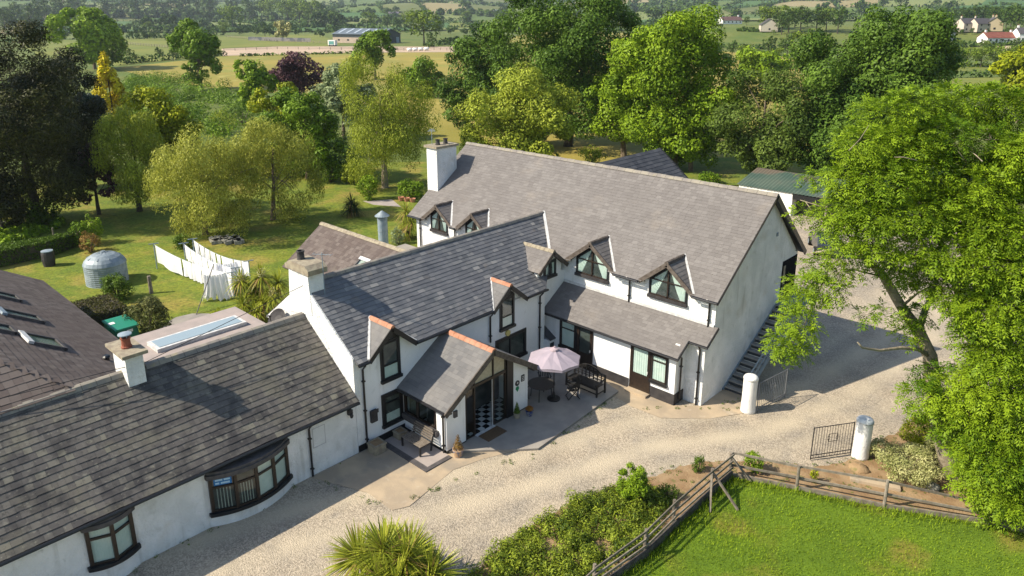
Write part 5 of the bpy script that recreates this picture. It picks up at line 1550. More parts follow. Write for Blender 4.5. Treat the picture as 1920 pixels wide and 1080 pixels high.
def grass():
    g = np.random.default_rng(22)
    n = 90000; q = scatter_poly(LAWN, n, g)
    d = np.hypot(q[:, 0], q[:, 1]); q = q[(g.random(n) < np.clip((38 - d) / 16, .25, 1))]; n = len(q)
    pat = .5 + .25 * np.sin(q[:, 0] * 1.1 + 1.7 * np.sin(q[:, 1] * .8)) + .25 * np.sin(q[:, 1] * 1.9 + q[:, 0] * .6)
    h = g.uniform(.04, .10, n) * (.6 + .8 * pat); az = g.uniform(0, 6.28, n); ln = g.uniform(.2, .8, n)
    p = np.column_stack([q, np.full(n, .012)])
    s = np.column_stack([np.cos(az), np.sin(az), np.zeros(n)]); f = np.column_stack([-np.sin(az), np.cos(az), np.zeros(n)])
    w = .016
    top = p + f * (h * ln)[:, None] + np.array([0, 0, 1.]) * h[:, None]; mid = p + f * (h * ln * .35)[:, None] + np.array([0, 0, .6]) * h[:, None]
    v = np.stack([p - s * w * .7, mid - s * w * .4, top, mid + s * w * .6], 1).reshape(-1, 3)
    o = leafmesh('lawn_grass', v, np.clip(.15 + .55 * pat + g.normal(0, .25, n), 0, 1), L_GRASS, origin=(0, 20, 0)); tag(o, kind='stuff')


grass()


def weeds():
    g = np.random.default_rng(23); pts = []
    for a, b_, n in ((( -21.95, 3), (-21.95, 14.4), 26), ((-21.5, 12.4), (-18.2, 13.3), 14), ((-18.3, 14.2), (-16.8, 19.5), 22), ((-16.8, 19.8), (-17.1, 25.6), 20), ((-16.0, 25.0), (-12.4, 28.2), 16), ((-13.7, 27.3), (-12.6, 29.2), 8)):
        for _ in range(n):
            q = g.random(); pts.append((a[0] + (b_[0] - a[0]) * q + g.normal(0, .10), a[1] + (b_[1] - a[1]) * q + g.normal(0, .10)))
    for a, b_ in zip(DRIVE_EDGE0[:-1], DRIVE_EDGE0[1:]):
        for _ in range(9):
            q = g.random(); pts.append((a[0] + (b_[0] - a[0]) * q + g.normal(0, .16), a[1] + (b_[1] - a[1]) * q + g.normal(0, .16)))
    pts += [tuple(p) for p in scatter_poly(P2((1240, 890), (1372, 868), (1530, 880), (1640, 840), (1740, 780), (1790, 940), (1660, 945), (1497, 910), (1372, 890), (1262, 960)), 110, g)]
    c = np.array([(x, y, .05) for x, y in pts]); r = g.uniform(.03, .11, len(c))
    v, t = leaves(c, np.column_stack([r, r, r * .6]), len(c) * 16, .055, g, asp=.4); v[:, 2] = np.maximum(v[:, 2], .02)
    tag(leafmesh('weeds', v, t, L_HEDGE, origin=(-16, 20, 0)), kind='stuff')


weeds()


def fence_tufts():
    g = np.random.default_rng(24); line = [gp(1040, 1165), gp(1113, 1105), gp(1210, 1044), gp(1268, 990), gp(1333, 930), gp(1372, 898), gp(1497, 922), gp(1660, 956), gp(1846, 984), gp(1960, 1014)]; P = []
    for a, b_ in zip(line[:-1], line[1:]):
        n = int(np.linalg.norm(b_ - a) * 130); q = g.random(n)[:, None]; k = a + (b_ - a) * q; d = unit(b_ - a); P.append(k + np.array([d[1], -d[0], 0]) * (np.abs(g.normal(0, .22, n)) + .02)[:, None])
    p = np.concatenate(P); n = len(p); p[:, 2] = .01; h = g.uniform(.08, .26, n); az = g.uniform(0, 6.28, n)
    s = np.column_stack([np.cos(az), np.sin(az), np.zeros(n)]); f = np.column_stack([-np.sin(az), np.cos(az), np.zeros(n)]); w = .013
    top = p + f * (h * g.uniform(.2, .7, n))[:, None] + np.array([0, 0, 1.]) * h[:, None]; mid = p + f * (h * .15)[:, None] + np.array([0, 0, .6]) * h[:, None]
    v = np.stack([p - s * w, mid - s * w * .6, top, mid + s * w * .8], 1).reshape(-1, 3)
    tag(leafmesh('long_grass', v, g.random(n), L_GRASS, origin=(-8, 22, 0)), kind='stuff')


fence_tufts()


def rail_fence(label, posts, heights, rails, braces=(), seed=1, name='rail_fence', rail_h=.085):
    f = thing(name, label, 'fence', (posts[0][0], posts[0][1], 0), 'post and rail fence runs'); g = np.random.default_rng(seed)
    for (x, y), h in zip(posts, heights):
        b = MB(); b.tube([(x, y, -.1), (x + g.normal(0, .02), y + g.normal(0, .02), h)], [.062, .055], 8, t=float(g.random())); b.build('post', M_WOOD, f)
    for q in rails:
        for i in range(len(posts) - 1):
            a = np.array([*posts[i], heights[i] * q]); c = np.array([*posts[i + 1], heights[i + 1] * q])
            d = unit(c - a); nrm = np.array([-d[1], d[0], 0]) * .07
            b = MB(); b.beam(a - d * .08 + nrm + (0, 0, g.normal(0, .015)), c + d * .08 + nrm + (0, 0, g.normal(0, .015)), .035, rail_h, t=float(g.random())); b.build('rail', M_WOOD, f)
    for a, c in braces:
        b = MB(); b.beam(a, c, .07, .07, t=float(g.random())); b.build('brace', M_WOOD, f)
    return f


pr = [gp(1368, 893), gp(1493, 918), gp(1657, 952), gp(1843, 980), gp(1965, 1010)]
rail_fence('timber rail fence run between the gate bed and the sunny lawn', [tuple(p[:2]) for p in pr], [1.05, 1.05, 1.15, .75, .7], (.92, .45),
           braces=[((pr[0][0], pr[0][1], .85), (*gp(1408, 905)[:2], 0.05))], seed=4)
# stone edging board under the fence
eb = MB()
for a, c in zip(pr[:-1], pr[1:]): eb.beam((a[0], a[1], .09), (c[0], c[1], .09), .06, .16)
tag(eb.build('edging_board', M_WOOD), 'grey edging board along the foot of the lawn fence', 'edging')
pl_ = [gp(1368, 893), gp(1331, 925), gp(1262, 988), gp(1207, 1042), gp(1113, 1110), gp(1040, 1180)]
rail_fence('weathered rail fence run slanting down between the planted bed and the lawn', [tuple(p[:2]) for p in pl_], [1.02, 1.05, 1.1, 1.05, 1.0, 1.0], (.95, .68, .40),
           braces=[((pl_[1][0], pl_[1][1], .95), (*gp(1331, 962)[:2], .02)), ((pl_[1][0], pl_[1][1], .95), (*gp(1384, 958)[:2], .02))], seed=5)
kb = MB()
for a, c in zip(pl_[:-1], pl_[1:]): kb.beam((a[0] + .1, a[1] - .05, .14), (c[0] + .1, c[1] - .05, .14), .08, .34)
tag(kb.build('gravel_board', mat('dark_board', (.06, .052, .045), (.10, .09, .08), nscale=5, rough=.9)), 'dark retaining board under the slanting rail fence', 'edging')

p = gp(1188, 948); tree('feathery_shrub', 'bright green feathery shrub standing tallest in the fence bed', 'shrub', (p[0], p[1], .05), ((p[0] - .05, p[1], .85), (.62, .55, .80)), L_LIGHT, M_BARK, 31, n=4200, leaf=.12, k=34, r0=.03, leafkw=dict(asp=.26, outward=.4, shell=.3), clumpkw=dict(sub=5, rmin=.22, rmax=.4))
p = gp(1253, 935); bush('round_shrub', 'small rounded olive shrub in the bed beside the slanting fence', (p[0], p[1], 0), (.38, .38, .35), L_HEDGE, 32, n=1600, leaf=.05)
p = gp(1240, 945); bush('low_shrub', 'low reddish shrub at the foot of the rounded olive one', (p[0], p[1] - .3, 0), (.42, .35, .18), L_RED, 33, n=900, leaf=.06)
p = gp(1310, 886); bush('dwarf_conifer', 'small egg-shaped conifer at the gravel edge by the fence corner', (p[0], p[1], 0), (.25, .25, .40), L_HEDGE, 34, n=1800, leaf=.045, cat='conifer', clumpkw=dict(rmin=.3, rmax=.4, tuck=.6))
p = gp(1413, 885); bush('young_shrub', 'young green shrub behind the lawn fence near the corner post', (p[0], p[1], 0), (.40, .34, .50), L_LIGHT, 35, n=1500, leaf=.07)
p = gp(1525, 905); bush('young_shrub', 'tiny yellow-green sapling behind the lawn fence', (p[0], p[1], 0), (.16, .16, .36), L_YGREEN, 36, n=420, leaf=.06)
p = gp(1698, 898); bush('variegated_bush', 'large cream and green variegated bush beside the worn pillar', (p[0], p[1], 0), (1.15, 1.0, .75), L_VARIEG, 37, n=9500, leaf=.065, k=22)
p = gp(1650, 862); bush('variegated_bush', 'smaller variegated bush touching the worn gate pillar', (p[0], p[1], 0), (.55, .50, .52), L_VARIEG, 38, n=2800, leaf=.06)
p = gp(1752, 870); bush('variegated_bush', 'variegated bush at the foot of the ash trunk', (p[0], p[1], 0), (.70, .62, .66), L_VARIEG, 39, n=3600, leaf=.06)
p = gp(1728, 838); bush('spreading_juniper', 'yellow-green spreading juniper below the ash beside the gravel', (p[0], p[1], 0), (.95, .9, .75), L_YGREEN, 40, n=6500, leaf=.07, cat='conifer')


def rock(label, c, R, m, seed, name='boulder'):
    g = np.random.default_rng(seed); b = MB(); n, k = 7, 12; vv = []; ff = []
    for i in range(n):
        th = math.pi * i / (n - 1)
        for j in range(k):
            q = 2 * math.pi * j / k; s = 1 + g.normal(0, .07)
            vv.append((c[0] + R[0] * s * math.sin(th) * math.cos(q), c[1] + R[1] * s * math.sin(th) * math.sin(q), c[2] + R[2] * s * math.cos(th)))
    for i in range(n - 1):
        for j in range(k): ff.append((i * k + j, (i + 1) * k + j, (i + 1) * k + (j + 1) % k, i * k + (j + 1) % k))
    b.add(vv, ff); return tag(b.build(name, m, origin=(c[0], c[1], 0), smooth=True), label, 'rock')


M_ROCK = mat('grey_boulder', (.24, .23, .19), (.34, .325, .27), nscale=6, rough=.9, bump=.4, bscale=15)
p = gp(1746, 918); rock('grey boulder in the dry bed under the ash', (p[0], p[1], .10), (.30, .22, .20), M_ROCK, 3)
p = gp(1610, 880); rock('low brown earth mound in front of the worn gate pillar', (p[0], p[1], .0), (.42, .38, .22), M_SOIL, 4, 'earth_mound')
p = gp(1605, 902); sl = MB(); sl.obox((p[0] + .6, p[1] + .2, .09), (unit((.93, .36, 0)), unit((-.36, .93, 0)), (0, 0, 1)), (.85, .16, .07)); tag(sl.build('stone_slab', M_CONCRETE), 'pale flat stone slab lying behind the lawn fence', 'stone')

# pots and planters by the porch
def potted(loc, label, leaf_m, seed, r=.17, h=.30, ph=.5, potm=None, shape='cone', name='potted_conifer'):
    t = thing(name, label, 'potted plant', loc); g = np.random.default_rng(seed)
    b = MB(); b.lathe(loc, [(r * .72, 0), (r * .95, h * .8), (r * 1.08, h * .82), (r * 1.08, h), (r * .9, h), (r * .88, h - .03)], 14); b.build('pot', potm or M_POT, t)
    cs, rs = [], []
    for k in range(6):
        q = k / 5; cs.append((loc[0], loc[1], loc[2] + h + ph * (.08 + .8 * q))); rr = r * (1.0 - .75 * q) if shape == 'cone' else r * 1.1 * math.sin(.5 + 2.2 * q); rs.append((max(.03, rr),) * 2 + (ph * .16,))
    v, tt = leaves(cs, rs, 900, .045, g); leafmesh('foliage', v, tt, leaf_m, t)


potted((-18.95, 17.1, .03), 'brownish dwarf conifer in a flower-patterned pot at the porch corner', L_RED, 51, r=.22, h=.34, ph=.62, potm=mat('patterned_pot', (.40, .27, .17), (.16, .17, .24), nscale=9, rough=.6, lo=.5, hi=.56))
potted((-19.1, 20.72, .112), 'small green cone conifer in a pale pot against the porch pier', L_HEDGE, 52, r=.15, h=.26, ph=.5, potm=M_CAPSTONE)
potted((-18.85, 21.25, .112), 'orange-flowered plant in a blue glazed pot on the patio', leafmat('orange_bloom', (.25, .10, .02), (.45, .25, .06)), 53, r=.17, h=.24, ph=.2, potm=mat('blue_glaze', (.02, .04, .16), (.20, .2, .22), nscale=12, rough=.3, lo=.5, hi=.55), shape='round', name='potted_flower')


def planter(c, label, w_=.26, h=.34):
    t = thing('stone_planter', label, 'planter', (c[0], c[1], .03)); b = MB(); z = .03
    b.prism([(c[0] - w_, c[1] - w_, z), (c[0] + w_, c[1] - w_, z), (c[0] + w_, c[1] + w_, z), (c[0] - w_, c[1] + w_, z)], (0, 0, h))
    b.box(c[0] - w_ - .03, c[0] + w_ + .03, c[1] - w_ - .03, c[1] + w_ + .03, z + h, z + h + .06); b.build('trough', M_CAPSTONE, t)
    b = MB(); b.box(c[0] - w_ + .06, c[0] + w_ - .06, c[1] - w_ + .06, c[1] + w_ - .06, z + h + .061, z + h + .075); b.build('soil', M_SOIL, t)


planter((-21.6, 15.1), 'small square stone planter against the slate house wall')
planter((-21.7, 16.35), 'stone planter in the shaded corner behind the slatted bench', .2, .28)
# ------------------------------------------------------------------ back garden
def atd(px, py, B):
    d = sight(px, py); B = np.array(B, float)
    return EYE + d * (np.dot(B - EYE, _h) / np.dot(d, _h))


def ptree(name, label, base, top, l, r, bot, lm, bm, seed, cat='tree', k=24, dens=1.25, group=None, leafs=None, depth=.9, clumpkw={}, leafkw={}, extra=(), asp=None):
    B = gp(*base); S = mpp(B); dist = np.linalg.norm(B - EYE)
    bot = bot + .55 * (base[1] - bot); c = atd((l + r) / 2, (top + bot) / 2, B); R = np.array([(r - l) / 2 * S * 1.07, (r - l) / 2 * S * depth * 1.05, (bot - top) / 2 * S * 1.03])
    area = math.pi * (r - l) * (bot - top) / 4 * .284
    ls = leafs or max(.10, .0037 * dist)
    n = int(min(80000, max(500, area * dens * 2.9 * (.0037 * dist / ls) ** 1.3)))
    return tree(name, label, cat, B, (c, R), lm, bm, seed, n=(int(n * 1.35) if leafkw is WEEP else n), leaf=(ls * .8 if leafkw is WEEP else ls), k=k, group=group, clumpkw=clumpkw, leafkw=leafkw)


WEEP = dict(asp=.30, droop=.9, up=.1, tintvar=.4)
WCL = dict(squash=1.25, low=-.9, sub=8)
CON = dict(asp=.30, up=.1, tintvar=.5)
ptree('yew_tree', 'huge dark evergreen filling the left edge of the garden', (70, 418), 78, -70, 150, 395, L_DEEP, M_DARKBARK, 101, k=44, dens=1.5, leafkw=CON, clumpkw=dict(sub=8))
ptree('yew_tree', 'dark evergreen with ragged spires beside the golden conifer', (140, 350), 92, 78, 186, 330, L_DEEP, M_DARKBARK, 102, k=34, dens=1.5, leafkw=CON, clumpkw=dict(sub=8))
ptree('yew_tree', 'brownish dark evergreen at the lowest left of the garden', (5, 436), 310, -60, 48, 425, L_DEEP, M_DARKBARK, 103, k=24, leafkw=CON)
# golden conifer: stacked cone
def cone_tree(label, base, top, l, r, lm, seed, dens=2.2, name='golden_conifer', dark=None):
    B = gp(*base); S = mpp(B); dist = np.linalg.norm(B - EYE); g = np.random.default_rng(seed)
    t = thing(name, label, 'conifer', tuple(B)); H = hv(top, B); Rw = (r - l) / 2 * S
    cx = atd((l + r) / 2, base[1], B)
    cs, rs = [], []
    for i in range(70):
        q = g.random() ** .8; a = g.uniform(0, 6.28); rr = Rw * (1 - q) ** .75 * .85
        cs.append((cx[0] + rr * math.cos(a), cx[1] + rr * math.sin(a), B[2] + H * (.04 + .92 * q))); s = Rw * (.32 - .2 * q); rs.append((s, s, s * 1.7))
    mb = MB(); mb.tube([B, B + (0, 0, H * .9)], [.16, .04], 7); mb.build('trunk', M_DARKBARK, t)
    v, tt = leaves(cs, rs, int((r - l) * (base[1] - top) * .2 * dens), .0045 * dist, g, asp=.4, tintvar=.6); leafmesh('crown', v, tt, lm, t)


cone_tree('golden yellow conifer spire between the dark evergreens and the birches', (216, 238), 96, 178, 252, L_GOLD, 104)
ptree('purple_tree', 'thin purple-leaved small tree in front of the dark evergreens', (186, 402), 262, 140, 208, 372, L_PURPLE, M_DARKBARK, 105, k=20, dens=.8)
ptree('bluish_shrub', 'blue-green rounded conifer in the shade beside the golden spire', (175, 262), 178, 140, 212, 255, leafmat('blue_needle', (.015, .035, .03), (.05, .085, .07)), M_DARKBARK, 106, k=14)
ptree('birch_tree', 'leaning olive-green birch left of the washing lines', (262, 396), 203, 184, 322, 372, L_OLIVE, M_DARKBARK, 107, k=30, leafkw=WEEP, clumpkw=WCL)
ptree('lime_tree', 'yellow-green tree rising behind the leaning birch', (310, 335), 158, 240, 378, 310, L_YGREEN, M_BARK, 108, k=26)
ptree('willow_tree', 'broad weeping willow nearest the washing lines', (385, 440), 236, 288, 482, 448, L_WILLOW, M_BARK, 109, k=40, leafkw=WEEP, clumpkw=dict(WCL, low=-1))
ptree('willow_tree', 'rounded weeping willow right of the broad one', (512, 412), 230, 438, 594, 410, L_WILLOW, M_BARK, 110, k=36, leafkw=WEEP, clumpkw=dict(WCL, low=-1))
ptree('beech_tree', 'dense mid-green rounded tree right of the willows', (578, 335), 160, 500, 648, 322, L_MID, M_BARK, 111, k=30)
ptree('acacia_tree', 'golden-green rounded tree behind the willows', (525, 300), 152, 478, 578, 270, L_YGREEN, M_BARK, 112, k=20)
ptree('whitebeam_tree', 'silvery pale-leaved tree beside the weeping birch', (645, 262), 116, 592, 700, 250, L_SILVER, M_BARK, 113, k=22, dens=1.1)
ptree('copper_maple', 'dark purple maple standing against the hayfield', (556, 200), 94, 498, 608, 182, L_PURPLE, M_DARKBARK, 114, k=20, dens=1.0, clumpkw=dict(sub=8))
ptree('hawthorn_tree', 'bright green bushy tree left of the purple maple', (480, 208), 106, 440, 520, 200, L_LIGHT, M_BARK, 115, k=18)
ptree('poplar_tree', 'tall ivy-trunked tree standing alone on the hayfield edge', (378, 168), 36, 318, 420, 150, L_MID, M_BARK, 116, k=22)
ptree('field_maple', 'big round bright tree at the paddock corner', (178, 130), 10, 98, 243, 112, L_LIGHT, M_BARK, 117, k=28)
ptree('field_tree', 'dark green tree standing in front of the barn', (704, 150), 60, 668, 740, 136, L_MID, M_BARK, 118, k=16)
ptree('dome_bush', 'neat dome-shaped green bush on the hayfield edge', (790, 182), 113, 748, 832, 184, L_MID, M_BARK, 119, cat='bush', k=18, clumpkw=dict(rmin=.4, rmax=.55, tuck=.55))
ptree('birch_tree', 'tall weeping birch with two stems left of the big chimney', (722, 352), 122, 632, 802, 345, L_OLIVE, M_PALEBARK, 120, k=42, leafkw=WEEP, clumpkw=WCL, dens=1.4)
ptree('rowan_tree', 'light olive-green tree rising behind the long shingle roof', (975, 335), 136, 862, 1092, 320, L_OLIVE, M_BARK, 121, k=38, dens=1.3)
ptree('sycamore_tree', 'tallest dark green sycamore behind the house', (1065, 275), -28, 928, 1200, 240, L_DARK, M_DARKBARK, 122, k=52, dens=1.5, clumpkw=dict(sub=9))
ptree('sycamore_tree', 'lower dark green sycamore left of the tallest one', (905, 242), 58, 815, 985, 232, L_DARK, M_DARKBARK, 123, k=34, dens=1.4, clumpkw=dict(sub=8))
ptree('field_ash', 'tall fresh green ash above the ridge of the long house', (1262, 318), 2, 1150, 1352, 200, L_LIGHT, M_BARK, 124, k=40, dens=1.3, clumpkw=dict(sub=8))
ptree('field_ash', 'fresh green ash with ragged hanging boughs left of the tall one', (1170, 300), 78, 1092, 1235, 262, L_LIGHT, M_BARK, 125, k=30, clumpkw=dict(sub=8))
ptree('field_ash', 'bushy lower ash in front of the tall one', (1295, 322), 150, 1205, 1375, 312, L_LIGHT, M_BARK, 126, k=32, clumpkw=dict(sub=9))
ptree('elder_tree', 'loose mid-green tree between the ash and the dark sycamore', (1425, 350), 132, 1345, 1515, 335, leafmat('elder_leaf', (.045, .080, .012), (.145, .205, .035)), M_BARK, 127, k=32, dens=1.0)
ptree('sycamore_tree', 'great dark sycamore right of the house, topping the skyline', (1640, 356), 0, 1528, 1782, 200, L_DARK, M_DARKBARK, 128, k=46, dens=1.5, clumpkw=dict(sub=9))
ptree('sycamore_tree', 'lower spreading sycamore in front of the great one', (1590, 362), 130, 1488, 1720, 345, L_DARK, M_DARKBARK, 129, k=42, dens=1.5, clumpkw=dict(sub=9))
ptree('field_tree', 'bright green bushy tree above the hay strip right of the ash', (1425, 165), 84, 1375, 1482, 152, L_LIGHT, M_BARK, 130, k=18)
ptree('field_tree', 'yellow-green tree at the right edge above the big ash', (1908, 230), 80, 1868, 1990, 215, L_YGREEN, M_BARK, 131, k=20)
# shrubs and hedges of the garden
def pbush(name, label, base, top, half, lm, seed, n=1500, leaf=.14, **kw):
    B = gp(*base); S = mpp(B); h = hv(top, B)
    return bush(name, label, B, (half * S, half * S * .9, h / 1.9), lm, seed, n=n, leaf=leaf, **kw)


pbush('round_shrub', 'round clipped olive shrub beside the round steel tank', (222, 562), 512, 31, L_HEDGE, 201, n=4200, leaf=.11, k=24)
pbush('round_shrub', 'large leafy shrub beside the green cabinet', (280, 628), 556, 43, leafmat('olive_shrub', (.05, .06, .02), (.19, .20, .06)), 202, n=5200, leaf=.12, k=26)
pbush('topiary_shrub', 'small green topiary ball on a brown base, left of the pair', (150, 462), 412, 17, L_MID, 203, n=1300, leaf=.13)
pbush('topiary_shrub', 'small green topiary ball on a brown base, right of the pair', (178, 456), 398, 19, L_LIGHT, 204, n=1500, leaf=.13)
pbush('brown_shrub', 'brown dried shrub under the two topiary balls', (170, 472), 432, 20, L_RED, 205, n=1100, leaf=.12)
pbush('border_shrub', 'bright green round bush in front of the weeping birch', (692, 374), 326, 22, L_LIGHT, 206, n=2200, leaf=.16)
pbush('border_shrub', 'glossy green shrub left of the white end chimney', (772, 372), 336, 28, L_MID, 207, n=2400, leaf=.18)
pbush('border_shrub', 'small hydrangea clump beside the grey flue', (745, 458), 425, 14, L_SILVER, 208, n=900, leaf=.12)
pbush('border_shrub', 'low shrub at the foot of the many-headed cordyline', (412, 612), 578, 18, L_YGREEN, 209, n=1300, leaf=.10)
pbush('border_shrub', 'dark shrub under the broad willow by the stone border', (345, 468), 436, 20, L_HEDGE, 210, n=1300, leaf=.13)
for i, (x, y, tp, hf, lm, lb_) in enumerate([(620, 342, 290, 24, L_MID, 'leafy green shrub at the lawn edge under the dense tree'), (595, 320, 262, 26, L_HEDGE, 'dark shrub behind the lawn edge shrubs'), (655, 345, 300, 18, L_OLIVE, 'pale shrub at the lawn edge beside the birch'),
        (100, 410, 350, 30, L_HEDGE, 'dark undershrub at the foot of the evergreens'), (60, 425, 372, 34, L_HEDGE, 'dark leafy undershrub nearest the hedge'), (420, 250, 200, 30, L_OLIVE, 'grey-green shrub behind the willows'), (455, 235, 188, 26, L_HEDGE, 'dark shrub in the belt behind the willows'),
        (1330, 345, 318, 22, L_MID, 'low green shrub just behind the long roof ridge'), (1215, 318, 285, 26, L_HEDGE, 'dark shrub beneath the ragged ash'), (1110, 310, 268, 26, L_OLIVE, 'olive shrub beside the light tree behind the roof')]):
    pbush('border_shrub', lb_, (x, y), tp, hf, lm, 220 + i, n=1500, leaf=.2)


def clipped_hedge(label, poly, h, lm, seed, n, leaf=.12, name='clipped_hedge'):
    g = np.random.default_rng(seed); P = [np.array([*p, 0.]) for p in poly]
    t = thing(name, label, 'hedge', tuple(P[0])); b = MB(); cen = sum(P) / len(P)
    b.prism([cen + (p - cen) * .93 + (0, 0, .02) for p in P], (0, 0, h * .95)); b.build('twigs', M_DARKBARK, t)
    q = scatter_poly(poly, n // 2, g); top = np.column_stack([q, h + g.normal(0, .04, len(q))])
    side = []
    for a, c in zip(P, P[1:] + P[:1]):
        k = int(n * .5 * np.linalg.norm(c - a) / sum(np.linalg.norm(y - x) for x, y in zip(P, P[1:] + P[:1]))); u = g.random(k)[:, None]
        s = a + (c - a) * u + g.normal(0, .03, (k, 3)); s[:, 2] = g.random(k) * h; side.append(s)
    c = np.concatenate([top] + side); m = len(c)
    v, tt = leaves(c, np.full((m, 3), .05), int(m * 1.6), leaf, g); v[:, 2] = np.maximum(v[:, 2], .02); leafmesh('foliage', v, tt, lm, t)


clipped_hedge('long clipped green hedge bordering the lawn at the left edge', [tuple(gp(-60, 515)[:2]), tuple(gp(100, 480)[:2]), tuple((gp(100, 480) + (-1.2, 2.2, 0))[:2]), tuple((gp(-60, 515) + (-2, 2.6, 0))[:2])], 1.15, L_HEDGE, 301, 9000)
hb0 = gp(150, 590); clipped_hedge('square-cut dark hedge block behind the brown roof', [(-45.6, 11.2), (-42.6, 11.2), (-42.6, 13.3), (-45.6, 13.3)], .95, leafmat('brown_hedge', (.03, .04, .01), (.13, .12, .03)), 302, 4500, leaf=.09)


def mass(name, poly, n, h, lm, seed, leaf, nc=120, flat=.8, base=0):
    g = np.random.default_rng(seed); q = scatter_poly(poly, nc, g); z = hz(q[:, 0], q[:, 1])
    hh = h * g.uniform(.5, 1.25, nc)
    rr = h * g.uniform(.5, 1.0, nc)
    v, tt = leaves(np.column_stack([q, z + hh * .5]), np.column_stack([rr, rr, hh * .55]), n, leaf, g, tintvar=.5)
    o = leafmesh(name, v, tt, lm, origin=(q[:, 0].mean(), q[:, 1].mean(), 0)); return tag(o, kind='stuff')


mass('undergrowth', P2((235, 150), (330, 150), (440, 172), (490, 215), (480, 262), (300, 262), (230, 230)), 34000, 2.4, L_MID, 311, .32, 190)
mass('rough_grass', P2((0, 470), (60, 448), (120, 425), (100, 405), (0, 425), (-60, 440)), 16000, .5, L_LIGHT, 312, .25, 140)
mass('shrubbery', P2((430, 300), (640, 275), (660, 300), (640, 330), (560, 335), (450, 320)), 26000, 1.9, L_HEDGE, 313, .26, 90)

# stored things on the lawn
tk = gp(202, 528); tank = thing('steel_tank', 'round galvanised corrugated steel tank with a domed lid on the back lawn', 'tank', (tk[0], tk[1], 0))
b = MB(); R = 1.27; prf = [(R, 0)]
for k in range(10): prf += [(R * .985, .06 + k * .13), (R, .12 + k * .13)]
b.lathe((tk[0], tk[1], 0), prf, 28); b.build('drum', M_ZINC, tank)
b = MB(); b.lathe((tk[0], tk[1], 1.30), [(R * 1.02, 0), (R * 1.01, .06), (R * .93, .26), (R * .78, .46), (R * .55, .63), (R * .25, .73), (.14, .75), (.14, .83), (.02, .85)], 28)
for k in range(9):
    q = k * .698; b.beam((tk[0] + R * .80 * math.cos(q), tk[1] + R * .80 * math.sin(q), 1.76), (tk[0] + .2 * math.cos(q), tk[1] + .2 * math.sin(q), 2.07), .06, .05)
b.build('domed_lid', M_ZINC, tank)
gc = gp(242, 640); M_GREENPLASTIC = mat('green_plastic', (.012, .13, .085), (.018, .16, .105), nscale=2, rough=.45)
bx_ = thing('green_cabinet', 'dark green lidded oil cabinet behind the cottage chimney', 'cabinet', (-40.2, 12.1, 0))
b = MB(); b.box(-41.0, -39.2, 11.5, 12.6, 0, 1.0); b.build('body', M_GREENPLASTIC, bx_)
b = MB(); b.prism([(-41.06, 11.44, 1.003), (-39.14, 11.44, 1.003), (-39.14, 12.66, 1.003), (-41.06, 12.66, 1.003)], (0, 0, .09)); b.box(-40.2, -39.9, 11.40, 11.44, .82, 1.02); b.build('lid', mat('green_lid', (.02, .20, .13), rough=.45), bx_)
b = MB(); b.box(-39.138, -39.12, 12.0, 12.3, .8, .95); b.box(-40.4, -40.1, 11.5, 11.8, 1.094, 1.11); b.build('lid_label', M_WHITEPAINT, bx_)
wp = gp(284, 550); b = MB(); b.tube([(wp[0], wp[1], -.05), (wp[0] - .05, wp[1], 1.15)], [.13, .11], 8); tag(b.build('wooden_post', M_WOOD), 'stubby grey wooden post standing alone on the back lawn', 'post')
wp = gp(128, 455); b = MB(); b.tube([wp + (0, 0, .05), wp + (1.0, 1.6, 1.5)], .09, 7); tag(b.build('leaning_post', M_PALEBARK), 'pale post leaning beside the topiary balls', 'post')
wp = gp(103, 455); b = MB(); b.tube([(wp[0], wp[1], 0), (wp[0], wp[1], 1.2)], .06, 7); tag(b.build('wooden_post', M_WOOD), 'thin upright post beside the leaning pale one', 'post')
wp = gp(93, 498); tb_ = thing('water_butt', 'small dark barrel standing against the end of the clipped hedge', 'barrel', (wp[0], wp[1], 0))
b = MB(); b.lathe((wp[0], wp[1], 0), [(.36, 0), (.42, .45), (.40, .9), (.36, 1.05)], 14); b.build('barrel', M_PLINTH, tb_); b = MB(); b.lathe((wp[0], wp[1], 1.052), [(.38, 0), (.38, .06), (.05, .1)], 14); b.build('lid', M_GREYMETAL, tb_)
for i, (x, y) in enumerate([(560 / 4.9 + 260 + 20, 460)]): pass
sb = MB(); g_ = np.random.default_rng(4)
for k in range(16):
    p = gp(400 + k * 3.4 + g_.normal(0, 3), 452 + 8 * math.sin(k) * .5); sb.obox(p + (0, 0, .1), (unit((1, g_.normal() * .5, 0)), unit((-g_.normal() * .5, 1, 0)), (0, 0, 1)), (.4, .25, .16), t=.5)
tag(sb.build('stone_border', M_ROCK), 'low border of rough stones under the broad willow', 'rockery')
for i in range(3):
    p = gp(752 + i * 11, 376 + i * 1.5); b = MB(); b.lathe((p[0], p[1], 0), [(.2, 0), (.28, .3), (.30, .36), (.24, .36), (.22, .28)], 10)
    tag(b.build('clay_pot', M_TERRA), ['terracotta pot nearest the bright round bush', 'terracotta pot between two others on the rockery', 'terracotta pot nearest the white end chimney'][i], 'flower pot', 'pots on the rockery')

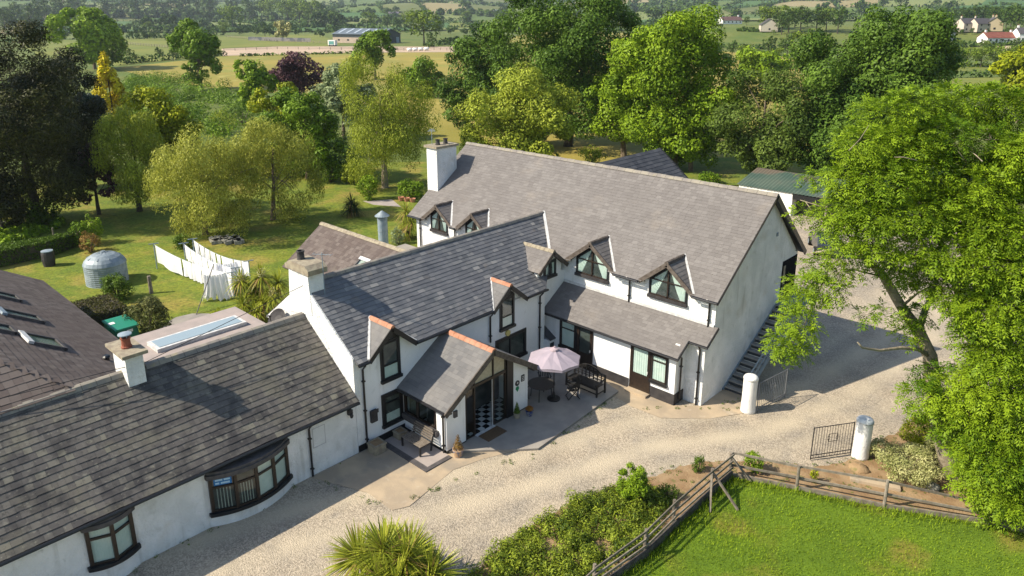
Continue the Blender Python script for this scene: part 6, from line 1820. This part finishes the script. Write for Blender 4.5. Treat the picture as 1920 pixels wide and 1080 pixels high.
# ------------------------------------------------------------------ washing lines
def washing(a, c, pieces, tag_group, drop, seed, sag=.25, lab=''):
    """line from a to c; pieces = (start, end, drop)"""
    a, c = np.array(a, float), np.array(c, float); g = np.random.default_rng(seed); d = c - a
    pt = lambda q: a + d * q - np.array([0, 0, sag * 4 * q * (1 - q)])
    side = unit((-d[1], d[0], 0))
    for i, (q0, q1, dr, lb) in enumerate(pieces):
        n = 10; vv = []
        for j in range(n + 1):
            q = q0 + (q1 - q0) * j / n; p = pt(q)
            sw = .05 * math.sin(j * (.9 + .3 * (i % 3)) + i * 1.7) + .02 * g.normal()
            vv += [p + (0, 0, .01), p + side * sw * .5 - (0, 0, dr * .5), p + side * sw * 1.4 - (0, 0, dr * (1 + .006 * g.normal()))]
        m = MB(); m.add(vv, [(3 * j + k, 3 * j + 3 + k, 3 * j + 4 + k, 3 * j + 1 + k) for j in range(n) for k in range(2)])
        o = m.build('hanging_sheet', M_LINEN, smooth=True); tag(o, lb, 'laundry', tag_group)
    m = MB(); m.tube([pt(q) for q in np.linspace(0, 1, 12)], .012, 4)
    return m, pt


cl = thing('clothes_line', 'metal clothes lines with leaning props on the back lawn', 'clothes line', (-48, 19, 0))
A0, A1 = gp(288, 458, 1.8), gp(434, 512, 1.6)
m1, _ = washing(A0, A1, [(.02, .36, 1.25, 'widest white sheet at the left end of the front washing line'), (.38, .50, 1.15, 'white cloth second from the left on the front line'), (.505, .62, 1.2, 'white cloth with a dark gap beside the line prop'), (.63, .74, 1.1, 'white cloth just left of the leaning prop'), (.77, .98, 1.55, 'bulky white sheet bunched at the right end of the front line')], 'laundry on the front line', 1.2, 1, sag=.34)
B0, B1 = gp(344, 457, 1.85), gp(442, 503, 1.7)
m2, _ = washing(B0, B1, [(.02 + k * .112, .02 + k * .112 + .10, 1.05 + .2 * (k % 2), 'white pillowcase on the middle line, %s' % s) for k, s in enumerate(['at its left end', 'second from its left end', 'third from its left end', 'left of the middle', 'right of the middle', 'third from its right end', 'second from its right end', 'at its right end'])], 'laundry on the middle line', 1.1, 2, sag=.32)
C0, C1 = gp(361, 449, 1.95), gp(466, 490, 1.75)
m3, _ = washing(C0, C1, [(.02 + k * .1, .02 + k * .1 + .085, .95, 'white towel on the back line, %s' % s) for k, s in enumerate(['at its left end', 'second from its left end', 'third from its left end', 'fourth from its left end'])] + [(.43, .50, .95, 'narrow white towel in the middle of the back line'), (.52, .72, 1.15, 'wide white sheet on the back line'), (.74, .86, 1.05, 'white cloth second from the right end of the back line'), (.875, .99, 1.0, 'white cloth at the right end of the back line')], 'laundry on the back line', 1.0, 3, sag=.38)
mm = MB()
for m in (m1, m2, m3): mm.add(m.v, m.f)
mm.build('line', M_GREYMETAL, cl)
for p in (A0, A1, B0, B1, C0, C1):
    m = MB(); m.tube([(p[0], p[1], 0), (p[0], p[1], p[2] + .06)], .035, 6); m.beam((p[0] - .1, p[1] - .3, p[2] + .04), (p[0] + .1, p[1] + .3, p[2] + .04), .05, .05); m.build('post', M_GREYMETAL, cl)
pq = gp(368, 590); m = MB(); m.tube([pq, pq + np.array([-1.4, 2.0, 2.3])], .03, 6); m.build('prop', M_IRON, cl)
# big bunched sheets hanging to the grass where the lines end
for i, (pa_, pb_, zt_, lb) in enumerate([((383, 566), (436, 560), 1.75, 'bunched white sheet hanging to the grass beside the cordyline'), ((405, 540), (455, 532), 1.6, 'bunched white sheet tucked behind the cordyline flowers')]):
    a, c = gp(*pa_), gp(*pb_); d = c - a; sd_ = unit((-d[1], d[0], 0)); g = np.random.default_rng(60 + i); n = 26; rows = 7; vv = []
    for k in range(n + 1):
        q = k / n; ph = k * 1.15 + g.normal(0, .25); dr = zt_ * (1 - .12 * math.sin(q * 5 + i)) * (1 if g.random() < .9 else .8)
        for r_ in range(rows):
            v_ = r_ / (rows - 1); x = .5 + (q - .5) * (.82 + .30 * v_ ** 2)
            p = a + d * x + sd_ * ((.05 + .20 * v_) * math.sin(ph) + .12 * v_ * v_ * math.sin(q * 7)); vv.append((p[0], p[1], max(.03, zt_ - .10 * math.sin(q * 3.14) - dr * v_)))
    m = MB(); m.add(vv, [(k * rows + r_, (k + 1) * rows + r_, (k + 1) * rows + r_ + 1, k * rows + r_ + 1) for k in range(n) for r_ in range(rows - 1)])
    tag(m.build('draped_sheet', M_LINEN, smooth=True), lb, 'laundry', 'bunched laundry')

# ------------------------------------------------------------------ dark car in the yard
ca = thing('parked_car', 'dark hatchback parked in the rear yard under the ash boughs', 'car', (0, 0, 0))
M_CAR = mat('dark_car_paint', (.025, .032, .04), rough=.25, spec=.6, coat=.6); M_TYRE = mat('tyre_rubber', (.015, .015, .015), rough=.8)
side = [(-2.0, .35), (-2.02, .72), (-1.85, .86), (-1.0, .95), (-.45, 1.36), (.2, 1.46), (1.1, 1.42), (1.75, 1.05), (1.98, .95), (2.02, .4)]
b = MB(); rows = [(-.86, .96), (-.80, 1.0), (-.55, 1.02), (.55, 1.02), (.80, 1.0), (.86, .96)]
vv = []
for y, s in rows:
    for x, z in side:
        ins = .14 * max(0, (z - .95) / .5); yy = y * (1 - ins) if abs(y) > .5 else y
        vv.append((x * s, yy, .35 + (z - .35) * (s if abs(y) > .84 else 1)))
n = len(side)
b.add(vv, [(r_ * n + k, r_ * n + (k + 1) % n, (r_ + 1) * n + (k + 1) % n, (r_ + 1) * n + k) for r_ in range(5) for k in range(n)] + [tuple(range(n)), tuple(5 * n + k for k in reversed(range(n)))]); b.build('body', M_CAR, ca, smooth=False)
b = MB()
for y in (-.815, .815):
    b.add([(-.85, y * 1.01, .98), (1.3, y * 1.01, 1.0), (1.0, y * .915, 1.36), (-.4, y * .915, 1.32)], [(0, 1, 2, 3)])
b.add([(-.98, -.7, .99), (-.98, .7, .99), (-.47, .62, 1.375), (-.47, -.62, 1.375)], [(0, 1, 2, 3)]); b.add([(1.79, -.66, 1.08), (1.79, .66, 1.08), (1.16, .6, 1.425), (1.16, -.6, 1.425)], [(0, 1, 2, 3)]); b.build('window', mat('car_glass', (.02, .025, .03), rough=.05, spec=.8), ca)
for x in (-1.25, 1.25):
    for y in (-.86, .86):
        b = MB(); b.tube([(x, y - .1, .31), (x, y + .1, .31)], .31, 18); wh = b.build('wheel', M_TYRE, ca); b = MB(); s = 1 if y > 0 else -1; b.tube([(x, y + s * .10, .31), (x, y + s * .108, .31)], .20, 14); b.build('rim', M_ZINC, wh)
for y in (-.6, .6):
    b = MB(); b.box(-2.04, -1.98, y - .17, y + .17, .62, .76); b.build('headlight', M_LEAD, ca)
cp = gp(1545, 470); ca.location = (cp[0], cp[1], .03); ca.rotation_euler = (0, 0, rad(-60))
# white boundary wall stretch in the rear yard
yw = MB(); p0, p1 = gp(1530, 400), gp(1640, 372)
yw.beam((p0[0], p0[1], .5), (p1[0], p1[1], .5), .35, 1.0); tag(yw.build('yard_wall', M_WHITEPAINT), 'white-washed yard wall glimpsed behind the ash boughs', 'wall')
# ------------------------------------------------------------------ the farm across the field
def local_house(name, label, px, py, L, W, H, rise, yaw, wallm, roofm, cat='house', chim=True, windows=True, group=None):
    """gabled building built round its own origin, then stood where the photo shows it"""
    t = thing(name, label, cat, (0, 0, 0), group)
    b = MB(); b.box(-L / 2, L / 2, -W / 2, -W / 2 + .3, 0, H); b.box(-L / 2, L / 2, W / 2 - .3, W / 2, 0, H)
    for s in (-1, 1): b.prism([(s * L / 2, -W / 2, 0), (s * L / 2, W / 2, 0), (s * L / 2, W / 2, H), (s * L / 2, 0, H + rise - .1), (s * L / 2, -W / 2, H)], (-s * .3, 0, 0))
    b.build('wall', wallm, t)
    b = MB()
    for s in (-1, 1): b.prism([(-L / 2 - .3, s * (W / 2 + .3), H - .1), (L / 2 + .3, s * (W / 2 + .3), H - .1), (L / 2 + .3, 0, H + rise), (-L / 2 - .3, 0, H + rise)], (0, 0, .2))
    b.build('roof', roofm, t)
    if chim:
        for x in (-L * .42, L * .42):
            b = MB(); b.box(x - .5, x + .5, -.4, .4, H + rise - .5, H + rise + 1.3); c = b.build('chimney', wallm, t)
            b = MB(); b.lathe((x, 0, H + rise + 1.3), [(.2, 0), (.16, .5)], 8); b.build('chimney_pot', M_POT, c)
    if windows:
        k = max(2, int(L / 3.5))
        for i in range(k):
            x = -L / 2 + L * (i + .5) / k
            b = MB(); b.box(x - .55, x + .55, -W / 2 - .03, -W / 2, 1.0, 2.2); w_ = b.build('window', M_BLACK, t)
            if H > 4.5:
                b = MB(); b.box(x - .5, x + .5, -W / 2 - .03, -W / 2, 3.6, 4.7); b.build('window', M_BLACK, t)
        for s in (-1, 1):
            b = MB(); b.box(s * L / 2 - (.03 if s < 0 else 0), s * L / 2 + (.03 if s > 0 else 0), -.6, .6, 1.0, 2.2); b.build('window', M_BLACK, t)
    p = gp(px, py); t.location = tuple(p); t.rotation_euler = (0, 0, YAW + yaw); t.scale = (.86,) * 3; return t


M_BARNROOF = mat('blue_grey_sheeting', (.10, .125, .15), (.13, .155, .18), nscale=.3, rough=.5)
M_BARNCLAD = mat('dark_cladding', (.03, .04, .045), (.045, .055, .06), nscale=.5, rough=.6)
M_BLOCK = mat('pinkish_blockwork', (.44, .35, .28), (.38, .30, .24), nscale=.5, rough=.9)
bn = thing('farm_barn', 'long blue-grey roofed barn with pink block walls across the hayfield', 'barn', (0, 0, 0))
L, W, H = 36, 20, 5.2
b = MB(); b.box(-L / 2, L / 2, -W / 2, -W / 2 + .3, 0, 3.3); b.box(-L / 2, L / 2, W / 2 - .3, W / 2, 0, 3.3); b.box(-L / 2, -L / 2 + .3, -W / 2 + .3, W / 2 - .3, 0, 3.3); b.build('wall', M_BLOCK, bn)
b = MB(); b.box(-L / 2, L / 2, -W / 2 - .02, -W / 2 + .28, 3.3, H); b.box(-L / 2, L / 2, W / 2 - .28, W / 2 + .02, 3.3, H)
for s in (-1, 1): b.prism([(s * L / 2, -W / 2, 0 if s > 0 else 3.3), (s * L / 2, W / 2, 0 if s > 0 else 3.3), (s * L / 2, W / 2, H), (s * L / 2, 0, H + 3), (s * L / 2, -W / 2, H)], (-s * .3, 0, 0))
b.build('cladding', M_BARNCLAD, bn)
b = MB()
for s in (-1, 1): b.prism([(-L / 2 - .4, s * (W / 2 + .5), H - .12), (L / 2 + .4, s * (W / 2 + .5), H - .12), (L / 2 + .4, 0, H + 3.1), (-L / 2 - .4, 0, H + 3.1)], (0, 0, .15))
b.build('roof', M_BARNROOF, bn)
b = MB()
for k in range(6):
    x = -15 + k * 6
    b.prism([(x, -W / 2 + 1.5, H + .70), (x + 1.3, -W / 2 + 1.5, H + .70), (x + 1.3, -1, H + 3.02), (x, -1, H + 3.02)], (0, 0, .06))
b.build('roof_light', mat('pale_sheet_light', (.40, .46, .52), rough=.3), bn)
b = MB(); b.box(L / 2, L / 2 + .05, -7, -1, .02, 3.6); b.build('barn_door', M_BLOCK, bn); b = MB(); b.box(L / 2, L / 2 + .06, 5.5, 8.5, .02, 3.4); b.build('barn_door', M_GREYMETAL, bn)
for k in range(4):
    b = MB(); b.box(-14 + k * 7, -12.6 + k * 7, -W / 2 - .05, -W / 2, 1.3, 2.3); b.build('window', M_BLACK, bn)
bp = gp(688, 80); bn.location = (bp[0], bp[1], bp[2]); bn.rotation_euler = (0, 0, YAW - rad(27))
kx = thing('feed_trailer', 'small white and teal box trailer at the left end of the barn', 'trailer', (0, 0, 0))
b = MB(); b.box(-2.2, 2.2, -1.2, 1.2, .7, 3.3); b.build('body', M_WHITEPAINT, kx); b = MB(); b.box(-1.6, 1.6, -1.24, -1.2, 1.0, 2.8); b.build('door', mat('teal_door', (.10, .28, .26), rough=.5), kx)
for x in (-1.2, 1.2):
    b = MB(); b.tube([(x, -1.25, .45), (x, 1.25, .45)], .45, 12); b.build('wheel', M_TYRE, kx)
q = gp(624, 87); kx.location = tuple(q); kx.rotation_euler = (0, 0, YAW - rad(20))
for i in range(4):
    q = gp(768 + i * 10.5, 96.5 - .4 * i); b = MB(); d = np.array([math.cos(YAW), math.sin(YAW), 0])
    b.tube([q + (0, 0, .75) - d * 1.0, q + (0, 0, .8) - d * .95, q + (0, 0, .8) + d * .95, q + (0, 0, .75) + d * 1.0], [.55, .85, .85, .55], 14)
    tag(b.build('silage_bale', M_WHITEPAINT, smooth=True), ['white wrapped bale nearest the barn', 'white wrapped bale second from the barn', 'white wrapped bale third from the barn', 'white wrapped bale farthest from the barn'][i], 'bale', 'white bales by the barn')


def far_fence(label, pts, step, h=1.4, rails=(.5, .95)):
    f = thing('paddock_fence', label, 'fence', tuple(gp(*pts[0])), 'paddock fences'); W = [gp(*p) for p in pts]
    b = MB(); rl = MB()
    for a, c in zip(W[:-1], W[1:]):
        n = max(1, int(np.linalg.norm(c - a) / step))
        for i in range(n + 1):
            p = a + (c - a) * i / n; b.box(p[0] - .09, p[0] + .09, p[1] - .09, p[1] + .09, p[2], p[2] + h)
        for q in rails: rl.beam(a + (0, 0, h * q), c + (0, 0, h * q), .08, .14)
    b.build('post', M_WOOD, f); rl.build('rail', M_WOOD, f)


far_fence('timber paddock fence beyond the round bright tree', [(240, 84), (290, 88), (330, 92)], 4)
far_fence('long timber fence along the sandy riding arena', [(420, 96), (520, 93), (640, 94), (745, 94)], 5)
far_fence('back fence of the paddock toward the barn', [(425, 70), (520, 79), (612, 82)], 5)
far_fence('pen fence in front of the barn gable', [(735, 96), (790, 94), (850, 95)], 3)
ja = MB(); g = np.random.default_rng(8)
for k in range(9):
    q = gp(472 + k * 13, 76 + k * .4); d = np.array([math.cos(YAW), math.sin(YAW), 0]); ja.obox(q + (0, 0, 1.2), (d, np.array([-d[1], d[0], 0]), (0, 0, 1)), (2.2, .15, 1.2), t=.5)
tag(ja.build('pen_wall', mat('pale_panel', (.46, .40, .38), (.22, .22, .25), nscale=.2, rough=.9, lo=.45, hi=.55)), 'row of pale pen panels at the back of the paddock', 'wall')
# scattered houses
M_FARROOF = mat('dark_slate_far', (.075, .070, .075), rough=.7); M_REDROOF = mat('red_tile_far', (.17, .055, .04), (.21, .075, .05), nscale=.5, rough=.8); M_CREAMWALL = mat('cream_wall_far', (.52, .46, .38), rough=.8)
local_house('far_bungalow', 'long white bungalow with dark red-grey roof on the rise', 1368, 45, 19, 8, 2.9, 3.0, rad(18), M_WHITEPAINT, mat('red_grey_far', (.13, .075, .07), rough=.8))
local_house('far_house', 'cream gable-fronted house half hidden by trees on the rise', 1440, 60, 10, 11, 4.2, 4.0, rad(80), M_CREAMWALL, M_FARROOF, chim=False)
local_house('far_house', 'grey semi-detached house with white chimney on the right skyline', 1812, 60, 12, 8, 4.8, 3.2, rad(12), M_CREAMWALL, M_FARROOF)
local_house('far_house', 'grey house left joined to the white-chimneyed pair', 1835, 60, 10, 8, 4.8, 3.2, rad(12), M_CREAMWALL, M_FARROOF, chim=False)
local_house('far_house', 'yellowish house with tall chimney right of the grey pair', 1860, 60, 9, 9, 4.6, 3.6, rad(70), mat('yellow_render_far', (.46, .38, .25), rough=.8), M_FARROOF)
local_house('far_bungalow', 'white bungalow with bright red roof at the right', 1868, 82, 18, 9, 2.8, 3.0, rad(5), M_WHITEPAINT, M_REDROOF)
local_house('far_house', 'white house with grey dormered roof beside the great sycamore', 1768, 78, 10, 8, 4.2, 3.6, rad(30), M_WHITEPAINT, M_FARROOF)
local_house('far_house', 'white house cut by the right edge of the photo', 1922, 80, 12, 9, 4.5, 3.2, rad(-5), M_WHITEPAINT, M_FARROOF)
local_house('far_bungalow', 'pale pink gabled bungalow between the two tall trees', 1166, 36, 14, 9, 3, 3.4, rad(40), M_CREAMWALL, M_FARROOF, chim=False)
local_house('far_house', 'distant grey-roofed house above the barn trees', 738, 30, 18, 9, 4.0, 3.5, rad(15), M_CREAMWALL, mat('mauve_slate_far', (.16, .14, .17), rough=.8), chim=False)
local_house('far_shed', 'distant pale blue-roofed shed on the hillside', 935, 24, 22, 10, 4, 2.0, rad(5), M_CREAMWALL, mat('pale_blue_sheet', (.36, .43, .52), rough=.5), cat='shed', chim=False, windows=False)

# ------------------------------------------------------------------ far trees: four shapes, copied
def proto(name, label, lm, seed, w, h, n=900, leaf=.8, k=14, group=None, cat='tree', low=-.6):
    return tree(name, label, cat, (0, 0, 0), ((0, 0, h * .58), (w / 2, w / 2, h * .46)), lm, M_DARKBARK, seed, n=n, leaf=leaf, k=k, group=group, clumpkw=dict(low=low), leafkw=dict(tintvar=.45))


FG1, FG2, FG3, FG4 = 'dark trees of the far hedgerows', 'light green trees of the far hedgerows', 'bushes of the far hedgerows', 'trees on the distant hills'
PR = [proto('hedgerow_tree', 'dark green tree standing in a far hedgerow', L_FAR, 401, 9, 11, group=FG1), proto('hedgerow_tree', 'light green tree standing in a far hedgerow', L_FARLT, 402, 10, 10, group=FG2),
      proto('hedgerow_bush', 'low dark bush in a far hedgerow', L_FAR, 403, 6, 4, n=500, leaf=.7, k=10, group=FG3, cat='bush', low=-.9), proto('hill_tree', 'hazy dark tree on the distant hillside', L_FAR, 404, 16, 13, n=420, leaf=2.4, k=12, group=FG4)]
used = [False] * 4
grow = np.random.default_rng(77)


def put(kind, P, s, rz=None):
    r = PR[kind]
    if not used[kind]:
        used[kind] = True; r.location = tuple(P); r.scale = (s,) * 3; return r
    return dup(r, tuple(P), rz if rz is not None else float(grow.uniform(0, 6.28)), float(s))


def put_px(kind, px, py, hpx):
    P = gp(px, py); S = mpp(P); H = [11, 10, 4, 13][kind]
    put(kind, P, max(.25, hpx * S / H))


LIST = [  # kind, px, py of foot, height in px
    (1, 437, 56, 46), (0, 30, 52, 44), (0, 60, 60, 48), (0, 12, 60, 40), (0, 90, 48, 48), (0, 120, 45, 50), (0, 150, 40, 44), (0, 200, 34, 40), (0, 230, 30, 36), (0, 260, 32, 38), (0, 290, 30, 36), (0, 318, 30, 38), (0, 345, 34, 40), (0, 370, 30, 36), (0, 395, 34, 36),
    (0, 470, 40, 40), (0, 492, 38, 40), (1, 510, 40, 42), (1, 540, 42, 44), (1, 562, 44, 46), (1, 585, 46, 46), (0, 605, 45, 36), (1, 625, 48, 28), (1, 420, 66, 26), (2, 450, 66, 14), (2, 480, 66, 16), (2, 505, 68, 14), (0, 497, 68, 24), (2, 560, 66, 12), (2, 600, 70, 12),
    (1, 692, 54, 32), (0, 727, 56, 26), (0, 745, 58, 24), (1, 795, 84, 66), (1, 775, 60, 40), (0, 825, 66, 26), (0, 810, 88, 26), (2, 845, 64, 12), (2, 870, 66, 12), (2, 890, 64, 14), (0, 870, 34, 16), (1, 875, 40, 20), (0, 935, 40, 22), (0, 955, 42, 26), (0, 985, 66, 26), (2, 855, 84, 16), (2, 880, 84, 18),
    (1, 1432, 56, 44), (1, 1460, 56, 46), (0, 1478, 62, 40), (0, 1500, 62, 46), (1, 1490, 52, 38), (0, 1530, 62, 44), (1, 1548, 60, 44), (0, 1570, 64, 46), (0, 1465, 66, 36), (0, 1400, 48, 16), (2, 1395, 58, 8), (2, 1410, 60, 8),
    (0, 1345, 105, 22), (0, 1372, 108, 30), (1, 1390, 112, 28), (0, 1440, 104, 34), (0, 1475, 110, 44), (1, 1500, 118, 60), (0, 1520, 124, 64), (2, 1360, 116, 16), (2, 1400, 122, 16), (1, 1455, 126, 38), (0, 1490, 140, 44),
    (1, 1790, 122, 34), (1, 1812, 124, 36), (0, 1800, 104, 26), (1, 1838, 126, 38), (1, 1862, 126, 42), (1, 1888, 128, 42), (1, 1912, 130, 46), (2, 1770, 110, 18), (2, 1850, 98, 14), (2, 1905, 98, 14), (1, 1850, 92, 14), (1, 1795, 92, 18),
    (0, 1766, 66, 30), (0, 1780, 56, 32), (0, 1800, 46, 30), (0, 1820, 46, 34), (0, 1842, 46, 34), (0, 1862, 48, 32), (0, 1884, 62, 44), (0, 1905, 66, 48), (0, 1755, 50, 30), (0, 1895, 50, 40), (0, 1890, 74, 22), (0, 1822, 66, 12), (2, 1848, 66, 10), (2, 1800, 66, 10), (1, 1846, 90, 14), (2, 1872, 90, 8), (2, 1760, 84, 12), (0, 1905, 90, 18), (1, 1450, 66, 10), (2, 1350, 52, 8),
    (0, 255, 118, 18), (0, 245, 112, 20), (0, 300, 112, 22), (0, 325, 114, 22), (2, 90, 76, 16), (2, 70, 78, 18), (0, 100, 74, 20), (2, 40, 78, 20), (2, 120, 74, 16), (2, 250, 72, 14), (2, 270, 74, 14), (2, 290, 74, 14), (2, 310, 76, 12), (1, 280, 58, 18), (2, 300, 52, 16), (2, 330, 50, 18), (2, 350, 52, 18), (2, 380, 54, 18), (2, 260, 52, 14),
]
for kd, x, y, h_ in LIST: put_px(kd, x, y, h_)
ptree('cream_flowering_tree', 'small cream-flowering tree behind the pale pen panels', (531, 74), 37, 514, 548, 70, leafmat('cream_blossom', (.16, .18, .05), (.52, .48, .20)), M_BARK, 410, k=10)
pd_ = gp(1535, 60)

# low hedges of the middle distance, each its own thing
def hedgerow(label, pts, h, seed, lm=None):
    g = np.random.default_rng(seed); W = [gp(*p) for p in pts]; cs, rs = [], []
    L = 0
    for a, c in zip(W[:-1], W[1:]):
        l = np.linalg.norm(c - a); L += l
        for q in np.arange(0, 1, h * .55 / l):
            p = a + (c - a) * q; s = h * g.uniform(.4, .7); cs.append(p + (g.normal(0, h * .15), g.normal(0, h * .15), h * .38)); rs.append((s, s, h * g.uniform(.45, .62)))
    dist = np.linalg.norm(W[0] - EYE); leaf = .0042 * dist
    n = int(min(9000, max(300, L * h / leaf ** 2 * 2.6)))
    v, t = leaves(cs, rs, n, leaf, g, tintvar=.45); v[:, 2] = np.maximum(v[:, 2], min(w[2] for w in W) - .2)
    return tag(leafmesh('field_hedge', v, t, lm or L_FAR, origin=tuple(W[0])), label, 'hedge', 'field hedges')


hedgerow('dark hedge along the near edge of the paddock, left of the tall tree', [(222, 122), (280, 116), (332, 112)], 3.0, 501)
hedgerow('short dark hedge between paddock and hayfield', [(336, 110), (400, 106), (425, 105)], 2.6, 502)
hedgerow('dark hedge behind the round bright tree at the left', [(0, 82), (60, 78), (110, 74), (230, 74)], 4.5, 503)
hedgerow('hedge along the back of the paddock toward the pens', [(240, 74), (330, 70), (420, 66)], 4.5, 504)
hedgerow('low weedy bank between arena and hayfield', [(450, 106), (530, 104), (640, 101), (700, 100)], 1.3, 505, L_HEDGE)
hedgerow('dark hedge right of the barn below the pale field', [(800, 90), (850, 80), (900, 80), (960, 76)], 4.0, 506)
hedgerow('hedge crossing behind the tall ash trees', [(1190, 100), (1330, 118), (1420, 128), (1520, 132)], 3.6, 507)
hedgerow('clipped hedge beyond the right-hand meadow', [(1778, 146), (1850, 145), (1960, 142)], 2.6, 508)
hedgerow('upper hedge along the rough strip at the right', [(1770, 126), (1850, 126), (1960, 124)], 3.2, 509, L_FARLT)
hedgerow('hedge below the red-roofed bungalow', [(1790, 90), (1840, 88), (1900, 86), (1960, 86)], 3.0, 510)
hedgerow('hedge along the foot of the rise below the white bungalow', [(1335, 90), (1400, 92), (1490, 95)], 3.0, 511)
hedgerow('hedge in front of the far white bungalow wall', [(1385, 58), (1420, 60)], 1.8, 512)
hedgerow('hedge closing the hayfield behind the garden shrubs', [(790, 178), (820, 172), (850, 150)], 2.2, 513)
hedgerow('bushy hedge behind the wooded belt at the left', [(240, 52), (330, 55), (400, 62)], 6.0, 514)
hedgerow('hedge above the barn roof toward the pale field', [(540, 60), (610, 62), (640, 56), (770, 62)], 4.0, 515)

# the hills: patchwork fields with their hedges
FM = [mat('hill_field_%s' % nme, c, c2, nscale=.01, rough=1) for nme, c, c2 in (('green', (.075, .125, .025), (.10, .14, .03)), ('pale', (.145, .18, .05), (.17, .195, .06)), ('straw', (.24, .20, .09), (.27, .225, .11)), ('olive', (.105, .125, .035), (.13, .14, .04)), ('lush', (.05, .115, .03), (.068, .13, .034)))]
rings = [430, 520, 640, 760, 880, 1010, 1160, 1330, 1520, 1740, 2000, 2300, 2650, 3050, 3550, 4200, 5100]
g = np.random.default_rng(91)
naz = 26; azs = np.linspace(rad(-42), rad(42), naz + 1)
node = np.zeros((len(rings), naz + 1, 2))
for i, r_ in enumerate(rings):
    for k, a in enumerate(azs):
        rr = r_ * (1 + g.uniform(-.055, .055)); aa = a + g.uniform(-.018, .018); d = _h * math.cos(aa) + _r * math.sin(aa); node[i, k] = d[:2] * rr
fields = [[[], []] for _ in FM]; hc, hr, hl = [], [], []
near_edges = []
for i in range(len(rings) - 1):
    for k in range(naz):
        q = [node[i, k], node[i, k + 1], node[i + 1, k + 1], node[i + 1, k]]
        fi = g.choice(len(FM), p=[.30, .24, .12, .18, .16]); V, F = fields[fi]; nb = len(V); M = 6
        if i >= 3:
            for a in range(M + 1):
                for c in range(M + 1):
                    u, w_ = a / M, c / M; p = q[0] * (1 - u) * (1 - w_) + q[1] * u * (1 - w_) + q[2] * u * w_ + q[3] * (1 - u) * w_
                    V.append((p[0], p[1], float(hz(p[0], p[1])) + 1.2))
            F += [(nb + a * (M + 1) + c, nb + (a + 1) * (M + 1) + c, nb + (a + 1) * (M + 1) + c + 1, nb + a * (M + 1) + c + 1) for a in range(M) for c in range(M)]
            for e0, e1 in ((q[0], q[1]), (q[0], q[3])):
                L = np.linalg.norm(e1 - e0); dist = np.linalg.norm(e0); hh = 2.6 + dist * .0016
                if g.random() < .12: continue
                for s in np.arange(0, 1, hh * .9 / L):
                    if g.random() < .1: continue
                    p = e0 + (e1 - e0) * s; big = 2.0 if g.random() < .10 else 1.0; h2 = hh * g.uniform(.6, 1.2) * big
                    hc.append((p[0], p[1], float(hz(p[0], p[1])) + 1.0 + h2 * .4)); hr.append((h2 * .7, h2 * .7, h2 * .55)); hl.append(dist)
sh_ = 0
for m, (V, F) in zip(FM, fields):
    if F:
        o = link_mesh('hill_fields', V, F, None, m, origin=(0, 0, 0)); tag(o, kind='structure')
hc, hr, hl = np.array(hc), np.array(hr), np.array(hl)
for lo_, hi_ in ((0, 1300), (1300, 2400), (2400, 6000)):
    k = (hl >= lo_) & (hl < hi_)
    if k.any():
        md = hl[k].mean(); v, t = leaves(hc[k], hr[k], int(k.sum() * 7), md * .0036, g, tintvar=.4)
        if lo_ == 0: VV, TT = [v], [t]
        else: VV.append(v); TT.append(t)
tag(leafmesh('far_hedgerows', np.concatenate(VV), np.concatenate(TT), L_FAR, origin=(0, 0, 0)), kind='stuff')
for _ in range(150):
    i = int(g.integers(4, len(rings) - 3)); k = int(g.integers(0, naz)); e0, e1 = node[i, k], node[i, k + 1] if g.random() < .6 else node[i + 1, k]
    p = e0 + (e1 - e0) * g.random(); put(3, (p[0], p[1], float(hz(p[0], p[1])) + .8), float(g.uniform(.7, 1.5)))
# woods on the hills: each reads as one dark mass
def wood(px0, px1, py, n, h, seed, lm=None):
    g2 = np.random.default_rng(seed); cs, rs = [], []
    for _ in range(n):
        P = gp(g2.uniform(px0, px1), py + g2.normal(0, 2)); hh = h * g2.uniform(.6, 1.2); cs.append(P + (0, 0, hh * .5)); rs.append((hh * .5, hh * .5, hh * .55))
    d = np.linalg.norm(cs[0]); v, t = leaves(cs, rs, n * 60, d * .0042, g2, tintvar=.45); tag(leafmesh('far_wood', v, t, lm or L_FAR, origin=tuple(cs[0])), kind='stuff')


wood(-40, 330, 34, 110, 13, 601); wood(-40, 200, 46, 50, 9, 609); wood(330, 480, 36, 45, 12, 602); wood(480, 650, 52, 40, 6, 610); wood(230, 480, 58, 50, 5, 611); wood(500, 640, 38, 45, 10, 603); wood(820, 960, 30, 34, 10, 604); wood(1130, 1300, 24, 34, 14, 605); wood(1760, 1900, 36, 34, 11, 606); wood(640, 760, 44, 20, 7, 607); wood(1240, 1340, 12, 16, 12, 608)

# ------------------------------------------------------------------ the air
hb = MB(); hb.box(-5400, 5400, -5400, 5400, -4, 260)
hm = bpy.data.materials.new('thin_haze'); hm.use_nodes = True
hn = hm.node_tree.nodes; hn.remove(hn['Principled BSDF'])
pv = hn.new('ShaderNodeVolumePrincipled'); pv.inputs['Color'].default_value = (.74, .84, .95, 1); pv.inputs['Density'].default_value = 0.00011; pv.inputs['Anisotropy'].default_value = .2
hm.node_tree.links.new(pv.outputs[0], hn['Material Output'].inputs['Volume'])
tag(hb.build('haze', hm, origin=(0, 0, 0)), kind='stuff')
